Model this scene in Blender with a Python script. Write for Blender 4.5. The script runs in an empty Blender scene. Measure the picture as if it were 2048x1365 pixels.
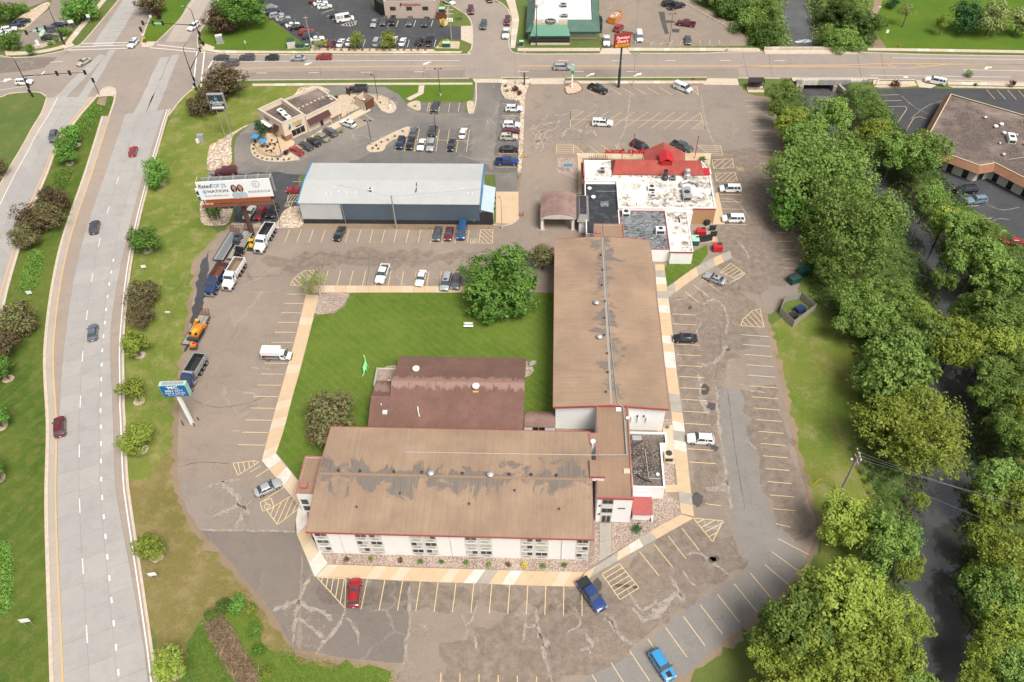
import bpy, bmesh, math, random
import numpy as np
from mathutils import Vector, Matrix
random.seed(7); rng = np.random.default_rng(7)
S = bpy.context.scene
C = S.collection
PITCH, ROLL, YAW, FPX, CAMH = 0.820214367, -0.03377782, -0.0666434163, 1622.39358, 117.0
_cp, _sp, _cy, _sy = math.cos(PITCH), math.sin(PITCH), math.cos(YAW), math.sin(YAW)
_fw = Vector((_sy*_cp, _cy*_cp, -_sp)); _rt = Vector((_cy, -_sy, 0)); _up = _rt.cross(_fw)
_cr, _sr = math.cos(ROLL), math.sin(ROLL)
CA = _cr*_rt + _sr*_up; CB = -_sr*_rt + _cr*_up; CF = _fw
cam = bpy.data.cameras.new('camera'); camo = bpy.data.objects.new('camera', cam); C.objects.link(camo)
cam.sensor_width = 36; cam.lens = 36*FPX/2048; cam.clip_end = 5000; cam.clip_start = .5
camo.matrix_world = Matrix(((CA.x, CB.x, -CF.x, 0), (CA.y, CB.y, -CF.y, 0), (CA.z, CB.z, -CF.z, CAMH), (0, 0, 0, 1)))
S.camera = camo
SUN_EL, SUN_AZ = 58, 142          # azimuth from north, clockwise
w = bpy.data.worlds.new('World'); S.world = w; w.use_nodes = True
nt = w.node_tree; nt.nodes.clear()
sky = nt.nodes.new('ShaderNodeTexSky'); sky.sky_type = 'NISHITA'; sky.sun_disc = False
sky.sun_elevation = math.radians(SUN_EL); sky.sun_rotation = math.radians(SUN_AZ)
sky.air_density = 1.0; sky.dust_density = 5.0; sky.ozone_density = 1.0
hs = nt.nodes.new('ShaderNodeHueSaturation'); hs.inputs['Saturation'].default_value = .22
bg = nt.nodes.new('ShaderNodeBackground'); bg.inputs['Strength'].default_value = .092
wo = nt.nodes.new('ShaderNodeOutputWorld')
nt.links.new(sky.outputs[0], hs.inputs['Color']); nt.links.new(hs.outputs[0], bg.inputs[0]); nt.links.new(bg.outputs[0], wo.inputs[0])
sl = bpy.data.lights.new('sun', 'SUN'); sl.energy = 2.5; sl.angle = math.radians(26); sl.color = (1, .95, .87)
so = bpy.data.objects.new('sun', sl); C.objects.link(so)
_d = Vector((math.sin(math.radians(SUN_AZ))*math.cos(math.radians(SUN_EL)), math.cos(math.radians(SUN_AZ))*math.cos(math.radians(SUN_EL)), math.sin(math.radians(SUN_EL))))
so.rotation_euler = _d.to_track_quat('Z', 'Y').to_euler(); so.location = (0, 0, 200)
S.view_settings.view_transform = 'Standard'; S.view_settings.look = 'None'
S.view_settings.exposure = .6; S.view_settings.gamma = 1
S.cycles.max_bounces = 5; S.cycles.diffuse_bounces = 3; S.cycles.glossy_bounces = 2; S.cycles.transmission_bounces = 2
S.cycles.caustics_reflective = False; S.cycles.caustics_refractive = False
S.cycles.use_denoising = True
def P(x, y, z=0.0):
 """a point of the place: the photo's pixel (2048 wide) cast onto the level plane at height z"""
 d = (x-1024)*CA - (y-682.5)*CB + FPX*CF
 t = (z-CAMH)/d.z
 return Vector((d.x*t, d.y*t, z))
def G(pts, z=0.0): return [P(a, b, z) for a, b in pts]
def mpp(x, y, z=0.0):
 v = P(x, y, z) - Vector((0, 0, CAMH)); return v.dot(CF)/FPX   # metres per photo pixel there
ORG = {}
def org(o): return ORG.get(o.name, Vector((0, 0, 0))) if o else Vector((0, 0, 0))
def tag(o, label=None, cat=None, group=None, kind=None):
 if label: o['label'] = label
 if cat: o['category'] = cat
 if group: o['group'] = group
 if kind: o['kind'] = kind
 return o
def thing(name, label, cat, loc=(0, 0, 0), rz=0, group=None, keep=True):
 o = bpy.data.objects.new(name, None); C.objects.link(o); o.empty_display_size = .3
 o.location = loc; o.rotation_euler = (0, 0, rz)
 ORG[o.name] = Vector(loc) if keep else Vector((0, 0, 0))
 return tag(o, label, cat, group)
def link(name, me, parent=None, mats=None):
 o = bpy.data.objects.new(name, me); C.objects.link(o)
 if parent is not None:
  o.parent = parent; ORG[o.name] = org(parent)
 if mats:
  for i, m in enumerate(mats):
   if m and i < len(o.material_slots):
    o.material_slots[i].link = 'OBJECT'; o.material_slots[i].material = m
 return o
class MB:
 def __init__(s): s.v = []; s.f = []; s.m = []; s.cur = 0
 def add(s, vs, fs, m=None):
  b = len(s.v); s.v += [tuple(v) for v in vs]
  for f in fs: s.f.append(tuple(i+b for i in f)); s.m.append(s.cur if m is None else m)
  return s
 def box(s, x0, x1, y0, y1, z0, z1, m=None):
  return s.add([(x0,y0,z0),(x1,y0,z0),(x1,y1,z0),(x0,y1,z0),(x0,y0,z1),(x1,y0,z1),(x1,y1,z1),(x0,y1,z1)],
                     [(0,3,2,1),(4,5,6,7),(0,1,5,4),(1,2,6,5),(2,3,7,6),(3,0,4,7)], m)
 def obox(s, c, sx, sy, sz, rz=0, m=None):
  """box standing on c (centre of its base), turned by rz"""
  cr, sr = math.cos(rz), math.sin(rz); vs = []
  for z in (0, sz):
   for a, b in ((-1,-1),(1,-1),(1,1),(-1,1)):
    x, y = a*sx/2, b*sy/2; vs.append((c[0]+x*cr-y*sr, c[1]+x*sr+y*cr, c[2]+z))
  return s.add(vs, [(0,3,2,1),(4,5,6,7),(0,1,5,4),(1,2,6,5),(2,3,7,6),(3,0,4,7)], m)
 def prism(s, pts, z0, z1, m=None, cap=True):
  n = len(pts); pts = [(p[0], p[1]) for p in pts]
  a = sum(pts[i][0]*pts[(i+1)%n][1]-pts[(i+1)%n][0]*pts[i][1] for i in range(n))
  if a < 0: pts = pts[::-1]
  vs = [(x, y, z0) for x, y in pts]+[(x, y, z1) for x, y in pts]
  fs = [(i, (i+1)%n, n+(i+1)%n, n+i) for i in range(n)]
  if cap: fs += [tuple(range(n, 2*n)), tuple(range(n-1, -1, -1))]
  return s.add(vs, fs, m)
 def quad(s, a, b, c, d, m=None): return s.add([a, b, c, d], [(0,1,2,3)], m)
 def slab(s, pts, t, m=None):
  """planar polygon given a thickness t downwards along its normal"""
  pts = [Vector(p) for p in pts]; n = (pts[1]-pts[0]).cross(pts[2]-pts[0]).normalized()
  if n.z < 0: pts = pts[::-1]; n = -n
  k = len(pts); vs = pts+[p-n*t for p in pts]
  return s.add(vs, [tuple(range(k)), tuple(range(2*k-1, k-1, -1))]+[(i, k+i, k+(i+1)%k, (i+1)%k) for i in range(k)], m)
 def tube(s, p0, p1, r0, r1=None, n=8, m=None, cap=True):
  r1 = r0 if r1 is None else r1; p0, p1 = Vector(p0), Vector(p1); d = (p1-p0).normalized()
  u = d.orthogonal().normalized(); v = d.cross(u)
  vs = []
  for p, r in ((p0, r0), (p1, r1)):
   for i in range(n):
    a = 2*math.pi*i/n; vs.append(p+u*math.cos(a)*r+v*math.sin(a)*r)
  fs = [(i, (i+1)%n, n+(i+1)%n, n+i) for i in range(n)]
  if cap: fs += [tuple(range(n-1,-1,-1)), tuple(range(n, 2*n))]
  return s.add(vs, fs, m)
 def path(s, pts, rs, n=6, m=None):
  for i in range(len(pts)-1):
   s.tube(pts[i], pts[i+1], rs[i], rs[i+1], n, m, cap=(i in (0, len(pts)-2)))
  return s
 def lathe(s, c, prof, n=12, m=None):
  vs = []; k = len(prof)
  for i in range(n):
   a = 2*math.pi*i/n
   for r, z in prof: vs.append((c[0]+r*math.cos(a), c[1]+r*math.sin(a), c[2]+z))
  fs = [(i*k+j, ((i+1)%n)*k+j, ((i+1)%n)*k+j+1, i*k+j+1) for i in range(n) for j in range(k-1)]
  return s.add(vs, fs, m)
 def loft(s, rings, m=None, cap=True):
  n = len(rings[0]); vs = [p for r in rings for p in r]; fs = []
  for k in range(len(rings)-1):
   for i in range(n):
    fs.append((k*n+i, k*n+(i+1)%n, (k+1)*n+(i+1)%n, (k+1)*n+i))
  if cap: fs += [tuple(range(n-1,-1,-1)), tuple(range((len(rings)-1)*n, len(rings)*n))]
  return s.add(vs, fs, m)
 def mesh(s, name, mats, off=(0,0,0), smooth=None):
  me = bpy.data.meshes.new(name)
  ox, oy, oz = off
  me.from_pydata([(x-ox, y-oy, z-oz) for x, y, z in s.v], [], s.f)
  for m in (mats if isinstance(mats, (list, tuple)) else [mats]): me.materials.append(m)
  if any(s.m): me.polygons.foreach_set('material_index', s.m)
  if smooth is not None:
   me.polygons.foreach_set('use_smooth', [True]*len(me.polygons)); me.set_sharp_from_angle(angle=math.radians(smooth))
  me.update(); return me
 def build(s, name, mats, parent=None, smooth=None):
  return link(name, s.mesh(name, mats, org(parent), smooth), parent)
def rawmesh(name, V, F, mats, lv=None, smooth=False):
 """big meshes straight from arrays: V (n,3), F (m,k)"""
 me = bpy.data.meshes.new(name); V = np.asarray(V, np.float32); F = np.asarray(F, np.int32); k = F.shape[1]
 me.vertices.add(len(V)); me.vertices.foreach_set('co', V.ravel())
 me.loops.add(F.size); me.loops.foreach_set('vertex_index', F.ravel())
 me.polygons.add(len(F)); me.polygons.foreach_set('loop_start', np.arange(0, F.size, k, dtype=np.int32))
 me.update(calc_edges=True)
 if smooth: me.polygons.foreach_set('use_smooth', [True]*len(F))
 if lv is not None:
  a = me.attributes.new('lv', 'FLOAT', 'FACE'); a.data.foreach_set('value', np.asarray(lv, np.float32))
 for m in (mats if isinstance(mats, (list, tuple)) else [mats]): me.materials.append(m)
 return me
def crv(pts, k=6, closed=False):
 """Catmull-Rom through the points"""
 pts = [Vector(p) for p in pts]; n = len(pts); out = []
 for i in range(n if closed else n-1):
  if closed: a, b, c, d = pts[(i-1) % n], pts[i], pts[(i+1) % n], pts[(i+2) % n]
  else: a, b, c, d = pts[max(i-1, 0)], pts[i], pts[i+1], pts[min(i+2, n-1)]
  for j in range(k):
   t = j/k
   out.append(.5*((2*b)+(c-a)*t+(2*a-5*b+4*c-d)*t*t+(3*b-a-3*c+d)*t**3))
 if not closed: out.append(pts[-1])
 return out
def offs(line, d):
 out = []
 for i, p in enumerate(line):
  a = line[max(i-1, 0)]; b = line[min(i+1, len(line)-1)]; t = (b-a); t.z = 0; t.normalize()
  out.append(p+Vector((t.y, -t.x, 0))*d)      # + is to the right of travel
 return out
def resample(line, step):
 out = [line[0].copy()]; acc = 0.0
 for a, b in zip(line, line[1:]):
  L = (b-a).length
  while L > 1e-9 and acc+L >= step:
   t = (step-acc)/L; a = a.lerp(b, t); out.append(a.copy()); L = (b-a).length; acc = 0
  acc += L
 out.append(line[-1].copy()); return out
def jag(pts, step=1.2, amp=.12):
 """closed outline with the uneven edge of worn asphalt"""
 r = random.Random(len(pts)); out = []
 for a, b in zip(pts, pts[1:]+pts[:1]):
  n = max(1, int((b-a).length/step)); t = (b-a).normalized() if (b-a).length else Vector((1, 0, 0)); nn = Vector((t.y, -t.x, 0))
  for i in range(n): out.append(a.lerp(b, i/n)+nn*r.gauss(0, amp)*(1 if i else .3))
 return out
def sheet(name, pts, z, m, parent=None, kind='structure', label=None):
 mb = MB(); pts = [(p[0], p[1]) for p in pts]; n = len(pts)
 if sum(pts[i][0]*pts[(i+1)%n][1]-pts[(i+1)%n][0]*pts[i][1] for i in range(n)) < 0: pts = pts[::-1]
 mb.add([(x, y, z) for x, y in pts], [tuple(range(n))])
 o = mb.build(name, m, parent)
 if parent is None: tag(o, label, kind=kind)
 return o
def strip(name, left, right, z, m, parent=None):
 n = len(left); mb = MB()
 mb.add([(p.x, p.y, z) for p in left]+[(p.x, p.y, z) for p in right], [(n+i, n+i+1, i+1, i) for i in range(n-1)])
 o = mb.build(name, m, parent)
 if parent is None: tag(o, kind='structure')
 return o
def kerb(line, wd=.35, h=.13, m=None, parent=None, name='kerb', z0=0):
 a, b = offs(line, -wd/2), offs(line, wd/2); mb = MB()
 rings = [[(p.x, p.y, z0), (q.x, q.y, z0), (q.x, q.y, z0+h), (p.x, p.y, z0+h)] for p, q in zip(a, b)]
 mb.loft(rings)
 o = mb.build(name, m or M['kerb'], parent)
 if parent is None: tag(o, kind='structure')
 return o
def stripe(name, a, b, wd, z, m, parent):
 a, b = Vector(a), Vector(b); t = (b-a).normalized(); n = Vector((t.y, -t.x, 0))*wd/2
 return sheet(name, [a-n, b-n, b+n, a+n], z, m, parent)
M = {}
def nodes(name):
 m = bpy.data.materials.new(name); m.use_nodes = True; t = m.node_tree; return m, t, t.nodes['Principled BSDF']
def N(t, typ, **kw):
 n = t.nodes.new(typ)
 for k, v in kw.items():
  if k.startswith('i_'): n.inputs[k[2:].replace('_', ' ')].default_value = v
  else: setattr(n, k, v)
 return n
def noise(t, vec, scale, detail=4, rough=.6, dist=0):
 n = N(t, 'ShaderNodeTexNoise'); n.inputs['Scale'].default_value = scale; n.inputs['Detail'].default_value = detail
 n.inputs['Roughness'].default_value = rough; n.inputs['Distortion'].default_value = dist
 if vec: t.links.new(vec, n.inputs['Vector'])
 return n.outputs['Fac']
def ramp(t, fac, lo, hi):
 n = N(t, 'ShaderNodeMapRange'); n.inputs['From Min'].default_value = lo; n.inputs['From Max'].default_value = hi; n.clamp = True
 t.links.new(fac, n.inputs['Value']); return n.outputs['Result']
def mix(t, fac, a, b):
 n = N(t, 'ShaderNodeMix', data_type='RGBA')
 for s, v in ((0, fac), (6, a), (7, b)):
  if isinstance(v, (int, float)): n.inputs[s].default_value = v
  elif isinstance(v, tuple): n.inputs[s].default_value = (*v[:3], 1)
  else: t.links.new(v, n.inputs[s])
 return n.outputs[2]
def mth(t, op, a, b=None, clamp=False):
 n = N(t, 'ShaderNodeMath', operation=op); n.use_clamp = clamp
 for i, v in enumerate((a, b)):
  if v is None: continue
  if isinstance(v, (int, float)): n.inputs[i].default_value = v
  else: t.links.new(v, n.inputs[i])
 return n.outputs[0]
def coords(t, scale=(1, 1, 1), rot=0):
 c = N(t, 'ShaderNodeTexCoord'); mp = N(t, 'ShaderNodeMapping'); mp.inputs['Scale'].default_value = scale; mp.inputs['Rotation'].default_value = (0, 0, rot)
 t.links.new(c.outputs['Object'], mp.inputs['Vector']); return mp.outputs['Vector']
def bump(t, b, h, strength=.3, dist=.05):
 n = N(t, 'ShaderNodeBump'); n.inputs['Strength'].default_value = strength; n.inputs['Distance'].default_value = dist
 t.links.new(h, n.inputs['Height']); t.links.new(n.outputs[0], b.inputs['Normal'])
def plain(name, c, rough=.6, metal=0, coat=0, var=.12, scale=3, spec=.5, c2=None):
 m, t, b = nodes(name)
 c2 = c2 or tuple(x*(1-2*var) for x in c)
 f = noise(t, coords(t), scale, 5)
 t.links.new(mix(t, ramp(t, f, .3, .75), c, c2), b.inputs['Base Color'])
 b.inputs['Roughness'].default_value = rough; b.inputs['Metallic'].default_value = metal
 b.inputs['Coat Weight'].default_value = coat; b.inputs['Coat Roughness'].default_value = .06; b.inputs['Specular IOR Level'].default_value = spec
 M[name] = m; return m
def asphalt(name, c1, c2, spot=.25, crack=.5, cc=(.42, .38, .33), big=.05, fine=.35, oil=.35):
 m, t, b = nodes(name); v = coords(t)
 col = mix(t, ramp(t, noise(t, v, big, 4, .6), .35, .65), c1, c2)
 col = mix(t, mth(t, 'MULTIPLY', ramp(t, noise(t, v, .35, 6, .7), .48, .7), .5), col, tuple(x*.72 for x in c1))
 fn = noise(t, v, 4.0, 4, .85)
 col = mix(t, mth(t, 'MULTIPLY', ramp(t, fn, .45, .75), fine), col, tuple(min(1, x*1.75) for x in c1))
 fd = noise(t, v, 2.1, 5, .8)
 col = mix(t, mth(t, 'MULTIPLY', ramp(t, fd, .56, .78), spot), col, tuple(x*.5 for x in c1))
 col = mix(t, mth(t, 'MULTIPLY', ramp(t, noise(t, v, .16, 5, .65, .6), .6, .74), oil), col, tuple(x*.45 for x in c2))
 if crack > 0:
  wv = N(t, 'ShaderNodeVectorMath', operation='ADD'); nz = N(t, 'ShaderNodeTexNoise'); nz.inputs['Scale'].default_value = .5; nz.inputs['Detail'].default_value = 5
  t.links.new(v, nz.inputs['Vector']); sc = N(t, 'ShaderNodeVectorMath', operation='SCALE'); sc.inputs['Scale'].default_value = 2.2
  t.links.new(nz.outputs['Color'], sc.inputs[0]); t.links.new(v, wv.inputs[0]); t.links.new(sc.outputs[0], wv.inputs[1])
  vo = N(t, 'ShaderNodeTexVoronoi', feature='DISTANCE_TO_EDGE'); vo.inputs['Scale'].default_value = .11
  t.links.new(wv.outputs[0], vo.inputs['Vector'])
  ln = ramp(t, vo.outputs['Distance'], .022, .0)
  mk = ramp(t, noise(t, v, .07, 3), .5, .62)
  col = mix(t, mth(t, 'MULTIPLY', mth(t, 'MULTIPLY', ln, mk), crack), col, cc)
  pt = mth(t, 'MULTIPLY', ramp(t, noise(t, v, .22, 6, .7, .8), .61, .68), ramp(t, noise(t, v, .04, 2), .5, .6))
  col = mix(t, mth(t, 'MULTIPLY', pt, crack*.8), col, cc)
  vo2 = N(t, 'ShaderNodeTexVoronoi', feature='DISTANCE_TO_EDGE'); vo2.inputs['Scale'].default_value = .19
  t.links.new(wv.outputs[0], vo2.inputs['Vector'])
  col = mix(t, mth(t, 'MULTIPLY', mth(t, 'MULTIPLY', ramp(t, vo2.outputs['Distance'], .012, .0), ramp(t, noise(t, v, .05, 2), .42, .5)), .3), col, tuple(x*.45 for x in c1))
 t.links.new(col, b.inputs['Base Color']); b.inputs['Roughness'].default_value = .92; b.inputs['Specular IOR Level'].default_value = .25
 bump(t, b, fn, .25, .02)
 M[name] = m; return m
def grass(name, a, b_, c, big=.06, mid=.5, dry=.3, stripes=None, fine=5.0):
 """a, b_: two greens; c: dry straw"""
 m, t, b = nodes(name); v = coords(t)
 col = mix(t, ramp(t, noise(t, v, big, 4, .65), .38, .62), a, b_)
 if stripes:
  wv = N(t, 'ShaderNodeTexWave', wave_type='BANDS'); wv.inputs['Scale'].default_value = stripes[1]; wv.inputs['Distortion'].default_value = 2.5
  wv.inputs['Detail'].default_value = 2; wv.inputs['Detail Scale'].default_value = .6
  t.links.new(coords(t, rot=stripes[0]), wv.inputs['Vector'])
  col = mix(t, mth(t, 'MULTIPLY', ramp(t, wv.outputs['Fac'], .75, 1), .17), col, tuple(min(1, x*1.5) for x in b_))
 col = mix(t, mth(t, 'MULTIPLY', ramp(t, noise(t, v, mid, 6, .75), .48, .72), dry), col, c)
 f = noise(t, v, fine, 3, .8)
 col = mix(t, mth(t, 'MULTIPLY', ramp(t, f, .45, .7), .55), col, tuple(x*.45 for x in a))
 f2 = noise(t, v, fine*.45, 4, .8)
 col = mix(t, mth(t, 'MULTIPLY', ramp(t, f2, .55, .75), .4), col, tuple(min(1, x*1.7) for x in b_))
 t.links.new(col, b.inputs['Base Color']); b.inputs['Roughness'].default_value = .95; b.inputs['Specular IOR Level'].default_value = .1
 bump(t, b, f, .8, .12)
 M[name] = m; return m
def stones(name, cols, scale=2.2, gap=(.06, .05, .045), mixn=.3):
 m, t, b = nodes(name); v = coords(t)
 vo = N(t, 'ShaderNodeTexVoronoi'); vo.inputs['Scale'].default_value = scale; t.links.new(v, vo.inputs['Vector'])
 sp = N(t, 'ShaderNodeSeparateColor'); t.links.new(vo.outputs['Color'], sp.inputs[0])
 cr = N(t, 'ShaderNodeValToRGB'); cr.color_ramp.interpolation = 'CONSTANT'
 while len(cr.color_ramp.elements) < len(cols): cr.color_ramp.elements.new(.5)
 for i, (e, c) in enumerate(zip(cr.color_ramp.elements, cols)): e.position = i/len(cols); e.color = (*c, 1)
 t.links.new(sp.outputs[0], cr.inputs[0])
 col = mix(t, ramp(t, vo.outputs['Distance'], .38, .62), cr.outputs[0], gap)
 col = mix(t, mth(t, 'MULTIPLY', ramp(t, noise(t, v, .35, 4), .4, .7), mixn), col, tuple(x*.7 for x in cols[0]))
 col = mix(t, mth(t, 'MULTIPLY', ramp(t, noise(t, v, .11, 5, .7), .45, .7), mixn*.7), col, tuple(min(1, x*1.55) for x in cols[1]))
 t.links.new(col, b.inputs['Base Color']); b.inputs['Roughness'].default_value = .85
 inv = mth(t, 'SUBTRACT', 1.0, vo.outputs['Distance']); bump(t, b, inv, .8, .1)
 M[name] = m; return m
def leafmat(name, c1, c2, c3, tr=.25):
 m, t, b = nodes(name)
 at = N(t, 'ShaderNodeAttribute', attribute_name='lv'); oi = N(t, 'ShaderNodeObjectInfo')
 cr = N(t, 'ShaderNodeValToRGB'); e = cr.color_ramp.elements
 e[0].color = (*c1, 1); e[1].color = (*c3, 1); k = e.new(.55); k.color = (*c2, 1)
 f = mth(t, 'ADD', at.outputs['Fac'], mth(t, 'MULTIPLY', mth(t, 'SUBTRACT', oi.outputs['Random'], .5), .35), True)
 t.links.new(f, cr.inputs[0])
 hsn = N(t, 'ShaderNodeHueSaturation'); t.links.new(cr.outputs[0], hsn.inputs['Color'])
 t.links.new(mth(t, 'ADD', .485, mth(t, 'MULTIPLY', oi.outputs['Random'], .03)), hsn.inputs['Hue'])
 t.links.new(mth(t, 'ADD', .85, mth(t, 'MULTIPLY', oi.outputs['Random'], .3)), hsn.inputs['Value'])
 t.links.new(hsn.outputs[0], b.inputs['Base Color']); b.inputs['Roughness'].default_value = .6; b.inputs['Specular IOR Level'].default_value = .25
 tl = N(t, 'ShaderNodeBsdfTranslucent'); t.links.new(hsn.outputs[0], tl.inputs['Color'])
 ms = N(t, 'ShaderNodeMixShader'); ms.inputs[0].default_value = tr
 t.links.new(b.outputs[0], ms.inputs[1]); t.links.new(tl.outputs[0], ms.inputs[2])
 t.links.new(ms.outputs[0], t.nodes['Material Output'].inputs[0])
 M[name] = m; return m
asphalt('asphalt_hotel', (.265, .21, .168), (.21, .172, .142), crack=.3, oil=.45)
asphalt('asphalt_grey', (.19, .158, .134), (.155, .132, .115), crack=.3)
asphalt('asphalt_pale', (.245, .203, .17), (.205, .173, .148), crack=.15)
asphalt('asphalt_coffee', (.215, .19, .165), (.12, .115, .112), crack=.4, big=.045)
asphalt('asphalt_lane', (.225, .205, .187), (.195, .178, .163), crack=.1, oil=.15)
asphalt('asphalt_dark', (.12, .112, .105), (.16, .148, .138), crack=.4)
asphalt('asphalt_black', (.052, .054, .06), (.075, .076, .08), crack=.35, cc=(.13, .13, .13), fine=.3)
asphalt('asphalt_tar', (.07, .064, .06), (.095, .086, .08), crack=0, fine=.2)
asphalt('asphalt_road', (.29, .24, .202), (.25, .215, .188), crack=.12, oil=.25)
asphalt('asphalt_shoulder', (.31, .25, .205), (.27, .225, .19), crack=0, oil=.15)
asphalt('concrete_road', (.345, .326, .307), (.30, .284, .27), crack=.0, spot=.12, fine=.2, oil=.18)
asphalt('concrete_worn', (.40, .34, .285), (.35, .30, .26), crack=.0, spot=.15, fine=.2, oil=.2)
asphalt('crack_pale', (.40, .345, .29), (.34, .29, .245), crack=0, oil=0, spot=.5, fine=.6)
def ragged(name, lo, hi, mx=1.0):
 m = M[name]; t = m.node_tree; b = t.nodes['Principled BSDF']; tr = N(t, 'ShaderNodeBsdfTransparent'); ms = N(t, 'ShaderNodeMixShader')
 t.links.new(mth(t, 'MULTIPLY', ramp(t, noise(t, coords(t), .8, 6, .75), lo, hi), mx), ms.inputs[0]); t.links.new(tr.outputs[0], ms.inputs[1]); t.links.new(b.outputs[0], ms.inputs[2]); t.links.new(ms.outputs[0], t.nodes['Material Output'].inputs[0])
ragged('crack_pale', .28, .56, .8)
asphalt('pale_wear', (.36, .30, .245), (.30, .25, .205), crack=0, oil=0, spot=.5, fine=.5); ragged('pale_wear', .46, .62, .6)
asphalt('brown_wear', (.19, .145, .112), (.155, .12, .094), crack=0, oil=.3, spot=.4); ragged('brown_wear', .36, .74, .45)
asphalt('joint_dark', (.10, .09, .08), (.13, .115, .10), crack=0, oil=0)
plain('walk_tan', (.54, .395, .25), .9, c2=(.47, .345, .225), scale=.5)
plain('walk_tan_pale', (.57, .46, .335), .9, c2=(.49, .385, .275), scale=.5)
plain('walk_grey', (.36, .325, .275), .9, c2=(.28, .255, .22), scale=.7)
plain('walk_white', (.62, .575, .51), .9, c2=(.48, .43, .37), scale=.8)
plain('walk_city', (.54, .455, .365), .9, c2=(.45, .37, .29), scale=.7)
plain('kerb', (.56, .47, .37), .9, c2=(.42, .34, .27), scale=1.2)
plain('kerb_grey', (.45, .42, .38), .9, c2=(.36, .33, .29), scale=1.2)
def paintline(name, c, wear):
 m, t, b = nodes(name); v = coords(t)
 f = mth(t, 'MULTIPLY', ramp(t, noise(t, v, 2.3, 6, .75), .5, .72), wear)
 t.links.new(mix(t, f, c, (.3, .25, .2)), b.inputs['Base Color']); b.inputs['Roughness'].default_value = .85; M[name] = m
paintline('paint_yellow', (.64, .48, .26), .8); paintline('paint_white', (.72, .70, .67), .35); paintline('paint_orange', (.72, .40, .10), .4)
paintline('paint_faded', (.58, .42, .22), .85)
grass('grass_lawn', (.085, .14, .02), (.12, .175, .028), (.19, .19, .055), dry=.55, stripes=(math.radians(-48), .2))
grass('grass_median', (.06, .11, .017), (.115, .15, .028), (.23, .19, .07), dry=.6, stripes=(math.radians(24), .1))
grass('grass_verge', (.12, .17, .028), (.185, .21, .045), (.36, .29, .14), dry=.75, mid=.28)
grass('grass_dry', (.17, .15, .045), (.23, .18, .075), (.38, .29, .16), dry=.65, mid=.3)
grass('grass_bank', (.11, .165, .026), (.18, .2, .042), (.34, .26, .14), dry=.65, mid=.22)
grass('grass_park', (.075, .15, .018), (.11, .17, .022), (.17, .16, .04), dry=.25)
asphalt('dirt', (.21, .15, .10), (.27, .20, .135), crack=0, oil=.2, fine=.3)
stones('rock_pale', [(.55, .43, .32), (.64, .52, .40), (.47, .36, .26), (.60, .45, .33), (.68, .58, .47)], 1.7, gap=(.30,.22,.16))
stones('rock_small', [(.42, .31, .25), (.46, .36, .29), (.34, .26, .22), (.43, .32, .24), (.52, .44, .38), (.37, .32, .29)], 4.5, gap=(.22, .16, .13))
stones('mulch_gravel', [(.60, .47, .35), (.54, .41, .29), (.65, .54, .42)], 3.6, gap=(.40,.30,.21))
RIV = [(1560,-140,9),(1585,-40,9.5),(1592,20,9.5),(1602,80,8.5),(1630,150,10),(1640,195,10),(1662,250,9),(1722,340,8),(1802,430,7.5),(1852,500,8),(1900,600,8),(1905,720,9),(1900,850,9.5),(1888,1000,9),(1868,1100,9),(1862,1200,9),(1898,1300,10),(1925,1420,10),(1960,1560,10)]
riv = [P(x, y, -2.5) for x, y, _ in RIV]; rivw = [r[2]*.43 for r in RIV]
rl = crv(riv, 8); rw = np.interp(np.linspace(0, len(RIV)-1, len(rl)), range(len(RIV)), rivw)
RA = np.array([(p.x, p.y) for p in rl])
def river_d(X, Y):
 """distance beyond the water's edge for arrays of points"""
 best = np.full(X.shape, 1e9)
 for i in range(len(RA)):
  best = np.minimum(best, np.hypot(X-RA[i, 0], Y-RA[i, 1])-rw[i])
 return best
gx = np.unique(np.concatenate([[-1500, -800, -400], np.arange(-260, 36, 12), np.arange(36, 170, 1.6), np.arange(172, 260, 12), [400, 800, 1500]]))
gy = np.unique(np.concatenate([[-1200, -600, -250, -100, -40, 0], np.arange(16, 330, 1.7), [345, 380, 450, 700, 1200, 2500]]))
XX, YY = np.meshgrid(gx, gy)
D = river_d(XX, YY)
u = np.clip((D+1.2)/5.2, 0, 1); ZZ = -3.6*(1-u*u*(3-2*u))
rough = np.sin(XX*1.3+YY*.7)*np.cos(YY*1.1-XX*.4)*.12*(1-np.abs(2*u-1))
ZZ = ZZ+rough
nx, ny = len(gx), len(gy)
idx = np.arange(nx*ny).reshape(ny, nx)
Fg = np.stack([idx[:-1, :-1], idx[:-1, 1:], idx[1:, 1:], idx[1:, :-1]], -1).reshape(-1, 4)
def ground_mat():
 m, t, b = nodes('ground_grass'); v = coords(t)
 g = mix(t, ramp(t, noise(t, v, .05, 4), .38, .62), (.075, .125, .02), (.12, .15, .03))
 g = mix(t, mth(t, 'MULTIPLY', ramp(t, noise(t, v, .3, 6, .75), .5, .7), .4), g, (.24, .19, .08))
 f = noise(t, v, 5, 3, .8); g = mix(t, mth(t, 'MULTIPLY', ramp(t, f, .45, .7), .5), g, (.04, .06, .012))
 sx = N(t, 'ShaderNodeSeparateXYZ'); t.links.new(N(t, 'ShaderNodeTexCoord').outputs['Object'], sx.inputs[0])
 bank = ramp(t, sx.outputs['Z'], -.1, -.7)
 soil = mix(t, ramp(t, noise(t, v, .8, 5), .4, .65), (.075, .055, .035), (.05, .07, .018))
 t.links.new(mix(t, bank, g, soil), b.inputs['Base Color']); b.inputs['Roughness'].default_value = .95
 bump(t, b, f, .7, .12); M['ground_grass'] = m
ground_mat()
o = link('ground', rawmesh('ground', np.stack([XX, YY, ZZ], -1).reshape(-1, 3), Fg, M['ground_grass'], smooth=True)); tag(o, kind='structure')
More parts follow.
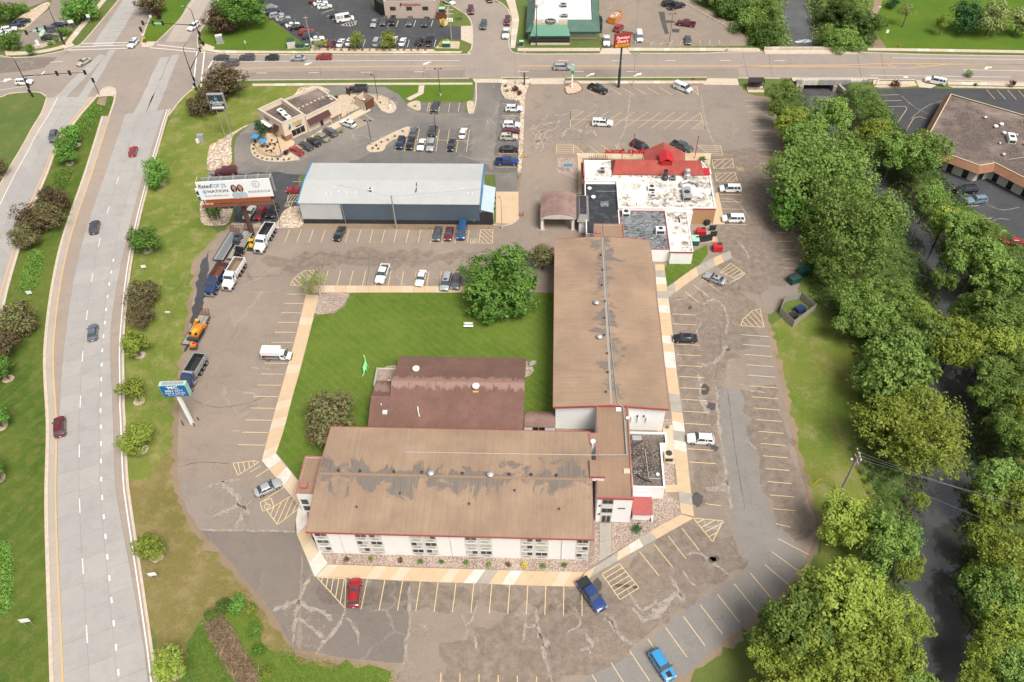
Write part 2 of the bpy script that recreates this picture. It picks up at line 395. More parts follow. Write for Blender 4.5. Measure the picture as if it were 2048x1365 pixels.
def water_mat():
 m, t, b = nodes('river_water'); v = coords(t)
 f = noise(t, v, 1.3, 4, .6)
 t.links.new(mix(t, ramp(t, noise(t, v, .16, 5, .65), .38, .62), (.065, .065, .063), (.10, .10, .098)), b.inputs['Base Color'])
 b.inputs['Roughness'].default_value = .04; b.inputs['IOR'].default_value = 1.5; b.inputs['Specular IOR Level'].default_value = 1.0
 bump(t, b, f, .1, .04); M['water'] = m
water_mat()
A_ = [Vector((p.x, p.y, 0)) for p in rl]
lw = [p+(q-p).normalized()*(w_+2.2) for p, q, w_ in zip(A_, offs(A_, -1), rw)]; rw2 = [p+(q-p).normalized()*(w_+2.2) for p, q, w_ in zip(A_, offs(A_, 1), rw)]
strip('river', rw2, lw, -2.55, M['water'])
plain('foam', (.75, .76, .76), .5, scale=6, c2=(.45, .46, .45))
wb = MB(); c0, c1 = P(1590, 82, -2.5), P(1622, 82, -2.5)
for i in range(46):
 a = c0.lerp(c1, random.random()); wb.obox((a.x, a.y+random.uniform(-1.2, .6), -2.6), random.uniform(.3, 1.1), random.uniform(.12, .35), .1+random.random()*.12, random.uniform(-.4, .4))
o = wb.build('weir_foam', M['foam']); tag(o, 'white broken water spilling over a low weir beside the bridge', kind='stuff')
sheet('lawn', G([(700,587),(735,586),(1030,585),(1112,586),(1112,1000),(610,1000),(600,965),(552,905),(556,890),(630,625),(668,628),(690,612)]), .04, M['grass_lawn'])
MEDR = [(217,176),(232,181),(226,212),(200,267),(176,332),(160,391),(140,466),(121,528),(106,566),(97,603),(93,641),(91,682),(93,760),(95,850),(94,930),(93,1023),(96,1120),(97,1200),(100,1290),(104,1365),(112,1480)]
MEDL = [(205,178),(190,197),(150,242),(112,300),(97,340),(75,391),(57,440),(40,491),(22,551),(7,611),(-12,690),(-30,790),(-45,900),(-60,1050),(-72,1200),(-80,1365),(-80,1480)]
sheet('median', [p for p in crv(G(MEDR), 4)]+[p for p in crv(G(MEDL), 4)][::-1], .012, M['grass_median'])
sheet('verge', G([(395,165),(520,168),(640,172),(600,190),(540,225),(500,248),(470,265),(430,290),(418,340),(405,400),(405,440),(440,470),(398,520),(385,600),(378,660),(370,720),(360,800),(352,900),(357,960),(340,1100),(320,1200),(300,1240),(286,1180),(272,1090),(263,1023),(252,930),(251,850),(251,760),(251,682),(258,590),(270,500),(296,373),(312,315),(325,275),(345,225),(352,210),(380,180)]), .012, M['grass_verge'])
sheet('dry_verge', jag(G([(352,900),(357,955),(375,1020),(400,1060),(450,1110),(480,1150),(520,1190),(560,1250),(600,1300),(680,1318),(790,1330),(800,1430),(330,1430),(316,1365),(295,1250),(278,1130),(262,1023),(256,960),(300,960),(335,900)]), 2, .5), .016, M['grass_dry'])
sheet('river_lawn', jag(G([(1535,655),(1555,640),(1600,620),(1700,660),(1740,760),(1720,900),(1760,1000),(1740,1090),(1640,1150),(1640,1060),(1620,1000),(1595,920),(1570,820),(1555,730)]), 2, .5), .014, M['grass_bank'])
sheet('park_lawn', G([(1735,-150),(1760,20),(1745,60),(1760,95),(1800,98),(2100,103),(2250,103),(2250,-150)]), .012, M['grass_park'])
sheet('corner_lawn', G([(400,92),(412,60),(425,35),(440,0),(450,-60),(520,-60),(500,15),(560,55),(600,85),(640,98),(500,100),(430,98)]), .012, M['grass_park'])
sheet('restaurant_lawn', G([(1332,530),(1414,490),(1416,508),(1395,535),(1334,574),(1325,550)]), .04, M['grass_lawn'])
LOT = [(398,520),(385,600),(378,660),(370,720),(360,800),(355,900),(357,960),(375,1020),(400,1060),(450,1110),(480,1150),(520,1190),(560,1250),(600,1300),(680,1318),(790,1330),(796,1365),(790,1450),(1340,1450),(1345,1365),(1420,1305),(1500,1240),(1570,1180),(1612,1120),(1632,1070),(1630,1040),(1615,1000),(1595,920),(1570,820),(1555,730),(1535,660),(1525,625),(1522,604),(1560,560),(1592,545),(1603,500),(1600,470),(1590,400),(1570,330),(1552,260),(1545,220),(1530,197),(1490,190),(1478,171),(1062,169),(1050,200),(1045,330),(1037,385),(1035,440),(1028,447),(992,450),(985,462),(560,456),(470,452),(440,470)]
sheet('dirt_fringe', jag([p for p in offs(G(LOT)+G(LOT[:1]), 1.0)][:-1], 1.0, .35), .018, M['dirt'])
lot = sheet('parking_lot', jag(G(LOT), 1.0, .1), .022, M['asphalt_hotel'])
LZ = .026
sheet('asphalt_patch', jag(G([(1432,772),(1485,782),(1500,860),(1520,960),(1545,1040),(1590,1090),(1612,1118),(1565,1182),(1492,1248),(1422,1304),(1347,1366),(1330,1450),(1110,1450),(1180,1350),(1250,1315),(1310,1275),(1390,1205),(1480,1150),(1500,1125),(1480,1095),(1465,1040),(1450,930),(1440,850)]), 1, .12), LZ, M['asphalt_lane'], lot)
sheet('asphalt_patch', jag(G([(400,1062),(590,1064),(603,1080),(600,1180),(592,1310),(560,1250),(520,1190),(480,1150),(450,1110)]), 1, .08), LZ, M['asphalt_grey'], lot)
sheet('asphalt_patch', jag(G([(606,1085),(625,1152),(735,1158),(820,1164),(820,1210),(808,1328),(690,1317),(602,1300)]), 1, .05), LZ, M['asphalt_grey'], lot)
sheet('asphalt_patch', jag(G([(1478,652),(1532,656),(1545,760),(1492,772),(1486,715)]), 1, .1), LZ, M['asphalt_pale'], lot)
sheet('asphalt_patch', jag(G([(1085,172),(1480,176),(1500,196),(1532,200),(1540,260),(1555,300),(1430,300),(1260,285),(1120,280),(1090,230)]), 1.2, .1), LZ, M['asphalt_pale'], lot)
sheet('asphalt_patch', jag(G([(357,965),(420,955),(500,968),(520,1000),(590,1062),(400,1058),(372,1018)]), 1, .1), LZ, M['asphalt_pale'], lot)
sheet('asphalt_patch', jag(G([(404,520),(418,500),(415,560),(405,620),(395,690),(380,700),(380,660),(388,600)]), 1, .2), LZ, M['asphalt_black'], lot)
sheet('asphalt_patch', jag(G([(1520,602),(1560,562),(1590,548),(1600,570),(1590,590),(1540,630),(1526,624)]), 1, .2), LZ, M['asphalt_pale'], lot)
clot = sheet('coffee_lot', G([(415,345),(470,330),(468,300),(472,278),(488,258),(515,240),(560,208),(612,184),(650,175),(700,171),(770,175),(798,190),(812,207),(838,226),(935,226),(946,200),(950,164),(1004,164),(1003,196),(1025,200),(1042,230),(1040,330),(1034,348),(1035,384),(992,384),(990,350),(600,350),(598,444),(548,448),(500,447),(455,395),(420,362)]), .023, M['asphalt_coffee'])
sheet('asphalt_patch', jag(G([(602,350),(590,440),(545,446),(470,446),(465,390),(430,365),(418,348),(560,345)]), 1.5, .2), LZ+.003, M['asphalt_black'], clot)
sheet('asphalt_patch', jag(G([(700,322),(760,300),(835,275),(945,250),(940,320),(975,330),(990,345),(700,345)]), 1.5, .3), LZ+.003, M['asphalt_dark'], clot)
sheet('asphalt_patch', jag(G([(1000,200),(1040,204),(1036,345),(985,345)]), 1.5, .2), LZ+.004, M['asphalt_dark'], clot)
sheet('asphalt_patch', jag(G([(840,206),(932,206),(928,226),(838,226)]), 1.5, .1), LZ+.003, M['asphalt_dark'], clot)
olot = sheet('office_lot', G([(500,-60),(513,14),(524,22),(562,54),(602,84),(642,98),(866,99),(885,79),(922,80),(923,53),(895,53),(893,40),(870,38),(770,36),(745,12),(735,-60)]), .022, M['asphalt_black'])
flot = sheet('corner_lot', G([(30,95),(48,62),(72,38),(100,18),(115,-60),(215,-60),(190,0),(160,40),(136,68),(112,86)]), .022, M['asphalt_pale'])
flot2 = sheet('corner_lot', G([(-200,-60),(100,-60),(95,2),(40,22),(10,10),(-60,30)]), .023, M['asphalt_pale'])
plot_ = sheet('diner_lot', jag(G([(1196,-80),(1200,60),(1203,95),(1240,96),(1486,92),(1504,86),(1490,70),(1455,45),(1415,20),(1375,0),(1350,-80)]), 1.5, .15), .022, M['asphalt_hotel'])
mlot = sheet('clinic_lot', G([(1752,179),(1862,176),(1880,178),(2120,180),(2240,600),(2060,490),(2035,475),(1970,432),(1900,392),(1868,350),(1820,302),(1790,250),(1768,205)]), .022, M['asphalt_black'])
for q in ([(1340,600),(1400,575),(1470,560),(1530,640),(1480,700),(1440,770),(1440,1000),(1400,1015),(1380,900)], [(1190,1180),(1280,1105),(1380,1045),(1470,1070),(1500,1125),(1390,1205),(1250,1315),(1180,1350),(1060,1400),(900,1400),(880,1290),(1000,1240)], [(640,1162),(1160,1178),(1160,1222),(640,1208)], [(1380,320),(1440,300),(1545,300),(1590,420),(1600,540),(1520,600),(1440,540),(1420,420)], [(1480,780),(1550,770),(1612,1000),(1632,1060),(1590,1085),(1545,1040),(1510,900)], [(520,520),(700,500),(980,505),(900,530),(700,530),(560,550)]):
 sheet('brown_wear', jag(G(q), 1.6, .8), .0275, M['brown_wear'], lot)
for q in ([(1392,735),(1440,715),(1448,780),(1432,800),(1428,900),(1400,850)], [(1400,1030),(1455,1030),(1475,1095),(1430,1085)], [(1245,1205),(1330,1180),(1372,1200),(1325,1250),(1265,1250)], [(1060,240),(1118,232),(1112,300),(1062,308)], [(440,965),(508,1000),(480,1060),(420,1050)], [(560,1210),(625,1215),(660,1250),(640,1300),(590,1290)], [(1170,1250),(1240,1240),(1250,1290),(1190,1310)], [(1120,255),(1170,255),(1165,280),(1125,282)], [(1405,590),(1460,580),(1475,650),(1420,660)], [(1410,960),(1460,950),(1470,1010),(1415,1000)]):
 sheet('pale_wear', jag(G(q), 1.0, .5), .0285, M['pale_wear'], lot)
for q in ([(1317,24),(1329,24),(1331,41),(1349,42),(1350,46),(1332,47),(1338,68),(1330,69),(1322,45)], [(1344,58),(1359,59),(1358,66),(1344,65)], [(1242,62),(1266,65),(1267,70),(1245,69)], [(1205,88),(1234,91),(1234,95),(1206,96)]):
 sheet('tar_repair', G(q), .029, M['asphalt_tar'], plot_)
def blob(cx, cy, rx, ry, seed=0):
 r = random.Random(seed); return G([(cx+rx*math.cos(a)*(.75+.5*r.random()), cy+ry*math.sin(a)*(.75+.5*r.random())) for a in [i*math.pi/6 for i in range(12)]])
for i, q in enumerate([(1410,781,8,11),(1423,813,9,8),(1429,897,8,7),(1395,1000,12,14),(1456,700,5,3),(1194,1170,9,13),(1270,1175,5,3),(1424,1120,9,7),(1380,616,5,4),(1430,1118,10,6),(1245,1172,14,4)]):
 sheet('tar_repair', blob(*q, seed=i), .031, M['asphalt_tar'], lot)
def crackline(px, wd, parent, m='crack_pale', seed=0, z=.030):
 r = random.Random(seed+int(px[0][0])); line = resample(crv([P(a, b) for a, b in px], 5), .6); n = len(line)
 L, R = [], []
 for i, (p, q) in enumerate(zip(line, offs(line, 1))):
  d = (q-p).normalized() if (q-p).length else Vector((1, 0, 0)); k = wd*(.25+1.1*r.random()**1.6)*min(1, (i+.4)/2, (n-i-.6)/2)
  k2 = wd*(.25+1.1*r.random()**1.6)*min(1, (i+.4)/2, (n-i-.6)/2)
  L.append(p-d*k); R.append(p+d*k2)
 return strip('asphalt_crack', R, L, z, M[m], parent)
CR = [([(622,1150),(606,1180),(594,1215),(588,1270),(584,1290)],.35),([(545,1222),(575,1210),(592,1205),(615,1216),(640,1222),(665,1243)],.55),([(592,1232),(615,1252),(640,1270),(650,1280)],.35),([(690,1217),(683,1240),(668,1262),(645,1290),(632,1308)],.4),([(690,1235),(708,1252),(716,1275),(717,1290)],.3),([(820,1172),(818,1215),(820,1250),(813,1285),(808,1330)],.35),
 ([(921,1228),(930,1245),(936,1252),(932,1275),(922,1280)],.3),([(938,1252),(950,1222),(955,1200)],.2),([(936,1252),(948,1275),(952,1300)],.3),([(837,1250),(845,1248),(853,1260)],.4),
 ([(1049,1228),(1051,1258),(1045,1285)],.25),([(1072,1215),(1075,1250),(1088,1300),(1104,1365)],.35),([(1051,1256),(1075,1250)],.25),([(1076,1265),(1090,1285),(1100,1290)],.6),([(1150,1215),(1160,1250),(1140,1262),(1132,1275)],.2),([(1170,1265),(1185,1295),(1160,1300)],.4),([(1180,1290),(1182,1330)],.2),([(1210,1225),(1230,1260),(1248,1280),(1275,1290)],.35),([(1255,1180),(1272,1210),(1285,1222),(1312,1205),(1313,1197)],.3),([(1205,1240),(1225,1235),(1230,1260)],.6),([(1265,1215),(1290,1240),(1320,1220),(1350,1190),(1372,1205)],.7),([(1340,1150),(1352,1172),(1365,1195)],.35),([(1365,1140),(1375,1160),(1392,1172)],.3),([(1372,1110),(1398,1107),(1430,1130),(1460,1150)],.3),
 ([(395,985),(440,965),(480,960)],.35),([(440,962),(470,990),(485,1015),(505,1000)],.55),([(425,1035),(455,1020),(480,1012),(500,1030)],.5),([(400,1060),(500,1062),(590,1064)],.2),([(485,1020),(478,1045),(470,1060)],.4),
 ([(1392,727),(1410,730),(1432,725),(1448,705),(1450,690)],.6),([(1395,745),(1400,770),(1405,800),(1420,830)],.6),([(1432,772),(1438,850),(1450,930),(1462,1020)],.35),([(1380,900),(1400,890),(1430,893)],.3),([(1410,975),(1440,980),(1455,960)],.8),([(1400,1040),(1420,1048),(1450,1045)],.8),([(1485,780),(1535,786)],.25),([(1490,880),(1515,900)],.3),
 ([(1405,610),(1425,600),(1445,610),(1455,640),(1452,670)],.35),([(1450,570),(1470,560),(1490,545)],.4),([(1340,600),(1370,598),(1385,585)],.25),([(1395,575),(1420,540),(1440,520)],.3),([(1405,640),(1395,660),(1392,690)],.25),
 ([(1068,240),(1090,238),(1100,225),(1120,232),(1140,225)],.35),([(1062,268),(1085,262),(1110,258),(1118,240)],.6),([(1064,285),(1090,280),(1105,270)],.6),([(1075,300),(1080,270),(1090,262)],.5),([(1060,262),(1072,250),(1100,252)],.5),([(1125,275),(1130,262),(1150,258),(1165,265)],.6),([(1066,250),(1095,247),(1115,245)],.4),([(1082,308),(1086,290),(1092,262)],.4),([(1072,250),(1072,300)],.4),([(1225,320),(1238,285),(1252,250),(1260,190)],.3),([(1170,270),(1185,262),(1196,278)],.35),([(1402,190),(1408,230),(1420,270),(1438,310)],.25),
 ([(1424,398),(1470,402),(1500,440)],.3),([(1472,480),(1490,500),(1498,520)],.3),([(1075,395),(1110,392)],.3),([(1060,455),(1110,465)],.25),
 ([(500,735),(545,740)],.25),([(475,785),(515,790),(505,800)],.35),([(460,865),(475,862),(500,866)],.25),([(545,665),(575,663)],.2)]
for i, (px, wd) in enumerate(CR): crackline(px, wd*1.05, lot, seed=i)
for i, (px, wd) in enumerate([([(485,555),(560,552),(610,548),(650,535)],.09),([(640,505),(720,518),(800,515)],.12),([(735,500),(738,540),(728,590)],.08),([(650,520),(640,545),(635,520)],.1),([(385,800),(430,815),(490,808),(540,790)],.08),([(357,935),(400,925),(460,928)],.1),([(1400,580),(1420,620),(1450,640)],.07),([(1430,760),(1440,700),(1440,650)],.07),([(1160,300),(1170,250),(1200,230)],.06),([(1090,1260),(1105,1320)],.12),([(1455,780),(1470,900),(1490,1020)],.08),([(1300,330),(1308,300)],.1)]):
 crackline(px, wd, lot, 'joint_dark', i, .029)
for i, (px, wd) in enumerate([([(690,300),(720,290),(790,265),(830,255)],.2),([(970,305),(990,312),(1002,330)],.15),([(968,303),(985,292),(995,288)],.15),([(690,270),(718,283)],.2),([(972,265),(975,240),(978,258)],.15)]):
 crackline(px, wd, clot, seed=i, z=.032)
for i, (px, wd) in enumerate([([(1200,40),(1250,20),(1270,5)],.2),([(1215,5),(1225,12),(1215,20)],.3),([(1290,80),(1310,88),(1340,84)],.4),([(1380,60),(1400,70),(1415,62)],.3)]):
 crackline(px, wd, plot_, seed=i, z=.032)
for i, (px, wd) in enumerate([([(1800,190),(1830,215),(1860,230)],.15),([(1820,240),(1850,215),(1890,200)],.15),([(1960,400),(2000,420),(2040,415)],.15),([(1950,470),(1990,440),(2020,440)],.12)]):
 crackline(px, wd, mlot, 'asphalt_pale', i, .031)
def line_px(a, b, parent, m='paint_yellow', wd=.12, z=.034, name='bay_line'):
 return stripe(name, P(*a), P(*b), wd, z, M[m], parent)
def row(a0, a1, b0, b1, n, parent=None, m='paint_yellow', wd=.12, skip=()):
 A0, A1, B0, B1 = P(*a0), P(*a1), P(*b0), P(*b1)
 for i in range(n):
  if i in skip: continue
  t = i/(n-1); stripe('bay_line', A0.lerp(B0, t), A1.lerp(B1, t), wd, .034, M[m], parent or lot)
def hatch(poly, n, direction, parent=None, m='paint_yellow', wd=.12):
 """outlined polygon with n stripes parallel to direction (pixel vector), clipped"""
 pts = G(poly); parent = parent or lot
 for a, b in zip(pts, pts[1:]+pts[:1]): stripe('hatch_line', a, b, wd, .034, M[m], parent)
 c = sum(pts, Vector())/len(pts); d = (P(poly[0][0]+direction[0], poly[0][1]+direction[1])-P(*poly[0])); d.z = 0; d.normalize(); nn = Vector((-d.y, d.x, 0))
 ks = [(p-c).dot(nn) for p in pts]; lo, hi = min(ks), max(ks)
 for i in range(1, n+1):
  k = lo+(hi-lo)*i/(n+1); xs = []
  for a, b in zip(pts, pts[1:]+pts[:1]):
   ka, kb = (a-c).dot(nn)-k, (b-c).dot(nn)-k
   if ka*kb < 0: xs.append(a.lerp(b, ka/(ka-kb)))
  if len(xs) >= 2:
   xs.sort(key=lambda p: p.dot(d)); stripe('hatch_line', xs[0], xs[-1], wd, .038, M[m], parent)
row((734.5,1159.5),(722,1219.5),(1164,1174),(1164,1233),13)
row((882,1346),(880,1412),(1073,1354),(1075,1420),6)
row((1184,1350),(1222,1412),(1501,1147),(1548,1203),10)
for a, b in (((1544,1104),(1602,1147)),((1556,1078),(1618,1110)),((1552,1048),(1581,1055)),((1530,1130),(1580,1172))): line_px(a, b, lot)
row((1482,670),(1538,674),(1545,1018),(1591,1022),16)
row((1344,628.5),(1391.5,631),(1378,924.5),(1431.5,928),14); line_px((1411,1008),(1442,1012), lot)
row((1279,1104),(1318,1152),(1364,1057),(1399,1102),4)
hatch([(1204,1149),(1239,1128),(1278,1176),(1240,1200)], 5, (35,-21)); hatch([(1387,1037),(1446,1042),(1425,1084)], 4, (35,-18))
row((1369,583),(1399,607),(1405,558.5),(1438,583.5),3); hatch([(1440,545),(1462,527),(1490,548),(1474,560)], 4, (25,-15))
row((579.5,459.5),(569.5,485),(938,460),(934.5,487),16); hatch([(961,460),(986,460),(985,487),(958,487)], 5, (22,20))
row((656.5,541),(648,571),(908.5,544),(905.5,575),11); hatch([(580,571),(586,560),(598,549),(612,542),(628,540),(625,550),(600,572)], 6, (14,15))
row((574,589),(612,589),(476,890),(529.5,891),15)
hatch([(466,927),(510,922),(518,925),(476,951)], 4, (4,20)); row((512,954.5),(538,938),(519.5,1007),(568,974.5),2)
hatch([(534,1022),(583,992),(601,1015),(555,1050)], 5, (-10,22)); line_px((500,945),(522,932), lot)
hatch([(634,1155),(690,1217),(692,1158)], 5, (-8,40))
hatch([(1482,652),(1485,640),(1505,622),(1520,618),(1528,655)], 5, (22,25))
line_px((858,206),(854,224), clot); row((860.7,206),(858,224),(919.5,206),(916.5,224),4, clot)
row((832,280),(828,304),(794,280),(790,303),3, clot)
row((839,258),(831,303),(939,260),(933,305),6, clot); line_px((790,279),(936,282), clot)
row((1005,208),(1040,209),(993,335),(1032,335),11, clot, m='paint_orange')
hatch([(690,242),(709,233),(733,248),(711,258)], 5, (22,14), clot); row((729,229),(747,241),(674,249),(682,255),2, clot)
row((1170,177),(1193,191),(1344,175),(1369,190),8)
row((1191.5,223),(1144,254.5),(1401.5,225.7),(1355,258.7),9, m='paint_faded'); line_px((1141,240),(1406,242), lot, 'paint_faded'); line_px((1141,222),(1141,256), lot); line_px((1401,226),(1410,259), lot)
hatch([(1141,222),(1168,223),(1141,240)], 3, (20,0), m='paint_faded'); hatch([(1384,258),(1406,242),(1410,259)], 3, (20,0), m='paint_faded')
row((1174,290),(1198,307),(1256,289.5),(1280,307.5),4); hatch([(1113,289),(1147,290),(1168,307),(1113,307)], 4, (30,0)); line_px((1147,290),(1147,307), lot)
hatch([(1394,291),(1441,292),(1446,312),(1420,310)], 4, (30,1))
row((1489,201),(1525,201),(1569,537),(1604,537),24)
row((1440,389),(1481.5,390),(1451.5,449),(1494,450),5); hatch([(1424,320),(1465,318),(1468,336),(1428,338)], 4, (20,-16)); hatch([(1431,347),(1470,346),(1475,363),(1433,363)], 5, (20,-16))
line_px((1364,175),(1394,175), lot); hatch([(1379,174),(1394,174),(1397,191)], 3, (20,0))
hatch([(577,391),(601,389),(595,404),(574,404)], 4, (12,-14), clot); row((585,364),(604,364),(578,388),(604,388),2, clot); row((499,441),(489,455),(541,441),(531,455),3, clot)
row((530,28),(548,23),(638,88),(655,80),12, olot, 'paint_white'); row((623,15),(647,7),(664,40),(690,30),5, olot, 'paint_white'); hatch([(682,51),(700,53),(711,50),(713,42),(700,44)], 5, (4,9), olot, 'paint_white')
row((745,41),(741,54),(866,41),(862,54),8, olot, 'paint_white'); row((678,79),(673,95),(872,80),(868,95),12, olot, 'paint_white'); hatch([(521,18),(541,8),(556,14),(528,27)], 5, (14,-7), olot, 'paint_white')
row((60,20),(88,20),(24,67),(46,67),7, flot, 'paint_white'); row((120,35),(148,35),(100,78),(120,78),6, flot, 'paint_white')
row((1760,191),(1798,190),(1773,214),(1810,213),3, mlot); [line_px(a, b, mlot) for a, b in (((1810,213),(1814,218)),((1814,218),(1794,248)),((1828,236),(1807,270)),((1828,236),(1840,234)),((1840,234),(1853,238)))]
row((1973,180),(1990,199),(2058,182),(2075,200),5, mlot); row((1905,389),(1930,388),(1978,465),(2013,462),4, mlot)
row((1300,92),(1308,82),(1440,90),(1438,80),8, plot_, 'paint_faded')
def isa(c, s, rot, parent, m='paint_yellow'):
 """painted wheelchair symbol in its frame, size s metres"""
 mb = MB(); cr, sr = math.cos(rot), math.sin(rot)
 def T(x, y): return (c[0]+(x*cr-y*sr)*s, c[1]+(x*sr+y*cr)*s, .040)
 def seg(a, b, wd=.09):
  d = Vector((b[0]-a[0], b[1]-a[1])).normalized(); nn = Vector((-d.y, d.x))*wd/2
  mb.add([T(a[0]-nn.x, a[1]-nn.y), T(b[0]-nn.x, b[1]-nn.y), T(b[0]+nn.x, b[1]+nn.y), T(a[0]+nn.x, a[1]+nn.y)], [(0,1,2,3)])
 for a, b in (((-.5,-.5),(.5,-.5)),((.5,-.5),(.5,.5)),((.5,.5),(-.5,.5)),((-.5,.5),(-.5,-.5))): seg(a, b, .07)
 seg((-.05,.2),(-.05,-.05)); seg((-.05,-.05),(.18,-.05)); seg((.18,-.05),(.27,-.28)); seg((-.05,.08),(.14,.08)); seg((-.05,.26),(-.05,.34), .13)
 for i in range(9):
  a0, a1 = math.radians(110+i*25), math.radians(110+(i+1)*25); seg((-.04+.23*math.cos(a0), -.13+.23*math.sin(a0)), (-.04+.23*math.cos(a1), -.13+.23*math.sin(a1)), .07)
 mb.build('wheelchair_symbol', M[m], parent)
isa(P(947.5,483), 1.5, 0, lot); isa(P(534,1010), 1.9, math.radians(28), lot); isa(P(1480,338), 1.4, 0, lot); isa(P(577,410), 1.5, 0, clot)
ROWS = {-60:[292,297,302,322,342,362,384,388,392]}
HWY = {232:[-1.9,-1.0,0,4.2,7.9,11.6,14.7,15.2,16.0],341:[-1.7,-.9,0,3.5,7.1,10.7,13.1,14.1,14.9],500:[-1.7,-.9,0,3.0,6.8,10.6,12.9,14.1,14.9],682:[-1.6,-.8,0,2.3,6.0,9.5,11.0,12.9,13.7],850:[-1.5,-.8,0,.4,4.0,7.5,9.9,11.1,11.9],1023:[-1.5,-.8,0,.3,3.8,7.2,9.7,10.9,11.7],1365:[-1.5,-.8,0,.2,3.6,7.3,11.4,11.7,12.4]}
YEL = [(219,232),(185,341),(134,500),(107,682),(112,850),(111,1023),(125,1365)]
yl = [P(a, b) for a, b in YEL]; yl.append(yl[-1]+(yl[-1]-yl[-2]).normalized()*45); offn = [HWY[b] for a, b in YEL]+[HWY[1365]]
yc = crv(yl, 10); tt = np.linspace(0, len(yl)-1, len(yc)); OFF = np.array(offn)
def hline(k, extra=0.0):
 n = offs(yc, -1)          # + is to the east of the travel south
 return [p+(q-p).normalized()*(np.interp(t, range(len(yl)), OFF[:, k])+extra) for p, q, t in zip(yc, n, tt)]
HL = [hline(k) for k in range(9)]
hw = strip('highway', HL[8], HL[1], .018, M['asphalt_grey'])
def panels(La, Lb, step, m, parent, z, name, gap=.016):
 """slabs between two matching lines, cut every `step` metres"""
 acc = [0.0]
 for a, b in zip(La, La[1:]): acc.append(acc[-1]+(b-a).length)
 n = max(1, int(acc[-1]/step)); cut = [acc[-1]*i/n for i in range(n+1)]
 def at(L, s):
  i = min(max(int(np.searchsorted(acc, s))-1, 0), len(L)-2); t = (s-acc[i])/max(acc[i+1]-acc[i], 1e-6); return L[i].lerp(L[i+1], t)
 for i in range(n):
  ss = np.linspace(cut[i]+gap, cut[i+1]-gap, 4); mb = MB()
  l = [at(La, s) for s in ss]; r = [at(Lb, s) for s in ss]
  l = [p+(q-p).normalized()*gap for p, q in zip(l, r)]; r = [q+(p-q).normalized()*gap for p, q in zip(l, r)]
  zz = z+random.uniform(-.003, .003)
  mb.prism(l+r[::-1], z-.012, zz+.002)
  mb.build(name, random.choice(m) if isinstance(m, list) else m, parent)
asphalt('concrete_road_b', (.365, .345, .325), (.32, .302, .285), crack=0, spot=.15, fine=.2, oil=.2)
CM = [M['concrete_road'], M['concrete_road'], M['concrete_road_b']]
panels(HL[3], HL[4], 4.6, CM, hw, .034, 'concrete_slab'); panels(HL[4], HL[5], 4.6, CM, hw, .034, 'concrete_slab'); panels(HL[5], HL[6], 4.6, CM, hw, .034, 'concrete_slab')
strip('shoulder_strip', hline(6, .03), hline(7, .55), .034, M['asphalt_shoulder'], hw)
strip('shoulder_strip', HL[3], HL[2], .030, M['asphalt_shoulder'], hw); strip('gutter', HL[2], hline(0, .3), .034, M['concrete_worn'], hw); strip('gutter', HL[8], hline(7, .5), .036, M['concrete_worn'], hw)
strip('edge_line', hline(2, .16), HL[2], .040, M['paint_orange'], hw); strip('edge_line', hline(7, .2), HL[7], .040, M['paint_white'], hw)
def dashes(line, on, off, wd, m, parent, z=.042, start=0, name='lane_dash'):
 pts = resample(line, .5); n1, n2 = max(1, int(on/.5)), int((on+off)/.5)
 for i in range(int(start/.5), len(pts)-n1-1, n2):
  seg = pts[i:i+n1+1]; strip(name, offs(seg, wd/2), offs(seg, -wd/2), z, M[m], parent)
dashes(hline(4, .05), 3, 9, .13, 'paint_white', hw, start=30); dashes(hline(5, .25), 1.2, 3, .28, 'paint_white', hw, start=62)
kerb(hline(0, .1), .6, .13); kerb(HL[8], .4, .12)
wl = crv(G([(94,196),(84,225),(66,255),(44,295),(20,335),(0,372),(-20,410),(-60,500),(-100,620),(-140,800)]), 5); wr = crv(G([(193,194),(152,242),(113,300),(97,340),(76,391),(57,440),(40,491),(22,551),(7,611),(-30,790)]), 5)
wc = strip('highway', wl, wr, .018, M['asphalt_grey'])
def lerpL(a, b, t): return [p.lerp(q, t) for p, q in zip(a, b)]
panels(lerpL(wl, wr, .2), lerpL(wl, wr, .52), 4.6, CM, wc, .034, 'concrete_slab'); panels(lerpL(wl, wr, .52), lerpL(wl, wr, .88), 4.6, CM, wc, .034, 'concrete_slab')
strip('shoulder_strip', lerpL(wl, wr, .2), lerpL(wl, wr, 0), .030, M['concrete_worn'], wc); strip('shoulder_strip', lerpL(wl, wr, 1), lerpL(wl, wr, .88), .030, M['concrete_worn'], wc)
strip('edge_line', lerpL(wl, wr, .22), lerpL(wl, wr, .205), .042, M['paint_white'], wc); strip('edge_line', lerpL(wl, wr, .90), lerpL(wl, wr, .885), .042, M['paint_orange'], wc)
kerb(offs(wl, 0), .4, .12); kerb(offs(wr, 0), .6, .13)
kerb(crv(G([(193,194),(205,180),(216,175),(226,177),(231,183),(228,205),(219,232)]), 4), .5, .13)
sheet('median_nose', G([(193,195),(206,180),(217,175.5),(226,178),(230,184),(227,194),(222,193)]), .1, M['walk_city'])
sheet('planter_soil', G([(198,196),(214,194),(210,212),(192,210)]), .02, M['dirt'])
INT = [(125,103),(150,94),(165,86),(205,40),(238,0),(262,-60),(450,-60),(437,0),(416,40),(398,68),(395,86),(402,98),(420,107),(470,109)]
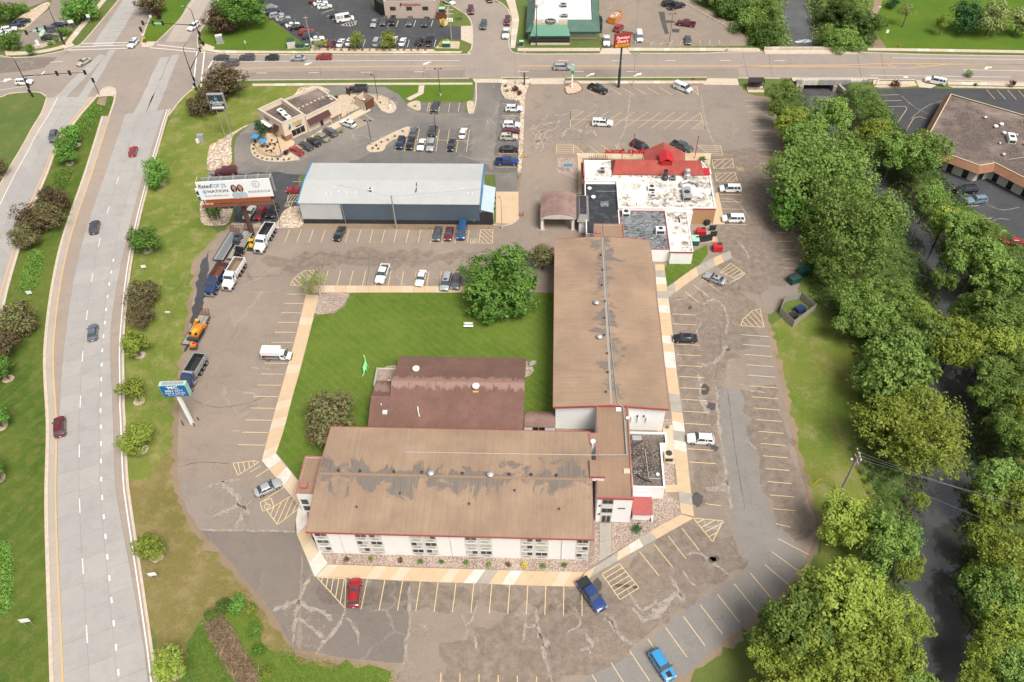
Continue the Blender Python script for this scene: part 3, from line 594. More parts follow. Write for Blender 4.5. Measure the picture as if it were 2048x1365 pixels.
strt = sheet('street', G(INT+[(700,110),(934,108.5),(1019,103),(1045,109),(1400,108),(1465,105),(1520,104),(1700,104),(1760,107),(1900,111),(2048,113),(2260,117),(2260,172),(2048,166),(1900,163),(1740,160),(1560,157),(1400,156),(1020,157),(950,157),(700,159.5),(520,161),(440,163),(402,168),(384,180),(366,196),(352,212),(338,232),(219,232),(228,205),(231,183),(226,177),(217,175),(205,179),(190,196),(94,196),(90,191),(80,186),(60,185),(37,186),(15,189),(0,195),(-80,205),(-200,200),(-200,100),(0,112),(25,116),(67,114),(105,107)]), .017, M['asphalt_road'])
sheet('side_street', crv(G([(934,108.5),(944,92),(944,52),(934,32),(917,20),(882,0),(840,-40),(980,-50),(987,0),(1002,7),(1017,22),(1022,47),(1018,82),(1019,103),(1022,112),(930,114)]), 3, True), .021, M['asphalt_road'])
def lane(pa, pb, wa, wb, m='concrete_worn', z=.021):
 a, b = P(*pa), P(*pb); t = (b-a).normalized(); n = Vector((t.y, -t.x, 0))
 return sheet('concrete_lane', jag([a-n*wa/2, a+n*wa/2, b+n*wb/2, b-n*wb/2], 3, .12), z, M[m], strt)
lane((278,232),(330,115), 3.4, 2.6, 'concrete_road_b'); lane((298,232),(352,110), 3.0, 2.2, 'concrete_road_b'); lane((120,196),(205,110), 3.2, 2.6, 'concrete_road_b'); lane((165,196),(225,100), 2.6, 2, 'concrete_road_b')
lane((205,92),(290,-40), 6.2, 6.2, 'concrete_road_b', .022); lane((352,84),(424,-40), 6.6, 6.6, 'concrete_worn', .022)
for i in range(7):
 a = (212+i*9, 76-i*12); crackline([(a[0], a[1]), (a[0]+14, a[1]-1), (a[0]+30, a[1]-1)], .09, strt, 'joint_dark', i, .026)
sheet('asphalt_patch', jag(G([(-40,113),(25,117),(67,115),(114,115),(88,137),(20,145),(-40,150)]), 2, .2), .021, M['asphalt_grey'], strt)
sheet('asphalt_patch', jag(G([(488,146),(560,144),(700,142),(930,141),(930,156),(700,158),(488,160)]), 2, .1), .021, M['asphalt_pale'], strt)
sheet('asphalt_patch', jag(G([(1040,140),(1475,138),(1480,154),(1040,155)]), 2, .1), .021, M['asphalt_pale'], strt)
ZM = .030
def sline(a, b, wd=.14, m='paint_white', name='lane_line'): return stripe(name, P(*a), P(*b), wd, ZM, M[m], strt)
for a, b in (((418,124.5),(640,122.5)),((640,122.5),(920,121.5)),((1784,116),(2060,120)),((1927,140),(2060,142.5)),((1742,151),(2022,155)),((0,164),(85,150)),((0,181),(60,171))): sline(a, b)
for a, b in (((405,139),(560,134.5)),((560,134.5),(917,131.5)),((1038,131.5),(1480,131.5)),((1480,131.5),(1700,130))):
 sline(a, b, .13, 'paint_orange', 'centre_line'); sline((a[0], a[1]+1.6), (b[0], b[1]+1.6), .13, 'paint_orange', 'centre_line')
for a, b in (((1480,133),(1720,134.5)),((1720,134.5),(1820,137)),((1820,137),(1895,129)),((1700,130),(1780,127)),((1780,127),(2060,130.5)),((1770,127),(1796,137)),((1826,126),(1846,134)),((1895,129),(2060,130.5))): sline(a, b, .2, 'paint_orange', 'centre_line')
for x in (513,617,722,828): sline((x, 146.8-(x-513)*.008), (x+21, 146.6-(x-513)*.008), .16)
for x in (1037,1147,1252): sline((x, 143.4), (x+21, 143.4), .16)
for x in (1116,1224,1331,1440,1549): sline((x, 121.6), (x+21, 121.6), .16)
for a, b, w_ in (((394,103),(386,180),.35),((409,106),(401,176),.35),((428,120),(416,137),.5),((300,96),(410,106),.3),((314,90),(392,99),.3),((135,101),(268,96.5),.3),((150,94.5),(268,90),.3),((165,87.5),(262,85.5),.3),((82,150),(90,143),.4),((100,125),(125,124),.2)): sline(a, b, w_, name='crossing_line')
def arrow(pts, parent): sheet('turn_arrow', G(pts), ZM, M['paint_white'], parent)
arrow([(608,131),(612,126.5),(612,128),(617,126.3),(624,125.6),(624,126.6),(618,128.2),(616,130),(621,130)], strt); arrow([(845,130),(850,125.5),(850,127),(854,125),(862,123.6),(862,124.8),(856,126.8),(853,129),(859,129)], strt)
for dx in (0, 94): arrow([(1171+dx,153),(1181+dx,149),(1178+dx,148.2),(1190+dx,146),(1187+dx,151),(1184+dx,150),(1175+dx,153.6)], strt)
arrow([(1968,139),(1974,132),(1974,134.5),(1983,134),(1984,136.5),(1976,136.5),(1975,139)], strt); arrow([(5,164),(12,156),(12,159),(22,157),(22,159.5),(14,161.5),(13,164)], strt); arrow([(1805,154),(1812,153),(1818,155),(1812,156.5)], strt)
for x0, x1 in ((1486,1497),(1538,1546),(1715,1724),(1762,1772)): crackline([(x0,104),((x0+x1)/2-2,130),(x1,158)], .07, strt, 'joint_dark', x0, .027)
for a in ([(640,158),(642,146),(638,130)],[(845,156),(848,140),(850,128)],[(920,157),(922,148)],[(1090,124),(1094,122),(1098,123)]): crackline(a, .09, strt, 'joint_dark', 3, .027)
for L in ([(402,168),(440,163),(520,161),(700,159.5),(938,157.5)], [(420,107),(470,109.5),(700,110.5),(920,109.5),(936,106),(944,93),(944,52),(934,32),(917,20),(882,0)], [(987,0),(1002,7),(1017,22),(1022,47),(1018,84),(1021,101),(1032,107),(1060,109),(1204,108.5)], [(1256,107.5),(1400,107.5),(1462,105),(1524,104)], [(1700,104),(1760,107),(1900,111),(2048,113),(2250,117)], [(1132,156.5),(1414,155.5)], [(1476,157),(1560,157.5)], [(1740,160),(1830,160.5)], [(1893,161),(2048,166),(2240,171)], [(352,212),(366,196),(384,180),(402,168)], [(338,232),(352,212)], [(395,86),(397,70),(415,40),(437,0)], [(402,100),(396,94),(395,86)], [(420,107),(408,104),(402,100)], [(312,86),(332,67),(362,37),(390,0)], [(283,88),(290,62),(305,25),(316,0)], [(125,103),(150,94),(165,86),(205,40),(238,0)], [(0,112),(25,116),(67,114),(105,107),(125,103)], [(-60,203),(0,195),(15,189),(37,186),(60,185),(80,186),(92,194)], [(1003,166),(1003,158),(1010,156),(1055,156)], [(946,228),(952,200),(952,166)]):
 kerb(crv(G(L), 4), .38, .13)
sheet('median', G([(283,88),(290,62),(305,25),(318,-60),(402,-60),(390,0),(362,37),(332,67),(312,86),(300,92),(288,94)]), .02, M['grass_park'])
sheet('median_nose', G([(283,87),(298,84),(313,84),(306,93),(296,96),(284,95)]), .1, M['walk_city'])
def walk(name, left, right, step, mats, z=.12, k=4, parent=None, lab=None, wts=None):
 """raised walk between two pixel lines with the same number of points, laid as separate slabs"""
 L, R = crv(G(left), k), crv(G(right), k); base = strip(name, R, L, z-.03, M['joint_dark'])
 al, ar = resample(L, .25), resample(R, .25)
 n = max(1, int(sum((b-a).length for a, b in zip(L, L[1:]))/step))
 f = lambda A, t: A[min(int(t*(len(A)-1)), len(A)-2)].lerp(A[min(int(t*(len(A)-1)), len(A)-2)+1], t*(len(A)-1)-min(int(t*(len(A)-1)), len(A)-2))
 for i in range(n):
  t0, t1 = (i+.006)/n, (i+.994)/n; zz = z+random.uniform(-.006, .006)
  a, b, c, d = f(al, t0), f(al, t1), f(ar, t1), f(ar, t0); mb = MB()
  mb.prism([a, b, c, d], .0, zz); mb.build('slab', M[random.choices(mats, wts)[0]], base)
 return base
TAN = ['walk_tan', 'walk_tan_pale', 'walk_grey', 'walk_white']
walk('walkway', [(626,586),(938,586)], [(626,572),(938,574)], 2.2, TAN, wts=[8,2,0,0])
walk('walkway', [(612,590),(604,625),(590,680),(575,735),(558,795),(540,860),(524,922)], [(637,592),(630,625),(616,680),(602,735),(585,795),(568,860),(552,908)], 2.2, TAN, wts=[8,3,0,0])
walk('walkway', [(524,922),(580,990),(598,1010)], [(552,908),(592,957),(606,975)], 2.4, TAN, wts=[5,3,1,2])
walk('walkway', [(598,1010),(590,1055),(594,1070),(630,1155)], [(612,990),(616,1050),(622,1072),(655,1128)], 2.4, TAN, wts=[4,3,2,3])
walk('walkway', [(632,1154),(720,1158),(820,1163),(960,1168),(1060,1172),(1152,1174)], [(655,1130),(720,1132),(820,1136),(960,1140),(1060,1143),(1168,1145)], 1.9, TAN, wts=[8,2,3,1])
walk('walkway', [(1154,1173),(1205,1140),(1260,1108),(1320,1075),(1387,1037)], [(1170,1146),(1200,1128),(1240,1102),(1310,1058),(1362,1030)], 2.4, TAN, wts=[6,2,2,2])
walk('walkway', [(1388,1034),(1378,950),(1368,850),(1354,750),(1342,640),(1336,590),(1328,530)], [(1362,1028),(1352,950),(1345,850),(1332,750),(1320,640),(1314,590),(1310,530)], 2.1, TAN, wts=[5,2,3,3])
walk('walkway', [(1336,597),(1400,550),(1464,517)], [(1333,577),(1395,533),(1460,502)], 2.2, TAN, wts=[8,2,2,0])
walk('walkway', [(1199,1047),(1199,1110),(1198,1124)], [(1222,1047),(1223,1105),(1223,1110)], 2.6, ['walk_grey'])
walk('walkway', [(1349,937),(1355,937)], [(1352,925),(1362,925)], 2.6, ['walk_tan'])
sheet('walkway', G([(1329,972),(1355,970),(1357,985),(1331,986)]), .1, M['walk_tan']); sheet('walkway', G([(1326,858),(1346,850),(1350,930),(1330,925)]), .08, M['walk_tan_pale'])
walk('walkway', [(1153,307),(1270,310),(1330,312)], [(1155,316),(1270,320),(1330,322)], 2, TAN, wts=[8,3,0,0]); walk('walkway', [(1370,306),(1422,308)], [(1370,330),(1420,330)], 2, TAN, wts=[6,2,1,1])
walk('walkway', [(1433,396),(1425,360),(1418,318)], [(1422,396),(1414,350),(1408,318)], 2, TAN, wts=[0,1,6,2]); walk('walkway', [(1155,312),(1157,390)], [(1164,312),(1164,390)], 2, TAN, wts=[8,1,0,0])
sheet('walkway', G([(1424,392),(1436,385),(1444,420),(1450,450),(1420,450),(1428,430)]), .1, M['walk_tan'])
sheet('trash_pad', G([(1395,455),(1430,450),(1436,484),(1395,488)]), .04, M['walk_grey']); sheet('walkway', G([(1420,465),(1430,470),(1431,485),(1416,484)]), .1, M['walk_tan'])
CITY = ['walk_city', 'walk_tan_pale', 'walk_white']
walk('sidewalk', [(505,168.5),(700,167),(945,166.5)], [(505,173),(700,171),(945,170)], 1.6, CITY, wts=[8,2,1])
walk('sidewalk', [(402,93),(425,100),(460,102),(640,103.5),(780,104),(925,103.5)], [(405,100),(428,105.5),(460,107),(640,107),(780,107.3),(920,107)], 1.7, CITY, wts=[8,2,2])
walk('sidewalk', [(1030,0),(1033,15),(1038,40),(1034,70),(1030,97)], [(1012,0),(1017,15),(1024,40),(1022,70),(1021,97)], 1.7, CITY, wts=[6,2,3])
walk('sidewalk', [(1035,97),(1200,97)], [(1035,103),(1200,103)], 1.7, CITY, wts=[8,2,2]); walk('sidewalk', [(1256,96.5),(1520,97)], [(1256,102.5),(1520,103)], 1.7, CITY, wts=[8,2,2])
walk('sidewalk', [(1735,97),(1850,98.5),(2048,102),(2200,105)], [(1735,102),(1850,103.5),(2048,107),(2200,110)], 1.7, CITY, wts=[8,2,2])
walk('sidewalk', [(1130,162.5),(1410,162.5)], [(1130,168),(1410,168)], 1.7, CITY, wts=[8,2,2]); walk('sidewalk', [(1746,163),(1830,163.5)], [(1746,170),(1830,170)], 1.7, CITY, wts=[8,2,2]); walk('sidewalk', [(1895,164),(2200,170)], [(1895,170),(2200,177)], 1.7, CITY, wts=[8,2,2])
walk('sidewalk', [(1000,160),(1060,160)], [(1000,167),(1060,167)], 1.7, CITY, wts=[8,2,2])
walk('sidewalk', [(10,103),(60,104),(105,97),(128,90)], [(12,112),(62,109),(108,102),(136,94)], 1.7, CITY, wts=[8,2,1]); walk('sidewalk', [(128,90),(160,50),(185,22),(208,-5)], [(138,93),(168,55),(193,25),(216,-3)], 1.7, CITY, wts=[8,2,2])
for q in ([(1058,157.5),(1130,157),(1128,169),(1062,169)], [(1204,97),(1254,97),(1262,109),(1198,109)], [(1415,157),(1475,157.5),(1478,171),(1406,170)], [(1832,161),(1892,161.5),(1862,177),(1838,175)], [(945,158),(1003,158),(1003,166),(950,166)], [(922,53),(944,52),(946,90),(922,80)], [(400,90),(412,88),(430,95),(424,103),(408,102)], [(130,86),(142,84),(150,92),(128,99)]):
 sheet('concrete_apron', G(q), .04, M['walk_city'])
sheet('walkway', G([(838,172),(849,171),(847,188),(820,202),(812,198),(836,186)]), .08, M['walk_city'])
sheet('path', crv(G([(1738,-80),(1748,10),(1730,35),(1736,60),(1742,80),(1748,97),(1772,97),(1758,75),(1748,55),(1748,35),(1764,5),(1758,-80)]), 3, True), .03, M['dirt'])
for nm, q, mt in (('rock_bed', [(420,292),(440,282),(470,262),(505,247),(470,268),(462,290),(464,322),(452,335),(420,342),(414,330)], 'rock_pale'), ('rock_bed', [(405,395),(440,385),(462,395),(466,415),(458,445),(440,452),(408,450),(400,430)], 'rock_pale'), ('rock_bed', [(466,446),(500,448),(550,448),(565,425),(580,415),(602,416),(606,452),(560,457),(470,456)], 'rock_pale'),
 ('rock_bed', [(607,448),(800,448),(985,449),(985,457),(800,456),(607,454)], 'dirt'), ('rock_bed', [(628,626),(637,592),(696,587),(690,605),(675,620),(655,628)], 'rock_small'),
 ('rock_bed', [(634,1098),(1189,1114),(1189,1040),(1198,1040),(1198,1122),(1168,1145),(655,1128),(622,1074),(625,1064)], 'rock_sm'), ('rock_bed', [(1224,1042),(1262,1042),(1270,985),(1330,985),(1360,1005),(1362,1028),(1224,1108)], 'rock_sm'), ('rock_bed', [(1310,840),(1345,838),(1350,985),(1328,985)], 'rock_small'),
 ('rock_bed', [(1114,316),(1153,316),(1155,360),(1114,344)], 'rock_small'), ('rock_bed', [(757,742),(775,733),(792,731),(790,765),(750,770)], 'rock_small'), ('rock_bed', [(1052,722),(1064,730),(1068,742),(1060,752),(1050,755)], 'rock_small'),
 ('rock_bed', [(870,97),(885,82),(920,84),(918,98)], 'mulch_gravel'), ('rock_bed', [(625,90),(640,97),(866,99),(872,103),(620,103)], 'mulch_gravel'), ('rock_bed', [(880,20),(893,25),(897,40),(893,52),(882,50),(878,30)], 'mulch_gravel'),
 ('rock_bed', [(1010,166),(1056,166),(1050,200),(1044,330),(1036,345),(1036,330),(1040,205),(1010,198)], 'rock_pale'), ('rock_bed', [(1840,166),(1832,168),(1830,173),(1760,176),(1752,171),(1800,170)], 'mulch_gravel'), ('rock_bed', [(1895,172),(2200,178),(2200,181),(1905,176)], 'mulch_gravel'),
 ('rock_bed', [(45,60),(75,36),(100,12),(92,5),(60,22),(24,45)], 'mulch_gravel'), ('rock_bed', [(60,92),(100,84),(130,74),(128,80),(98,92),(70,98)], 'mulch_gravel')):
 sheet(nm, crv(G(q), 3, True) if len(q) > 5 and mt not in ('dirt', 'rock_sm') else G(q), .045, M['rock_small' if mt == 'rock_sm' else mt])
def island(q, h=.14, mt='mulch_gravel'):
 L = crv(G(q), 3, True); mb = MB(); mb.prism(L, 0, h-.03); o = mb.build('planting_island', M[mt]); tag(o, kind='structure'); kerb(L+[L[0]], .3, h, parent=o)
island([(734,295),(745,288),(780,270),(815,255),(820,262),(818,272),(790,278),(772,290),(765,302),(740,304)])
island([(1004,170),(1034,168),(1038,196),(1010,196)], mt='rock_pale'); island([(836,203),(822,206),(816,212),(838,222),(840,210)])
island([(935,206),(946,205),(944,224),(938,227)])
island([(1132,175),(1150,165),(1164,176),(1160,185),(1140,190),(1132,186)], .25, 'mulch_gravel')
sheet('lawn', G([(790,175),(838,172),(836,187),(812,197),(800,188)]), .03, M['grass_park']); sheet('lawn', G([(849,172),(945,170),(944,202),(836,202),(832,198),(848,188)]), .03, M['grass_park'])
plain('white_wall', (.80, .79, .77), .7, var=.03, scale=1.2); plain('white_trim', (.78, .77, .75), .6, var=.04); plain('red_trim', (.36, .075, .07), .6, var=.1)
plain('black_plastic', (.022, .022, .024), .55, var=.2); plain('rubber', (.02, .02, .021), .85); plain('rim', (.50, .50, .52), .35, .8); plain('chrome', (.65, .66, .68), .2, .9)
plain('steel', (.42, .43, .45), .45, .7); plain('galv', (.50, .51, .51), .5, .5); plain('pole_black', (.02, .02, .022), .5); plain('dark_steel', (.06, .065, .07), .5, .3)
plain('wood_grey', (.34, .31, .27), .9, scale=5); plain('wood_brown', (.11, .05, .03), .85, scale=5); plain('rust', (.15, .05, .025), .9, scale=4)
def glassmat(name, c, rough=.05):
 m, t, b = nodes(name); f = noise(t, coords(t), .8, 2)
 t.links.new(mix(t, f, c, tuple(x*1.7 for x in c)), b.inputs['Base Color']); b.inputs['Roughness'].default_value = rough; b.inputs['IOR'].default_value = 1.5
 b.inputs['Specular IOR Level'].default_value = .6; M[name] = m
glassmat('car_glass', (.035, .043, .05)); glassmat('window_glass', (.03, .035, .04)); glassmat('curtain', (.34, .33, .28), .12); glassmat('shop_glass', (.012, .014, .016))
plain('head_lens', (.75, .76, .78), .15); plain('tail_lens', (.30, .012, .01), .2)
PC = {'red': (.33, .012, .012), 'dark_red': (.13, .010, .016), 'maroon': (.12, .012, .02), 'white': (.78, .78, .77), 'pearl': (.70, .68, .62), 'silver': (.42, .43, .44), 'grey': (.13, .135, .145), 'dark_grey': (.05, .052, .057), 'black': (.012, .012, .014), 'blue': (.018, .045, .17), 'navy': (.012, .02, .055), 'sky': (.035, .26, .52), 'steel_blue': (.14, .17, .21), 'beige': (.45, .40, .31), 'sage': (.25, .25, .17), 'green': (.012, .045, .035), 'pale_blue': (.20, .30, .38), 'orange': (.62, .20, .015), 'yellow': (.62, .38, .02), 'van_blue': (.015, .07, .19), 'tan': (.50, .45, .36), 'purple': (.05, .035, .075), 'gunmetal': (.09, .10, .105), 'truck_blue': (.02, .04, .12)}
for k, c in PC.items(): plain('car_'+k, c, .28, .25 if k in ('silver', 'grey', 'gunmetal', 'steel_blue', 'pale_blue') else 0, 1.0, var=.03)
KIND = {
 'sedan': (4.75,1.82,1.45, .92, 1.00, 1.00, .25,-1.05,-1.75, 1.02, .20,.33),
 'coupe': (4.45,1.80,1.38, .88, .96,  .85, .10, -.85,-1.70, .98, .18,.33),
 'hatch': (4.25,1.78,1.52, .94, 1.02, 1.05, .35,-1.55,-1.95,1.00, .20,.32),
 'suv':   (4.75,1.90,1.72, 1.06,1.14, .98, .35,-1.85,-2.20,1.08, .26,.37),
 'bigsuv':(5.55,2.02,1.90, 1.15,1.22, 1.25, .70,-2.50,-2.68,1.16, .30,.40),
 'minivan':(5.10,1.98,1.76, 1.02,1.10, 1.55, .70,-2.10,-2.42,1.06, .22,.35),
 'jeep':  (4.30,1.88,1.83, 1.12,1.16, .55, .35,-1.85,-1.95,1.12, .34,.41),
 'van':   (5.70,2.02,2.45, 1.18,1.30, 2.05,1.35,-2.70,-2.80,1.20, .26,.37),
 'cargo': (5.40,2.00,2.05, 1.15,1.22, 1.75,1.05,-2.45,-2.62,1.18, .26,.37),
 'pickup':(5.85,2.02,1.92, 1.18,1.22, 1.15, .55, -.95,-1.10,1.18, .34,.42),
}
VM = {}
def veh_meshes(kind):
 if kind in VM: return VM[kind]
 L, W, H, hood, belt, xwb, xwt, xrt, xrb, deck, clr, wr_ = KIND[kind]
 h = W/2; fx, rx = L/2, -L/2
 pick = kind == 'pickup'
 out = {}
 st = [(fx, h*.72, clr+.18, hood-.30), (fx-.10, h*.88, clr+.06, hood-.17), (fx-.35, h*.97, clr, hood-.07), (fx-.8, h, clr, hood-.02), (xwb, h, clr, belt), (0, h*1.005, clr, belt), (xrb+.05 if not pick else -1.1, h, clr, belt)]
 if kind in ('sedan', 'coupe'): st += [(xrb-.1, h*.99, clr, deck), (rx+.30, h*.95, clr+.03, deck-.02), (rx+.08, h*.88, clr+.08, deck-.10), (rx, h*.78, clr+.16, deck-.30)]
 elif pick: st += [(-1.25, h, clr, 1.02)]
 else: st += [(rx+.22, h*.97, clr+.03, belt-.02), (rx+.06, h*.92, clr+.08, belt-.10), (rx, h*.86, clr+.14, belt-.3)]
 rings = []
 for x, w_, zb, zt in st:
  m_ = zb+(zt-zb)*.55
  rings.append([(x, -w_*.90, zb), (x, -w_, zb+.12), (x, -w_, m_), (x, -w_*.965, zt-.05), (x, -w_*.86, zt), (x, 0, zt+.035), (x, w_*.86, zt), (x, w_*.965, zt-.05), (x, w_, m_), (x, w_, zb+.12), (x, w_*.90, zb)])
 b = MB(); b.loft(rings, 0)
 if pick:      # open bed with walls and floor, tailgate
  x0, x1 = rx+.12, -1.22; zt = 1.18
  b.box(x0, x1, -h, h, clr+.1, .72, 0); b.box(x0, x1, -h, -h+.13, .72, zt, 0); b.box(x0, x1, h-.13, h, .72, zt, 0); b.box(x0-.05, x0+.06, -h+.02, h-.02, clr+.2, zt, 0); b.box(x1-.06, x1, -h+.13, h-.13, .72, zt, 0)
  b.box(x0+.06, x1-.06, -h+.13, h-.13, .72, .735, 1); b.box(rx-.02, rx+.1, -h*.9, h*.9, clr+.12, clr+.34, 2)
 hb, ht = h*.93, h*.74
 if kind in ('jeep', 'van', 'cargo'): hb, ht = h*.95, h*.86
 zr = H-.05
 rf = [[(xwt-.02, -ht*.96, zr-.01), (xwt-.02, ht*.96, zr-.01)], ]
 nst = 6; rr = []
 for i in range(nst+1):
  x = xwt+.04+(xrt-.04-xwt-.04)*i/nst; e = .03*math.sin(math.pi*i/nst); w_ = ht*(.97+.06*math.sin(math.pi*i/nst))
  rr.append([(x, -w_, zr-.04), (x, -w_*.9, zr+.01+e*.5), (x, 0, zr+.045+e), (x, w_*.9, zr+.01+e*.5), (x, w_, zr-.04)])
 b.loft(rr, 0)
 def at(x_b, x_t, s, t): return Vector((x_b+(x_t-x_b)*t, s*(hb+(ht-hb)*t), belt-.03+(zr-belt+.03)*t))
 def pillar(xb, xt, wd, s):
  p, q = at(xb, xt, s, 0), at(xb, xt, s, 1); o_ = Vector((0, s*.012, .004))
  vs = [p+o_+Vector((-wd/2, 0, 0)), p+o_+Vector((wd/2, 0, 0)), q+o_+Vector((wd/2, 0, 0)), q+o_+Vector((-wd/2, 0, 0))]
  b.add(vs, [(0,1,2,3) if s < 0 else (3,2,1,0)], 0)
 for s in (-1, 1):
  pillar(xwb-.06, xwt-.02, .10, s); pillar(xrb+.08, xrt+.06, .20 if kind not in ('jeep', 'pickup') else .14, s)
  mid = (xwt+xrt)/2; pillar(mid+.1, mid+.05, .09, s)
  if kind in ('suv', 'bigsuv', 'minivan', 'hatch'): pillar(xrt+.75, xrt+.72, .11, s)
  if kind in ('van', 'cargo'):
   for k in np.linspace(xrt+.2, mid, 5): pillar(k, k, .9, s)
 for s in (-1, 1):
  b.box(-L*.28, L*.26, s*h*.93-.03, s*h*.93+.03, clr-.03, clr+.10, 1)
 b.box(fx-.06, fx+.012, -h*.42, h*.42, clr+.24, hood-.34, 1)
 axf, axr = L*.30, -L*.295
 for ax in (axf, axr):
  for s in (-1, 1):
   c = Vector((ax, s*(h+.006), wr_)); n = 14; vs = [c]+[c+Vector((math.cos(2*math.pi*i/n)*(wr_+.07), 0, math.sin(2*math.pi*i/n)*(wr_+.07))) for i in range(n)]
   vs = [Vector((v.x, v.y, max(v.z, clr-.02))) for v in vs]
   b.add(vs, [((0, 1+(i+1)%n, 1+i) if s > 0 else (0, 1+i, 1+(i+1)%n)) for i in range(n)], 1)
 out['body'] = b.mesh('body', [M['car_white'], M['black_plastic'], M['chrome']], smooth=38)
 def pane(pts, name): out[name] = MB().quad(*pts).mesh(name, M['car_glass'])
 T, Bz = zr-.015, belt-.02
 pane([(xwb, hb, Bz), (xwb, -hb, Bz), (xwt, -ht, T), (xwt, ht, T)][::-1], 'windscreen')
 pane([(xrb, -hb, Bz), (xrb, hb, Bz), (xrt, ht, T), (xrt, -ht, T)][::-1], 'rear_window')
 for s, nm in ((-1, 'side_window_r'), (1, 'side_window_l')):
  q = [(xwb, s*hb, Bz), (xrb, s*hb, Bz), (xrt, s*ht, T), (xwt, s*ht, T)]; pane(q if s > 0 else q[::-1], nm)
 wh = MB(); wh.tube((0, -.11, 0), (0, .11, 0), wr_, n=16); out['tyre'] = wh.mesh('tyre', M['rubber'], smooth=40)
 rm = MB(); rm.lathe((0, 0, 0), [(0, .02), (wr_*.3, .01), (wr_*.62, .02), (wr_*.66, -.01)], 12); me = rm.mesh('rim', M['rim'], smooth=50)
 out['rim'] = me
 out['headlight'] = MB().box(-.10, .03, -.17, .17, -.07, .07).mesh('headlight', M['head_lens']); out['taillight'] = MB().box(-.03, .06, -.14, .14, -.12, .12).mesh('taillight', M['tail_lens'])
 out['mirror'] = MB().box(-.09, .06, -.10, .10, -.07, .07).mesh('mirror', M['black_plastic'])
 rk = MB()
 for s in (-1, 1): rk.tube((xwt-.35, s*ht*.82, zr+.09), (xrt+.25, s*ht*.82, zr+.09), .025, n=5)
 for x in (xwt-.35, (xwt+xrt)/2, xrt+.25):
  for s in (-1, 1): rk.box(x-.04, x+.04, s*ht*.82-.02, s*ht*.82+.02, zr-.01, zr+.09)
 out['roof_rack'] = rk.mesh('roof_rack', M['black_plastic'])
 sr = MB().box(xwt-.75, xwt-.15, -ht*.55, ht*.55, zr+.055, zr+.075); out['sunroof'] = sr.mesh('sunroof', M['car_glass'])
 out['plate'] = MB().box(-.012, .012, -.16, .16, -.06, .06).mesh('number_plate', M['white_trim'])
 tc = MB().box(rx+.1, -1.25, -h+.06, h-.06, 1.175, 1.215); out['bed_cover'] = tc.mesh('bed_cover', M['black_plastic'])
 out['_'] = dict(ax=(axf, axr), h=h, wr=wr_, fx=fx, rx=rx, hood=hood, belt=belt, deck=deck, xwb=xwb, hb=hb, clr=clr)
 VM[kind] = out; return out
CATS = {'sedan': 'sedan', 'coupe': 'car', 'hatch': 'hatchback', 'suv': 'suv', 'bigsuv': 'suv', 'minivan': 'minivan', 'jeep': 'off-roader', 'van': 'van', 'cargo': 'van', 'pickup': 'pickup truck'}
def car(kind, cx, cy, deg, colour, label, group=None, extra=(), scale=1.0, zc=.75, world=None):
 g = veh_meshes(kind); d = g['_']; loc = P(cx, cy, zc) if world is None else Vector(world); loc.z = .03
 name = {'sedan': 'sedan', 'coupe': 'coupe', 'hatch': 'hatchback', 'suv': 'suv', 'bigsuv': 'large_suv', 'minivan': 'minivan', 'jeep': 'off_roader', 'van': 'delivery_van', 'cargo': 'cargo_van', 'pickup': 'pickup_truck'}[kind]
 r = thing(name, label, CATS[kind], loc, math.radians(deg), group, keep=False); r.scale = (scale,)*3
 link('body', g['body'], r, [M['car_'+colour]])
 for nm in ('windscreen', 'rear_window'): link(nm, g[nm], r)
 link('side_window', g['side_window_l'], r); link('side_window', g['side_window_r'], r)
 for ax in d['ax']:
  for s in (-1, 1):
   w_ = link('wheel', g['tyre'], r); w_.location = (ax, s*(d['h']-.09), d['wr'])
   m_ = link('rim', g['rim'], w_); m_.rotation_euler = (-s*math.pi/2, 0, 0); m_.location = (0, s*.112, 0)
 for s in (-1, 1):
  q = link('headlight', g['headlight'], r); q.location = (d['fx']-.07, s*d['h']*.72, d['hood']-.24)
  q = link('taillight', g['taillight'], r); q.location = (d['rx']+.02, s*d['h']*.78, d['deck']-.22)
  q = link('mirror', g['mirror'], r); q.location = (d['xwb']-.15, s*(d['hb']+.15), d['belt']+.05)
 q = link('number_plate', g['plate'], r); q.location = (d['rx']-.02, 0, d['clr']+.3)
 for e in extra: link(e, g[e], r)
 return r
def wheels_for(r, xs, y, rad, wd=.28, names='wheel'):
 for x in xs:
  for s in (-1, 1):
   k = ('hw', rad, wd)
   if k not in VM:
    t_ = MB(); t_.tube((0, -wd/2, 0), (0, wd/2, 0), rad, n=18); rm = MB(); rm.lathe((0, 0, 0), [(0, .0), (rad*.25, .03), (rad*.5, .03), (rad*.58, -.02)], 12)
    VM[k] = (t_.mesh('tyre', M['rubber'], smooth=40), rm.mesh('rim', M['rim'], smooth=50))
   w_ = link('wheel', VM[k][0], r); w_.location = (x, s*y, rad); m_ = link('rim', VM[k][1], w_); m_.rotation_euler = (-s*math.pi/2, 0, 0); m_.location = (0, s*(wd/2+.005), 0)
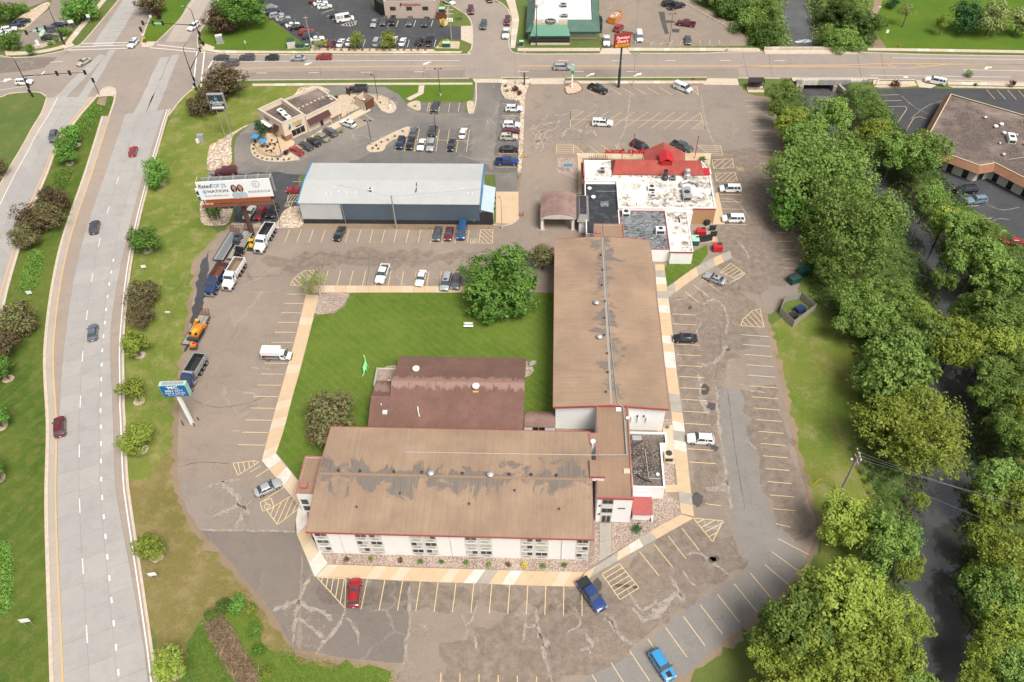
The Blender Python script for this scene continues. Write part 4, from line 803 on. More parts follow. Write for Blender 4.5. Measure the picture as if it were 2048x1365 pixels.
def dump_truck(cx, cy, deg, cab, bed, label, inside='rust', ext=True, L=8.4):
 loc = P(cx, cy, 1.2); loc.z = .03; r = thing('dump_truck', label, 'dump truck', loc, math.radians(deg), 'dump trucks in the parking lot', keep=False)
 f = L/2
 MB().box(-f+.2, f-.5, -.45, .45, .75, 1.05).build('chassis', M['dark_steel'], r)
 b = MB(); rings = []
 for x, w_, z0, z1 in ((f, .78, .55, 1.45), (f-.12, .88, .5, 1.72), (f-.6, .95, .6, 1.85), (f-1.75, 1.02, .7, 2.0)):
  rings.append([(x, -w_, z0), (x, -w_, z1-.18), (x, -w_*.8, z1), (x, w_*.8, z1), (x, w_, z1-.18), (x, w_, z0)])
 b.loft(rings); b.build('hood', M['car_'+cab], r, smooth=35)
 c = MB(); rings = []
 for z, x0, x1, w_ in ((.75, f-3.1, f-1.7, 1.1), (1.95, f-3.1, f-1.7, 1.12), (2.75, f-3.0, f-2.1, 1.0), (2.9, f-2.95, f-2.25, .9)): rings.append([(x0, -w_, z), (x1, -w_, z), (x1, w_, z), (x0, w_, z)])
 c.loft(rings); cabo = c.build('cab', M['car_'+cab], r, smooth=30)
 MB().quad((f-1.69, -1.0, 2.02), (f-1.69, 1.0, 2.02), (f-2.08, .92, 2.7), (f-2.08, -.92, 2.7)).build('windscreen', M['car_glass'], r)
 for s in (-1, 1):
  q = [(f-1.85, s*1.128, 2.02), (f-2.75, s*1.128, 2.02), (f-2.75, s*1.03, 2.65), (f-2.2, s*1.03, 2.65)]; MB().quad(*(q if s > 0 else q[::-1])).build('side_window', M['car_glass'], r)
  MB().box(f-1.75, f-1.6, s*1.45-.06, s*1.45+.06, 1.7, 2.3).build('mirror', M['chrome'], r)
  MB().box(f-.1, f+.02, s*.66-.14, s*.66+.14, .95, 1.15).build('headlight', M['head_lens'], r)
  MB().box(f-1.75, f-.35, s*1.0-.18, s*1.0+.2, .95, 1.12).build('fender', M['car_'+cab], r)
  MB().tube((f-3.25, s*1.0, .9), (f-3.25, s*1.0, 3.4), .08).build('exhaust_stack', M['chrome'], r, smooth=40)
  MB().tube((f-2.8, s*1.05, .75), (f-1.9, s*1.05, .75), .28, n=12).build('fuel_tank', M['chrome'], r, smooth=40)
 MB().box(f-.02, f+.06, -.5, .5, .8, 1.42).build('grille', M['black_plastic'], r); MB().box(f-.05, f+.18, -1.15, 1.15, .45, .78).build('bumper', M['chrome'], r)
 x0, x1 = -f, f-3.45; t = MB()
 def wall(a, b_): t.add(a+b_, [(0,1,2,3), (7,6,5,4), (0,4,5,1), (1,5,6,2), (2,6,7,3), (3,7,4,0)])
 for s in (-1, 1):
  wall([(x0, s*1.12, 1.25), (x1, s*1.12, 1.25), (x1, s*1.25, 2.65), (x0, s*1.25, 2.5)], [(x0, s*1.02, 1.25), (x1, s*1.02, 1.25), (x1, s*1.13, 2.65), (x0, s*1.13, 2.5)])
  for k in range(5):
   xx = x0+.2+(x1-x0-.4)*k/4; t.box(xx-.06, xx+.06, s*1.27-.05, s*1.27+.03, 1.2, 2.5)
 t.box(x1-.1, x1, -1.13, 1.13, 1.25, 2.75); t.box(x0, x0+.1, -1.13, 1.13, 1.25, 2.45); t.box(x1, x1+.55, -1.0, 1.0, 2.72, 2.82)
 t.box(x0, x1, -1.05, 1.05, 1.15, 1.25); t.build('dump_bed', M['car_'+bed] if 'car_'+bed in M else M[bed], r)
 MB().box(x0+.1, x1-.1, -1.02, 1.02, 1.255, 1.30).build('bed_floor', M[inside], r)
 ln = MB()
 for s in (-1, 1): ln.quad((x0+.12, s*1.0, 1.3), (x1-.12, s*1.0, 1.3), (x1-.12, s*1.1, 2.5), (x0+.12, s*1.1, 2.4))
 ln.quad((x0+.12, -1.0, 1.3), (x0+.12, 1.0, 1.3), (x0+.12, 1.1, 2.38), (x0+.12, -1.1, 2.38)); ln.quad((x1-.13, -1.0, 1.3), (x1-.13, 1.0, 1.3), (x1-.13, 1.1, 2.6), (x1-.13, -1.1, 2.6)); ln.build('bed_liner', M[inside], r)
 MB().tube((x0+.4, -.7, 2.75), (x1-.2, -.7, 2.8), .0+.03, n=5).build('tarp_bar', M['dark_steel'], r) if not ext else None
 wheels_for(r, (f-1.0,), 1.05, .52, .32); wheels_for(r, (x0+.75, x0+2.05, x0+3.3), .98, .52, .55)
 return r
def flatbed(cx, cy, deg, L, label, deck='wood_grey', ramps=True, group='flatbed trailers'):
 loc = P(cx, cy, .9); loc.z = .03; r = thing('flatbed_trailer', label, 'trailer', loc, math.radians(deg), group, keep=False)
 f = L/2; n = 9
 for i in range(n):
  y = -1.15+2.3*(i+.5)/n; MB().box(-f, f, y-.115, y+.115, .86, .92+random.uniform(0, .012)).build('plank', random.choice([M[deck], M['wood_grey'], M['steel']]), r)
 for s in (-1, 1): MB().box(-f, f, s*1.22-.06, s*1.22+.06, .68, .95).build('side_rail', M['dark_steel'], r)
 MB().box(-f, f, -.4, .4, .55, .85).build('chassis', M['dark_steel'], r); MB().box(f, f+1.5, -.12, .12, .5, .7).build('drawbar', M['dark_steel'], r)
 wheels_for(r, (-f+1.2, -f+2.1), 1.12, .42, .3)
 if ramps:
  for s in (-1, 1):
   m_ = MB(); y = s*.62
   for k in (-.42, .42): m_.slab([(-f-.02, y+k-.05, .95), (-f-.02, y+k+.05, .95), (-f-.75, y+k+.05, 2.25), (-f-.75, y+k-.05, 2.25)], .08)
   for k in range(7):
    t_ = k/6; x = -f-.02-.73*t_; z = .95+1.3*t_; m_.box(x-.04, x+.04, y-.42, y+.42, z-.04, z+.02)
   m_.build('ramp', M['rust'], r)
 return r
def machine(cx, cy, deg, colour, label, kind='skid'):
 loc = P(cx, cy, 1.4); loc.z = .96 if kind != 'ground' else .03
 r = thing('compact_loader' if kind in ('skid', 'ground') else 'road_paver', label, 'machine', loc, math.radians(deg), None, keep=False)
 c = M['car_'+colour]
 if kind == 'paver':
  MB().box(-1.6, 1.2, -.85, .85, .35, 1.15).build('body', c, r); h = MB(); h.box(1.2, 2.2, -1.15, -1.0, .5, 1.3); h.box(1.2, 2.2, 1.0, 1.15, .5, 1.3); h.box(1.2, 2.2, -1, 1, .45, .55); h.build('hopper', c, r)
  MB().box(-2.2, -1.6, -1.2, 1.2, .25, .7).build('screed', M['dark_steel'], r); MB().box(-1.2, .2, -.5, .5, 1.15, 1.35).build('engine_cover', M['car_yellow'], r)
  for s in (-1, 1): MB().box(-1.4, 1.1, s*.95-.14, s*.95+.14, 0, .5).build('track', M['rubber'], r); MB().box(-1.5, -1.0, s*.6-.2, s*.6+.2, 1.15, 1.5).build('seat', M['black_plastic'], r)
  for k in (-1, 1): MB().tube((-1.1, k*.82, 1.15), (-1.1, k*.82, 1.9), .03).build('handrail', c, r)
  return r
 b = MB(); b.loft([[(x, -w_, z0), (x, w_, z0), (x, w_*.9, z1), (x, -w_*.9, z1)] for x, w_, z0, z1 in ((-1.3, .55, .4, 1.0), (-1.1, .62, .3, 1.25), (-.4, .62, .3, 1.3), (.6, .55, .3, .8), (.9, .5, .35, .7))]); b.build('body', c, r)
 cg = MB()
 for x in (-.45, .55):
  for s in (-1, 1): cg.tube((x, s*.5, .7), (x*.8, s*.45, 1.95), .045, n=6)
 cg.build('cab_frame', M['black_plastic'], r); MB().box(-.45, .5, -.5, .5, 1.93, 2.0).build('roof', c, r); MB().box(-.3, .15, -.3, .3, .8, 1.25).build('seat', M['black_plastic'], r)
 for s in (-1, 1): MB().slab([(-1.1, s*.72-.07, 1.3), (-1.1, s*.72+.07, 1.3), (1.3, s*.72+.07, .55), (1.3, s*.72-.07, .55)], .16).build('lift_arm', c, r)
 k = MB(); k.prism([(1.2, -.85), (1.7, -.85), (1.7, .85), (1.2, .85)], .1, .2); k.box(1.2, 1.28, -.85, .85, .1, .65); k.build('bucket', M['dark_steel'], r)
 wheels_for(r, (-.75, .6), .72, .38, .25)
 return r
def box_truck(cx, cy, deg, label):
 loc = P(cx, cy, 1.4); loc.z = .03; r = thing('box_truck', label, 'truck', loc, math.radians(deg), None, keep=False); r.scale = (.87,)*3
 MB().box(-3.2, 1.0, -1.1, 1.1, .85, 2.95).build('cargo_box', M['car_white'], r)
 for s in (-1, 1):
  q = MB(); y = s*1.108; q.quad((-3.1, y, .95), (.9, y, .95), (.9, y, 1.85), (-3.1, y, 1.95)); o_ = q.build('side_graphic', M['car_navy'], r)
  for (x0_, x1_, z0_, z1_, mm) in ((-2.6, -.3, 1.58, 1.78, 'car_purple'), (-2.75, -.5, 1.36, 1.52, 'car_orange'), (-.6, .5, 1.3, 1.55, 'car_pale_blue'), (-2.5, .6, 1.02, 1.2, 'car_silver')):
   MB().quad((x0_, y+s*.006, z0_), (x1_, y+s*.006, z0_), (x1_+.2, y+s*.006, z1_), (x0_+.25, y+s*.006, z1_)).build('graphic_stripe', M[mm], r)
 b = MB(); b.loft([[(x, -w_, z0), (x, -w_, z1-.1), (x, -w_*.85, z1), (x, w_*.85, z1), (x, w_, z1-.1), (x, w_, z0)] for x, w_, z0, z1 in ((1.0, 1.0, .5, 1.3), (2.1, 1.0, .5, 1.3), (2.9, .95, .5, 1.12), (3.15, .85, .5, .95))]); b.build('body', M['car_white'], r, smooth=35)
 b = MB(); b.loft([[(x0, -w_, z), (x1, -w_, z), (x1, w_, z), (x0, w_, z)] for z, x0, x1, w_ in ((1.25, 1.0, 2.35, .98), (1.95, 1.0, 1.75, .86), (2.02, 1.05, 1.65, .8))]); b.build('cab', M['car_white'], r, smooth=30)
 MB().quad((2.37, -.93, 1.3), (2.37, .93, 1.3), (1.78, .82, 1.93), (1.78, -.82, 1.93)).build('windscreen', M['car_glass'], r)
 for s in (-1, 1):
  q = [(2.2, s*.985, 1.32), (1.1, s*.985, 1.32), (1.1, s*.89, 1.9), (1.72, s*.89, 1.9)]; MB().quad(*(q if s > 0 else q[::-1])).build('side_window', M['car_glass'], r)
  MB().box(2.1, 2.25, s*1.25-.1, s*1.25+.1, 1.25, 1.6).build('mirror', M['black_plastic'], r); MB().box(3.05, 3.17, s*.65-.16, s*.65+.16, .72, .88).build('headlight', M['head_lens'], r)
 MB().box(3.1, 3.25, -.95, .95, .4, .62).build('bumper', M['black_plastic'], r); wheels_for(r, (2.35,), .88, .38, .25); wheels_for(r, (-1.9,), .85, .38, .5)
 return r
def text_mesh(txt, size, shear=0, ext=.004, sx=1.0, space=1.0):
 cu = bpy.data.curves.new('lettering', 'FONT'); cu.body = txt; cu.size = size; cu.align_x = 'CENTER'; cu.align_y = 'CENTER'; cu.shear = shear; cu.extrude = ext; cu.resolution_u = 2; cu.space_character = space
 cu.offset = size*.018
 ob = bpy.data.objects.new('lettering_tmp', cu); C.objects.link(ob); dg = bpy.context.evaluated_depsgraph_get(); me = bpy.data.meshes.new_from_object(ob.evaluated_get(dg))
 bpy.data.objects.remove(ob); bpy.data.curves.remove(cu)
 if sx != 1.0:
  for v in me.vertices: v.co.x *= sx
 return me
def text3(txt, loc, size, m, parent, rot=(math.pi/2, 0, 0), local=False, shear=0, sx=1.0, name='lettering', ext=.004, space=1.0):
 me = text_mesh(txt, size, shear, ext, sx, space); me.materials.clear(); me.materials.append(m)
 o_ = link(name, me, parent); o_.location = Vector(loc)-(Vector((0, 0, 0)) if local else org(parent)); o_.rotation_euler = rot
 return o_
def roofmat(name, axis, ridge, c=(.335, .23, .153), c2=(.225, .155, .108), dark=(.095, .085, .08), k=.042, base=.43, seedv=0):
 m, t, b = nodes(name); tc = N(t, 'ShaderNodeTexCoord'); sx = N(t, 'ShaderNodeSeparateXYZ'); t.links.new(tc.outputs['Object'], sx.inputs[0])
 cr = sx.outputs['Y' if axis == 'x' else 'X']; d = mth(t, 'ABSOLUTE', mth(t, 'SUBTRACT', cr, ridge))
 sc = (.26, .2, .3) if axis == 'x' else (.2, .26, .3)
 v2 = coords(t, sc); v = coords(t)
 n1 = noise(t, v2, 1.0, 9, .68, .8)
 mask = ramp(t, mth(t, 'SUBTRACT', n1, mth(t, 'ADD', base, mth(t, 'MULTIPLY', d, k))), -.012, .03)
 far = ramp(t, d, 7.5, 5.5); mask = mth(t, 'MULTIPLY', mask, far)
 st = (6, .25, 1) if axis == 'x' else (.25, 6, 1)
 streak = noise(t, coords(t, st), 1.0, 3)
 col = mix(t, ramp(t, noise(t, v, .12, 5, .65), .35, .68), c, c2)
 col = mix(t, mth(t, 'MULTIPLY', ramp(t, noise(t, coords(t, tuple(x*.5 for x in st)), 1.0, 4), .45, .7), .25), col, tuple(x*.6 for x in c2))
 fs = noise(t, v, 5, 3, .8); col = mix(t, mth(t, 'MULTIPLY', ramp(t, fs, .45, .7), .4), col, tuple(min(1, x*1.5) for x in c2))
 dk = mix(t, ramp(t, streak, .35, .65), dark, tuple(x*1.8 for x in dark))
 col = mix(t, mth(t, 'MULTIPLY', mask, .75), col, dk)
 t.links.new(col, b.inputs['Base Color']); b.inputs['Roughness'].default_value = .95; bump(t, b, fs, .3, .03); M[name] = m
def shingle(name, c, c2, light=None, ridge=None):
 m, t, b = nodes(name); v = coords(t)
 col = mix(t, ramp(t, noise(t, v, .25, 5, .7), .38, .65), c, c2)
 col = mix(t, mth(t, 'MULTIPLY', ramp(t, noise(t, coords(t, (1.2, 5, 5)), 1.6, 3, .8), .48, .7), .45), col, tuple(x*.55 for x in c))
 if light:
  tc = N(t, 'ShaderNodeTexCoord'); sx = N(t, 'ShaderNodeSeparateXYZ'); t.links.new(tc.outputs['Object'], sx.inputs[0])
  d = mth(t, 'ABSOLUTE', mth(t, 'SUBTRACT', sx.outputs['Y'], ridge)); n1 = noise(t, coords(t, (1, .5, .5)), 1.1, 6, .75)
  col = mix(t, mth(t, 'MULTIPLY', ramp(t, mth(t, 'SUBTRACT', n1, mth(t, 'ADD', .30, mth(t, 'MULTIPLY', d, .15))), 0, .08), .75), col, light)
 t.links.new(col, b.inputs['Base Color']); b.inputs['Roughness'].default_value = .92; M[name] = m
def inset(poly, d):
 n = len(poly); pts = [Vector((p[0], p[1], 0)) for p in poly]
 A = sum(pts[i].x*pts[(i+1)%n].y-pts[(i+1)%n].x*pts[i].y for i in range(n)); s = 1 if A > 0 else -1; out = []
 for i in range(n):
  a, b, c = pts[i-1], pts[i], pts[(i+1)%n]; t1, t2 = (b-a).normalized(), (c-b).normalized()
  n1, n2 = Vector((-t1.y, t1.x, 0))*s, Vector((-t2.y, t2.x, 0))*s; k = (n1+n2); L = k.length
  out.append(b+k.normalized()*d/max(.3, (k.normalized().dot(n1)))) if L > 1e-6 else out.append(b+n1*d)
 return out
def flat_block(root, poly, z, ph, wall, roof, cap, t=.3, capname='coping', z0=0):
 poly = [Vector((p[0], p[1], 0)) for p in poly]; inn = inset(poly, t); n = len(poly); mb = MB()
 vs = [(p.x, p.y, z0) for p in poly]+[(p.x, p.y, z) for p in poly]+[(p.x, p.y, z) for p in inn]+[(p.x, p.y, z-ph) for p in inn]
 f = []
 for i in range(n):
  j = (i+1) % n; f += [(i, j, n+j, n+i), (2*n+i, 2*n+j, 3*n+j, 3*n+i)]
 mb.add(vs, f); w_ = mb.build('wall', wall, root)
 out = inset(poly, -.06); inn2 = inset(poly, t+.04); mb = MB(); vs = [(p.x, p.y, z+.003) for p in out]+[(p.x, p.y, z+.003) for p in inn2]+[(p.x, p.y, z+.10) for p in out]+[(p.x, p.y, z+.10) for p in inn2]; f = []
 for i in range(n):
  j = (i+1) % n; f += [(2*n+i, 2*n+j, 3*n+j, 3*n+i), (i, j, 2*n+j, 2*n+i), (n+j, n+i, 3*n+i, 3*n+j), (j, i, n+i, n+j)]
 mb.add(vs, f); mb.build(capname, cap, root)
 mb = MB(); mb.add([(p.x, p.y, z-ph+.004) for p in inn], [tuple(range(n))]); r_ = mb.build('roof', roof, root)
 return w_, r_
def window(root, a, b, z0, z1, frame=None, glass=None, panes=2, name='window', proud=.05, mull=.06, fr=.07):
 """window on a wall running from a to b (seen from outside, left to right)"""
 a, b = Vector((a[0], a[1], 0)), Vector((b[0], b[1], 0)); t = (b-a).normalized(); nn = Vector((t.y, -t.x, 0)); L = (b-a).length
 glass = glass or [M['window_glass']]
 def bx(mb, u0, u1, za, zb, d0, d1):
  p = [a+t*u0+nn*d0, a+t*u1+nn*d0, a+t*u1+nn*d1, a+t*u0+nn*d1]; mb.prism(p, za, zb)
 f = MB(); bx(f, 0, L, z0, z0+fr, -.02, proud); bx(f, 0, L, z1-fr, z1, -.02, proud); bx(f, 0, fr, z0+fr, z1-fr, -.02, proud); bx(f, L-fr, L, z0+fr, z1-fr, -.02, proud)
 for i in range(1, panes): u_ = L*i/panes; bx(f, u_-mull/2, u_+mull/2, z0+fr, z1-fr, -.02, proud)
 w_ = f.build(name, frame or M['white_trim'], root)
 for i in range(panes):
  g = MB(); bx(g, L*i/panes+mull/2, L*(i+1)/panes-mull/2, z0+fr, z1-fr, -.02, .015); g.build('pane', glass[i % len(glass)], w_)
 return w_
def door(root, a, b, z1, m, glass=None, leaves=2, z0=0):
 a, b = Vector((a[0], a[1], 0)), Vector((b[0], b[1], 0)); t = (b-a).normalized(); nn = Vector((t.y, -t.x, 0)); L = (b-a).length
 for i in range(leaves):
  p, q = a+t*(L*i/leaves+.03), a+t*(L*(i+1)/leaves-.03); d_ = MB().prism([p, q, q+nn*.06, p+nn*.06], z0+.04, z1).build('door', m, root)
  if glass: p2, q2 = p.lerp(q, .15), q.lerp(p, .15); MB().prism([p2+nn*.05, q2+nn*.05, q2+nn*.07, p2+nn*.07], z0+.3, z1-.15).build('pane', glass, d_)
  h = (q if i == 0 else p).lerp(p if i == 0 else q, .1)+nn*.09; MB().tube((h.x, h.y, z0+.9), (h.x, h.y, z0+1.3), .025).build('handle', M['steel'], d_)
def hvac(root, c, sx, sy, h, rz=0, m=None, fans=1, name='roof_unit'):
 u_ = MB().obox(c, sx, sy, h, rz).build(name, m or M['galv'], root)
 for i in range(fans):
  k = (i+.5)/fans-.5; x = c[0]+math.cos(rz)*k*sx; y = c[1]+math.sin(rz)*k*sx
  MB().tube((x, y, c[2]+h), (x, y, c[2]+h+.06), min(sx/fans, sy)*.36, n=12).build('fan', M['dark_steel'], u_)
 gx_, gy_ = math.sin(rz), -math.cos(rz); MB().obox((c[0]+gx_*(sy/2+.012), c[1]+gy_*(sy/2+.012), c[2]+.15*h), sx*.8, .02, h*.6, rz).build('grille', M['dark_steel'], u_)
 return u_
def vent(root, c, s=.5, m=None, name='roof_vent'):
 return MB().lathe(c, [(s*.45, 0), (s*.45, s*.5), (s*.85, s*.55), (s*.9, s*.95), (s*.6, s*1.25), (0, s*1.35)], 12).build(name, m or M['white_trim'], root, smooth=40)
def pipe(root, pts, r=.05, m=None, name='conduit'):
 return MB().path([Vector(p) for p in pts], [r]*len(pts), 6).build(name, m or M['galv'], root)
plain('fascia_pink', (.36, .15, .12), .8); plain('white_tile', (.74, .72, .68), .85, scale=.5, c2=(.60, .56, .50)); plain('stucco', (.66, .54, .42), .9, var=.05, scale=.4); plain('stucco_grey', (.50, .44, .37), .9, var=.06)
plain('tan_wall', (.45, .26, .13), .9, var=.1); plain('brick', (.30, .16, .10), .9, var=.2, scale=6); plain('awning', (.075, .025, .022), .8); plain('green_metal', (.15, .32, .23), .45, .1); plain('green_dark', (.015, .07, .055), .6)
plain('metal_white', (.58, .585, .575), .4, .3, c2=(.52, .52, .50), scale=.25); plain('metal_siding', (.55, .57, .575), .5, .2, c2=(.46, .48, .48), scale=.3); plain('metal_blue', (.085, .12, .16), .5, .2, c2=(.11, .14, .175), scale=.2); plain('trim_blue', (.03, .22, .46), .5)
plain('base_black', (.016, .018, .022), .7, c2=(.035, .035, .036), scale=1.2); plain('light_blue_panel', (.47, .56, .62), .5)
def dirtyroof():
 m, t, b = nodes('membrane_white'); v = coords(t)
 n1 = noise(t, v, .16, 4, .6); n2 = noise(t, v, .9, 8, .75, .5)
 col = mix(t, ramp(t, noise(t, v, .3, 4), .4, .7), (.74, .70, .66), (.68, .58, .48))
 mk = mth(t, 'MULTIPLY', ramp(t, n1, .42, .56), ramp(t, n2, .43, .57))
 col = mix(t, mth(t, 'MULTIPLY', mk, .9), col, (.09, .075, .06)); t.links.new(col, b.inputs['Base Color']); b.inputs['Roughness'].default_value = .8; M['membrane_white'] = m
 m, t, b = nodes('membrane_black'); v = coords(t)
 col = mix(t, ramp(t, noise(t, v, .5, 6, .75, .8), .5, .75), (.028, .031, .036), (.10, .105, .11)); t.links.new(col, b.inputs['Base Color']); b.inputs['Roughness'].default_value = .55; M['membrane_black'] = m
 m, t, b = nodes('tile_worn'); v = coords(t)
 bk = N(t, 'ShaderNodeTexBrick'); bk.inputs['Scale'].default_value = 1.0; bk.inputs['Brick Width'].default_value = 1.0; bk.inputs['Row Height'].default_value = .75; bk.inputs['Mortar Size'].default_value = .02
 bk.inputs['Color1'].default_value = (.26, .27, .28, 1); bk.inputs['Color2'].default_value = (.17, .18, .19, 1); bk.inputs['Mortar'].default_value = (.05, .05, .055, 1); t.links.new(v, bk.inputs['Vector'])
 n2 = noise(t, coords(t, (1, 2.2, 1)), 1.1, 6, .8); col = mix(t, ramp(t, n2, .5, .56), bk.outputs[0], (.028, .03, .033)); t.links.new(col, b.inputs['Base Color']); b.inputs['Roughness'].default_value = .7; M['tile_worn'] = m
dirtyroof()
stones('roof_gravel', [(.16, .12, .10), (.23, .175, .145), (.11, .085, .07), (.19, .145, .12)], 5, gap=(.06, .045, .04), mixn=.9)
stones('roof_gravel_dark', [(.12, .095, .08), (.19, .145, .115), (.06, .05, .045), (.27, .215, .18)], 3.5, gap=(.03, .025, .022), mixn=.9)
sw = thing('hotel_wing', 'white three-storey hotel wing with tan gabled roof above the gravel shrub bed', 'building', (-14.8, 71.9, 0))
roofmat('roof_south', 'x', 0.0); roofmat('roof_east', 'y', 0.0, base=.435, k=.05); roofmat('roof_flat_tan', 'x', 500, c=(.30, .195, .125), c2=(.22, .145, .10))
wx0, wx1, wy0, wy1, ez, rz_ = -36.0, 6.6, 62.1, 81.4, 6.95, 7.85
ym = (61.8+81.8)/2
m_ = MB(); m_.prism([(wx0, wy0), (wx1, wy0), (wx1, wy1), (wx0, wy1)], 0, ez)
for x in (wx0, wx1): m_.add([(x, wy0, ez), (x, wy1, ez), (x, ym, rz_-.1)], [(0,1,2)])
m_.build('wall', M['white_wall'], sw)
rx0, rx1 = -36.7, 7.1
for y0, y1 in ((61.8, ym), (81.8, ym)):
 MB().slab([(rx0, y0, ez+.1), (rx1, y0, ez+.1), (rx1, y1, rz_+.1), (rx0, y1, rz_+.1)], .16).build('roof_slope', M['roof_south'], sw)
 MB().box(rx0-.02, rx1+.02, min(y0, y0+math.copysign(.12, 60-y0 if y0 < 70 else 1)), max(y0, y0+math.copysign(.12, -1 if y0 < 70 else 1)), ez-.18, ez+.13).build('fascia', M['red_trim'], sw)
for x in (rx0, rx1):
 s = -1 if x < 0 else 1
 for ya, yb in ((61.8, ym), (81.8, ym)):
  MB().add([(x, ya, ez-.15), (x, yb, rz_-.15), (x, yb, rz_+.14), (x, ya, ez+.14), (x+s*.1, ya, ez-.15), (x+s*.1, yb, rz_-.15), (x+s*.1, yb, rz_+.14), (x+s*.1, ya, ez+.14)], [(0,1,2,3), (7,6,5,4), (0,4,5,1), (3,2,6,7), (0,3,7,4), (1,5,6,2)]).build('rake_trim', M['fascia_pink'], sw)
WINX = [(-35.7,-33.8),(-29.4,-27.6),(-27.2,-25.4),(-20.9,-19.1),(-18.7,-16.9),(-12.4,-10.6),(-10.2,-8.4),(-3.8,-2.0),(-1.6,.3),(4.7,6.5)]
random.seed(3)
plain('panel_grey', (.62, .60, .57), .8, var=.03)
for grp in ((0,),(1,2),(3,4),(5,6),(7,8),(9,)):
 xa, xb = WINX[grp[0]][0]-.12, WINX[grp[-1]][1]+.12; MB().box(xa, xb, wy0-.025, wy0+.02, .25, 6.7).build('bay_panel', M['panel_grey'], sw)
for xa, xb in WINX:
 for z0 in (1.0, 3.15, 5.3):
  gl = random.choice([[M['window_glass'], M['curtain']], [M['curtain'], M['window_glass']], [M['window_glass'], M['curtain']], [M['curtain'], M['curtain']], [M['window_glass'], M['window_glass']]])
  window(sw, (xa, wy0-.03), (xb, wy0-.03), z0, z0+1.15, M['panel_grey'], gl, 2)
  MB().box((xa+xb)/2-.55, (xa+xb)/2+.55, wy0-.1, wy0, z0-.5, z0-.14).build('air_conditioner', M['galv'], sw)
for x in (-31.7, -14.6, 2.5): pipe(sw, [(x, wy0-.12, .1), (x, wy0-.12, ez)], .06, M['white_trim'], 'downpipe')
for x in (-18.5, -9.0): vent(sw, (x, ym+.3, rz_+.05), .62, M['galv'])
for x in (-33.5, -30, -24.5, -20, -13.5, -6, -2.5, 1.5): MB().lathe((x, ym+.6, rz_), [(.22, 0), (.22, .25), (.26, .28), (.12, .3)], 8).build('stack_pipe', M['dark_steel'], sw)
for x, y in ((-23, 68.5), (-12, 67), (-29.5, 66), (-5, 69.5), (2, 66.5)): MB().lathe((x, y, ez+.1+(y-61.8)*.09), [(.12, 0), (.12, .3), (.2, .32), (0, .4)], 8).build('stack_pipe', M['dark_steel'], sw)
pipe(sw, [(-23.5, 81.7, 7.15), (-23.5, 76.6, 7.55), (7.2, 76.8, 7.55), (13.0, 77.0, 7.5), (13.0, 84, 7.5)], .06)
MB().box(rx0+.1, rx1-.1, ym-.22, ym+.22, rz_+.06, rz_+.12).build('ridge_cap', M['roof_flat_tan'], sw)
a = P(618,914,5.6); b = P(601,988,5.6)
st_ = thing('stair_tower', 'narrow flat-roofed stair block with pink edge on the hotel wing end', 'building', (-37.8, 70.5, 0))
flat_block(st_, [(a.x-.6, b.y), (-36.1, b.y), (-36.1, a.y), (a.x-.6, a.y)], 5.7, .25, M['white_wall'], M['roof_flat_tan'], M['fascia_pink'], .15, 'coping')
MB().box(a.x-.2, a.x+1.0, b.y+1.0, b.y+2.1, 5.5, 5.9).build('roof_hatch', M['fascia_pink'], st_)
for z in (.6, 2.6): window(st_, (a.x-.2, b.y), (a.x+.9, b.y), z, z+1.3, M['dark_steel'])
ew = thing('hotel_wing', 'long white hotel wing with tan gabled roof beside the courtyard maple', 'building', (10.85, 109.6, 0))
X0, X1, Y0, Y1, EZ, RZ = .95, 20.7, 87.2, 132.0, 6.7, 7.5; XM = 10.85
m_ = MB(); m_.prism([(X0+.4, Y0+.5), (X1-.4, Y0+.5), (X1-.4, Y1-.3), (X0+.4, Y1-.3)], 0, EZ)
for y in (Y0+.5, Y1-.3): m_.add([(X0+.4, y, EZ), (X1-.4, y, EZ), (XM, y, RZ-.1)], [(0,1,2)])
m_.build('wall', M['white_wall'], ew)
for x0, x1 in ((X0, XM), (X1, XM)): MB().slab([(x0, Y0, EZ+.1), (x0, Y1, EZ+.1), (x1, Y1, RZ+.1), (x1, Y0, RZ+.1)], .16).build('roof_slope', M['roof_east'], ew)
for x in (X0, X1):
 s = -1 if x < 5 else 1; MB().box(min(x, x+s*.1), max(x, x+s*.1), Y0, Y1, EZ-.18, EZ+.13).build('fascia', M['fascia_pink'], ew)
for y, s in ((Y0, -1), (Y1, 1)):
 for xa in (X0, X1): MB().add([(xa, y, EZ-.3), (XM, y, RZ-.3), (XM, y, RZ+.14), (xa, y, EZ+.14), (xa, y+s*.12, EZ-.3), (XM, y+s*.12, RZ-.3), (XM, y+s*.12, RZ+.14), (xa, y+s*.12, EZ+.14)], [(0,1,2,3), (7,6,5,4), (0,4,5,1), (3,2,6,7), (0,3,7,4), (1,5,6,2)]).build('rake_trim', M['red_trim'], ew)
for i, y in enumerate(np.arange(Y0+4, Y1-2, 3.4)):
 for z0 in (1.0, 3.15, 5.2):
  window(ew, (X0+.4, y+.8), (X0+.4, y-.8), z0, z0+1.15, M['panel_grey'], [M['window_glass'], M['curtain']]); window(ew, (X1-.4, y-.8), (X1-.4, y+.8), z0, z0+1.15, M['panel_grey'], [M['curtain'], M['window_glass']])
for x, y in ((9.0, 112), (9.3, 103)): vent(ew, (x, y, 7.4), .62, M['galv'])
pipe(ew, [(11.0, Y1-.5, RZ+.2), (11.1, 115, RZ+.2), (11.4, 100, RZ+.2), (11.9, Y0+.4, RZ+.15), (12.9, Y0-.4, 7.55), (12.9, 77, 7.5)], .07)
for y in np.arange(90, 130, 4.5): MB().lathe((10.5+random.uniform(-.5, .2), y, RZ), [(.14, 0), (.14, .35), (.2, .37), (0, .42)], 8).build('stack_pipe', M['dark_steel'], ew)
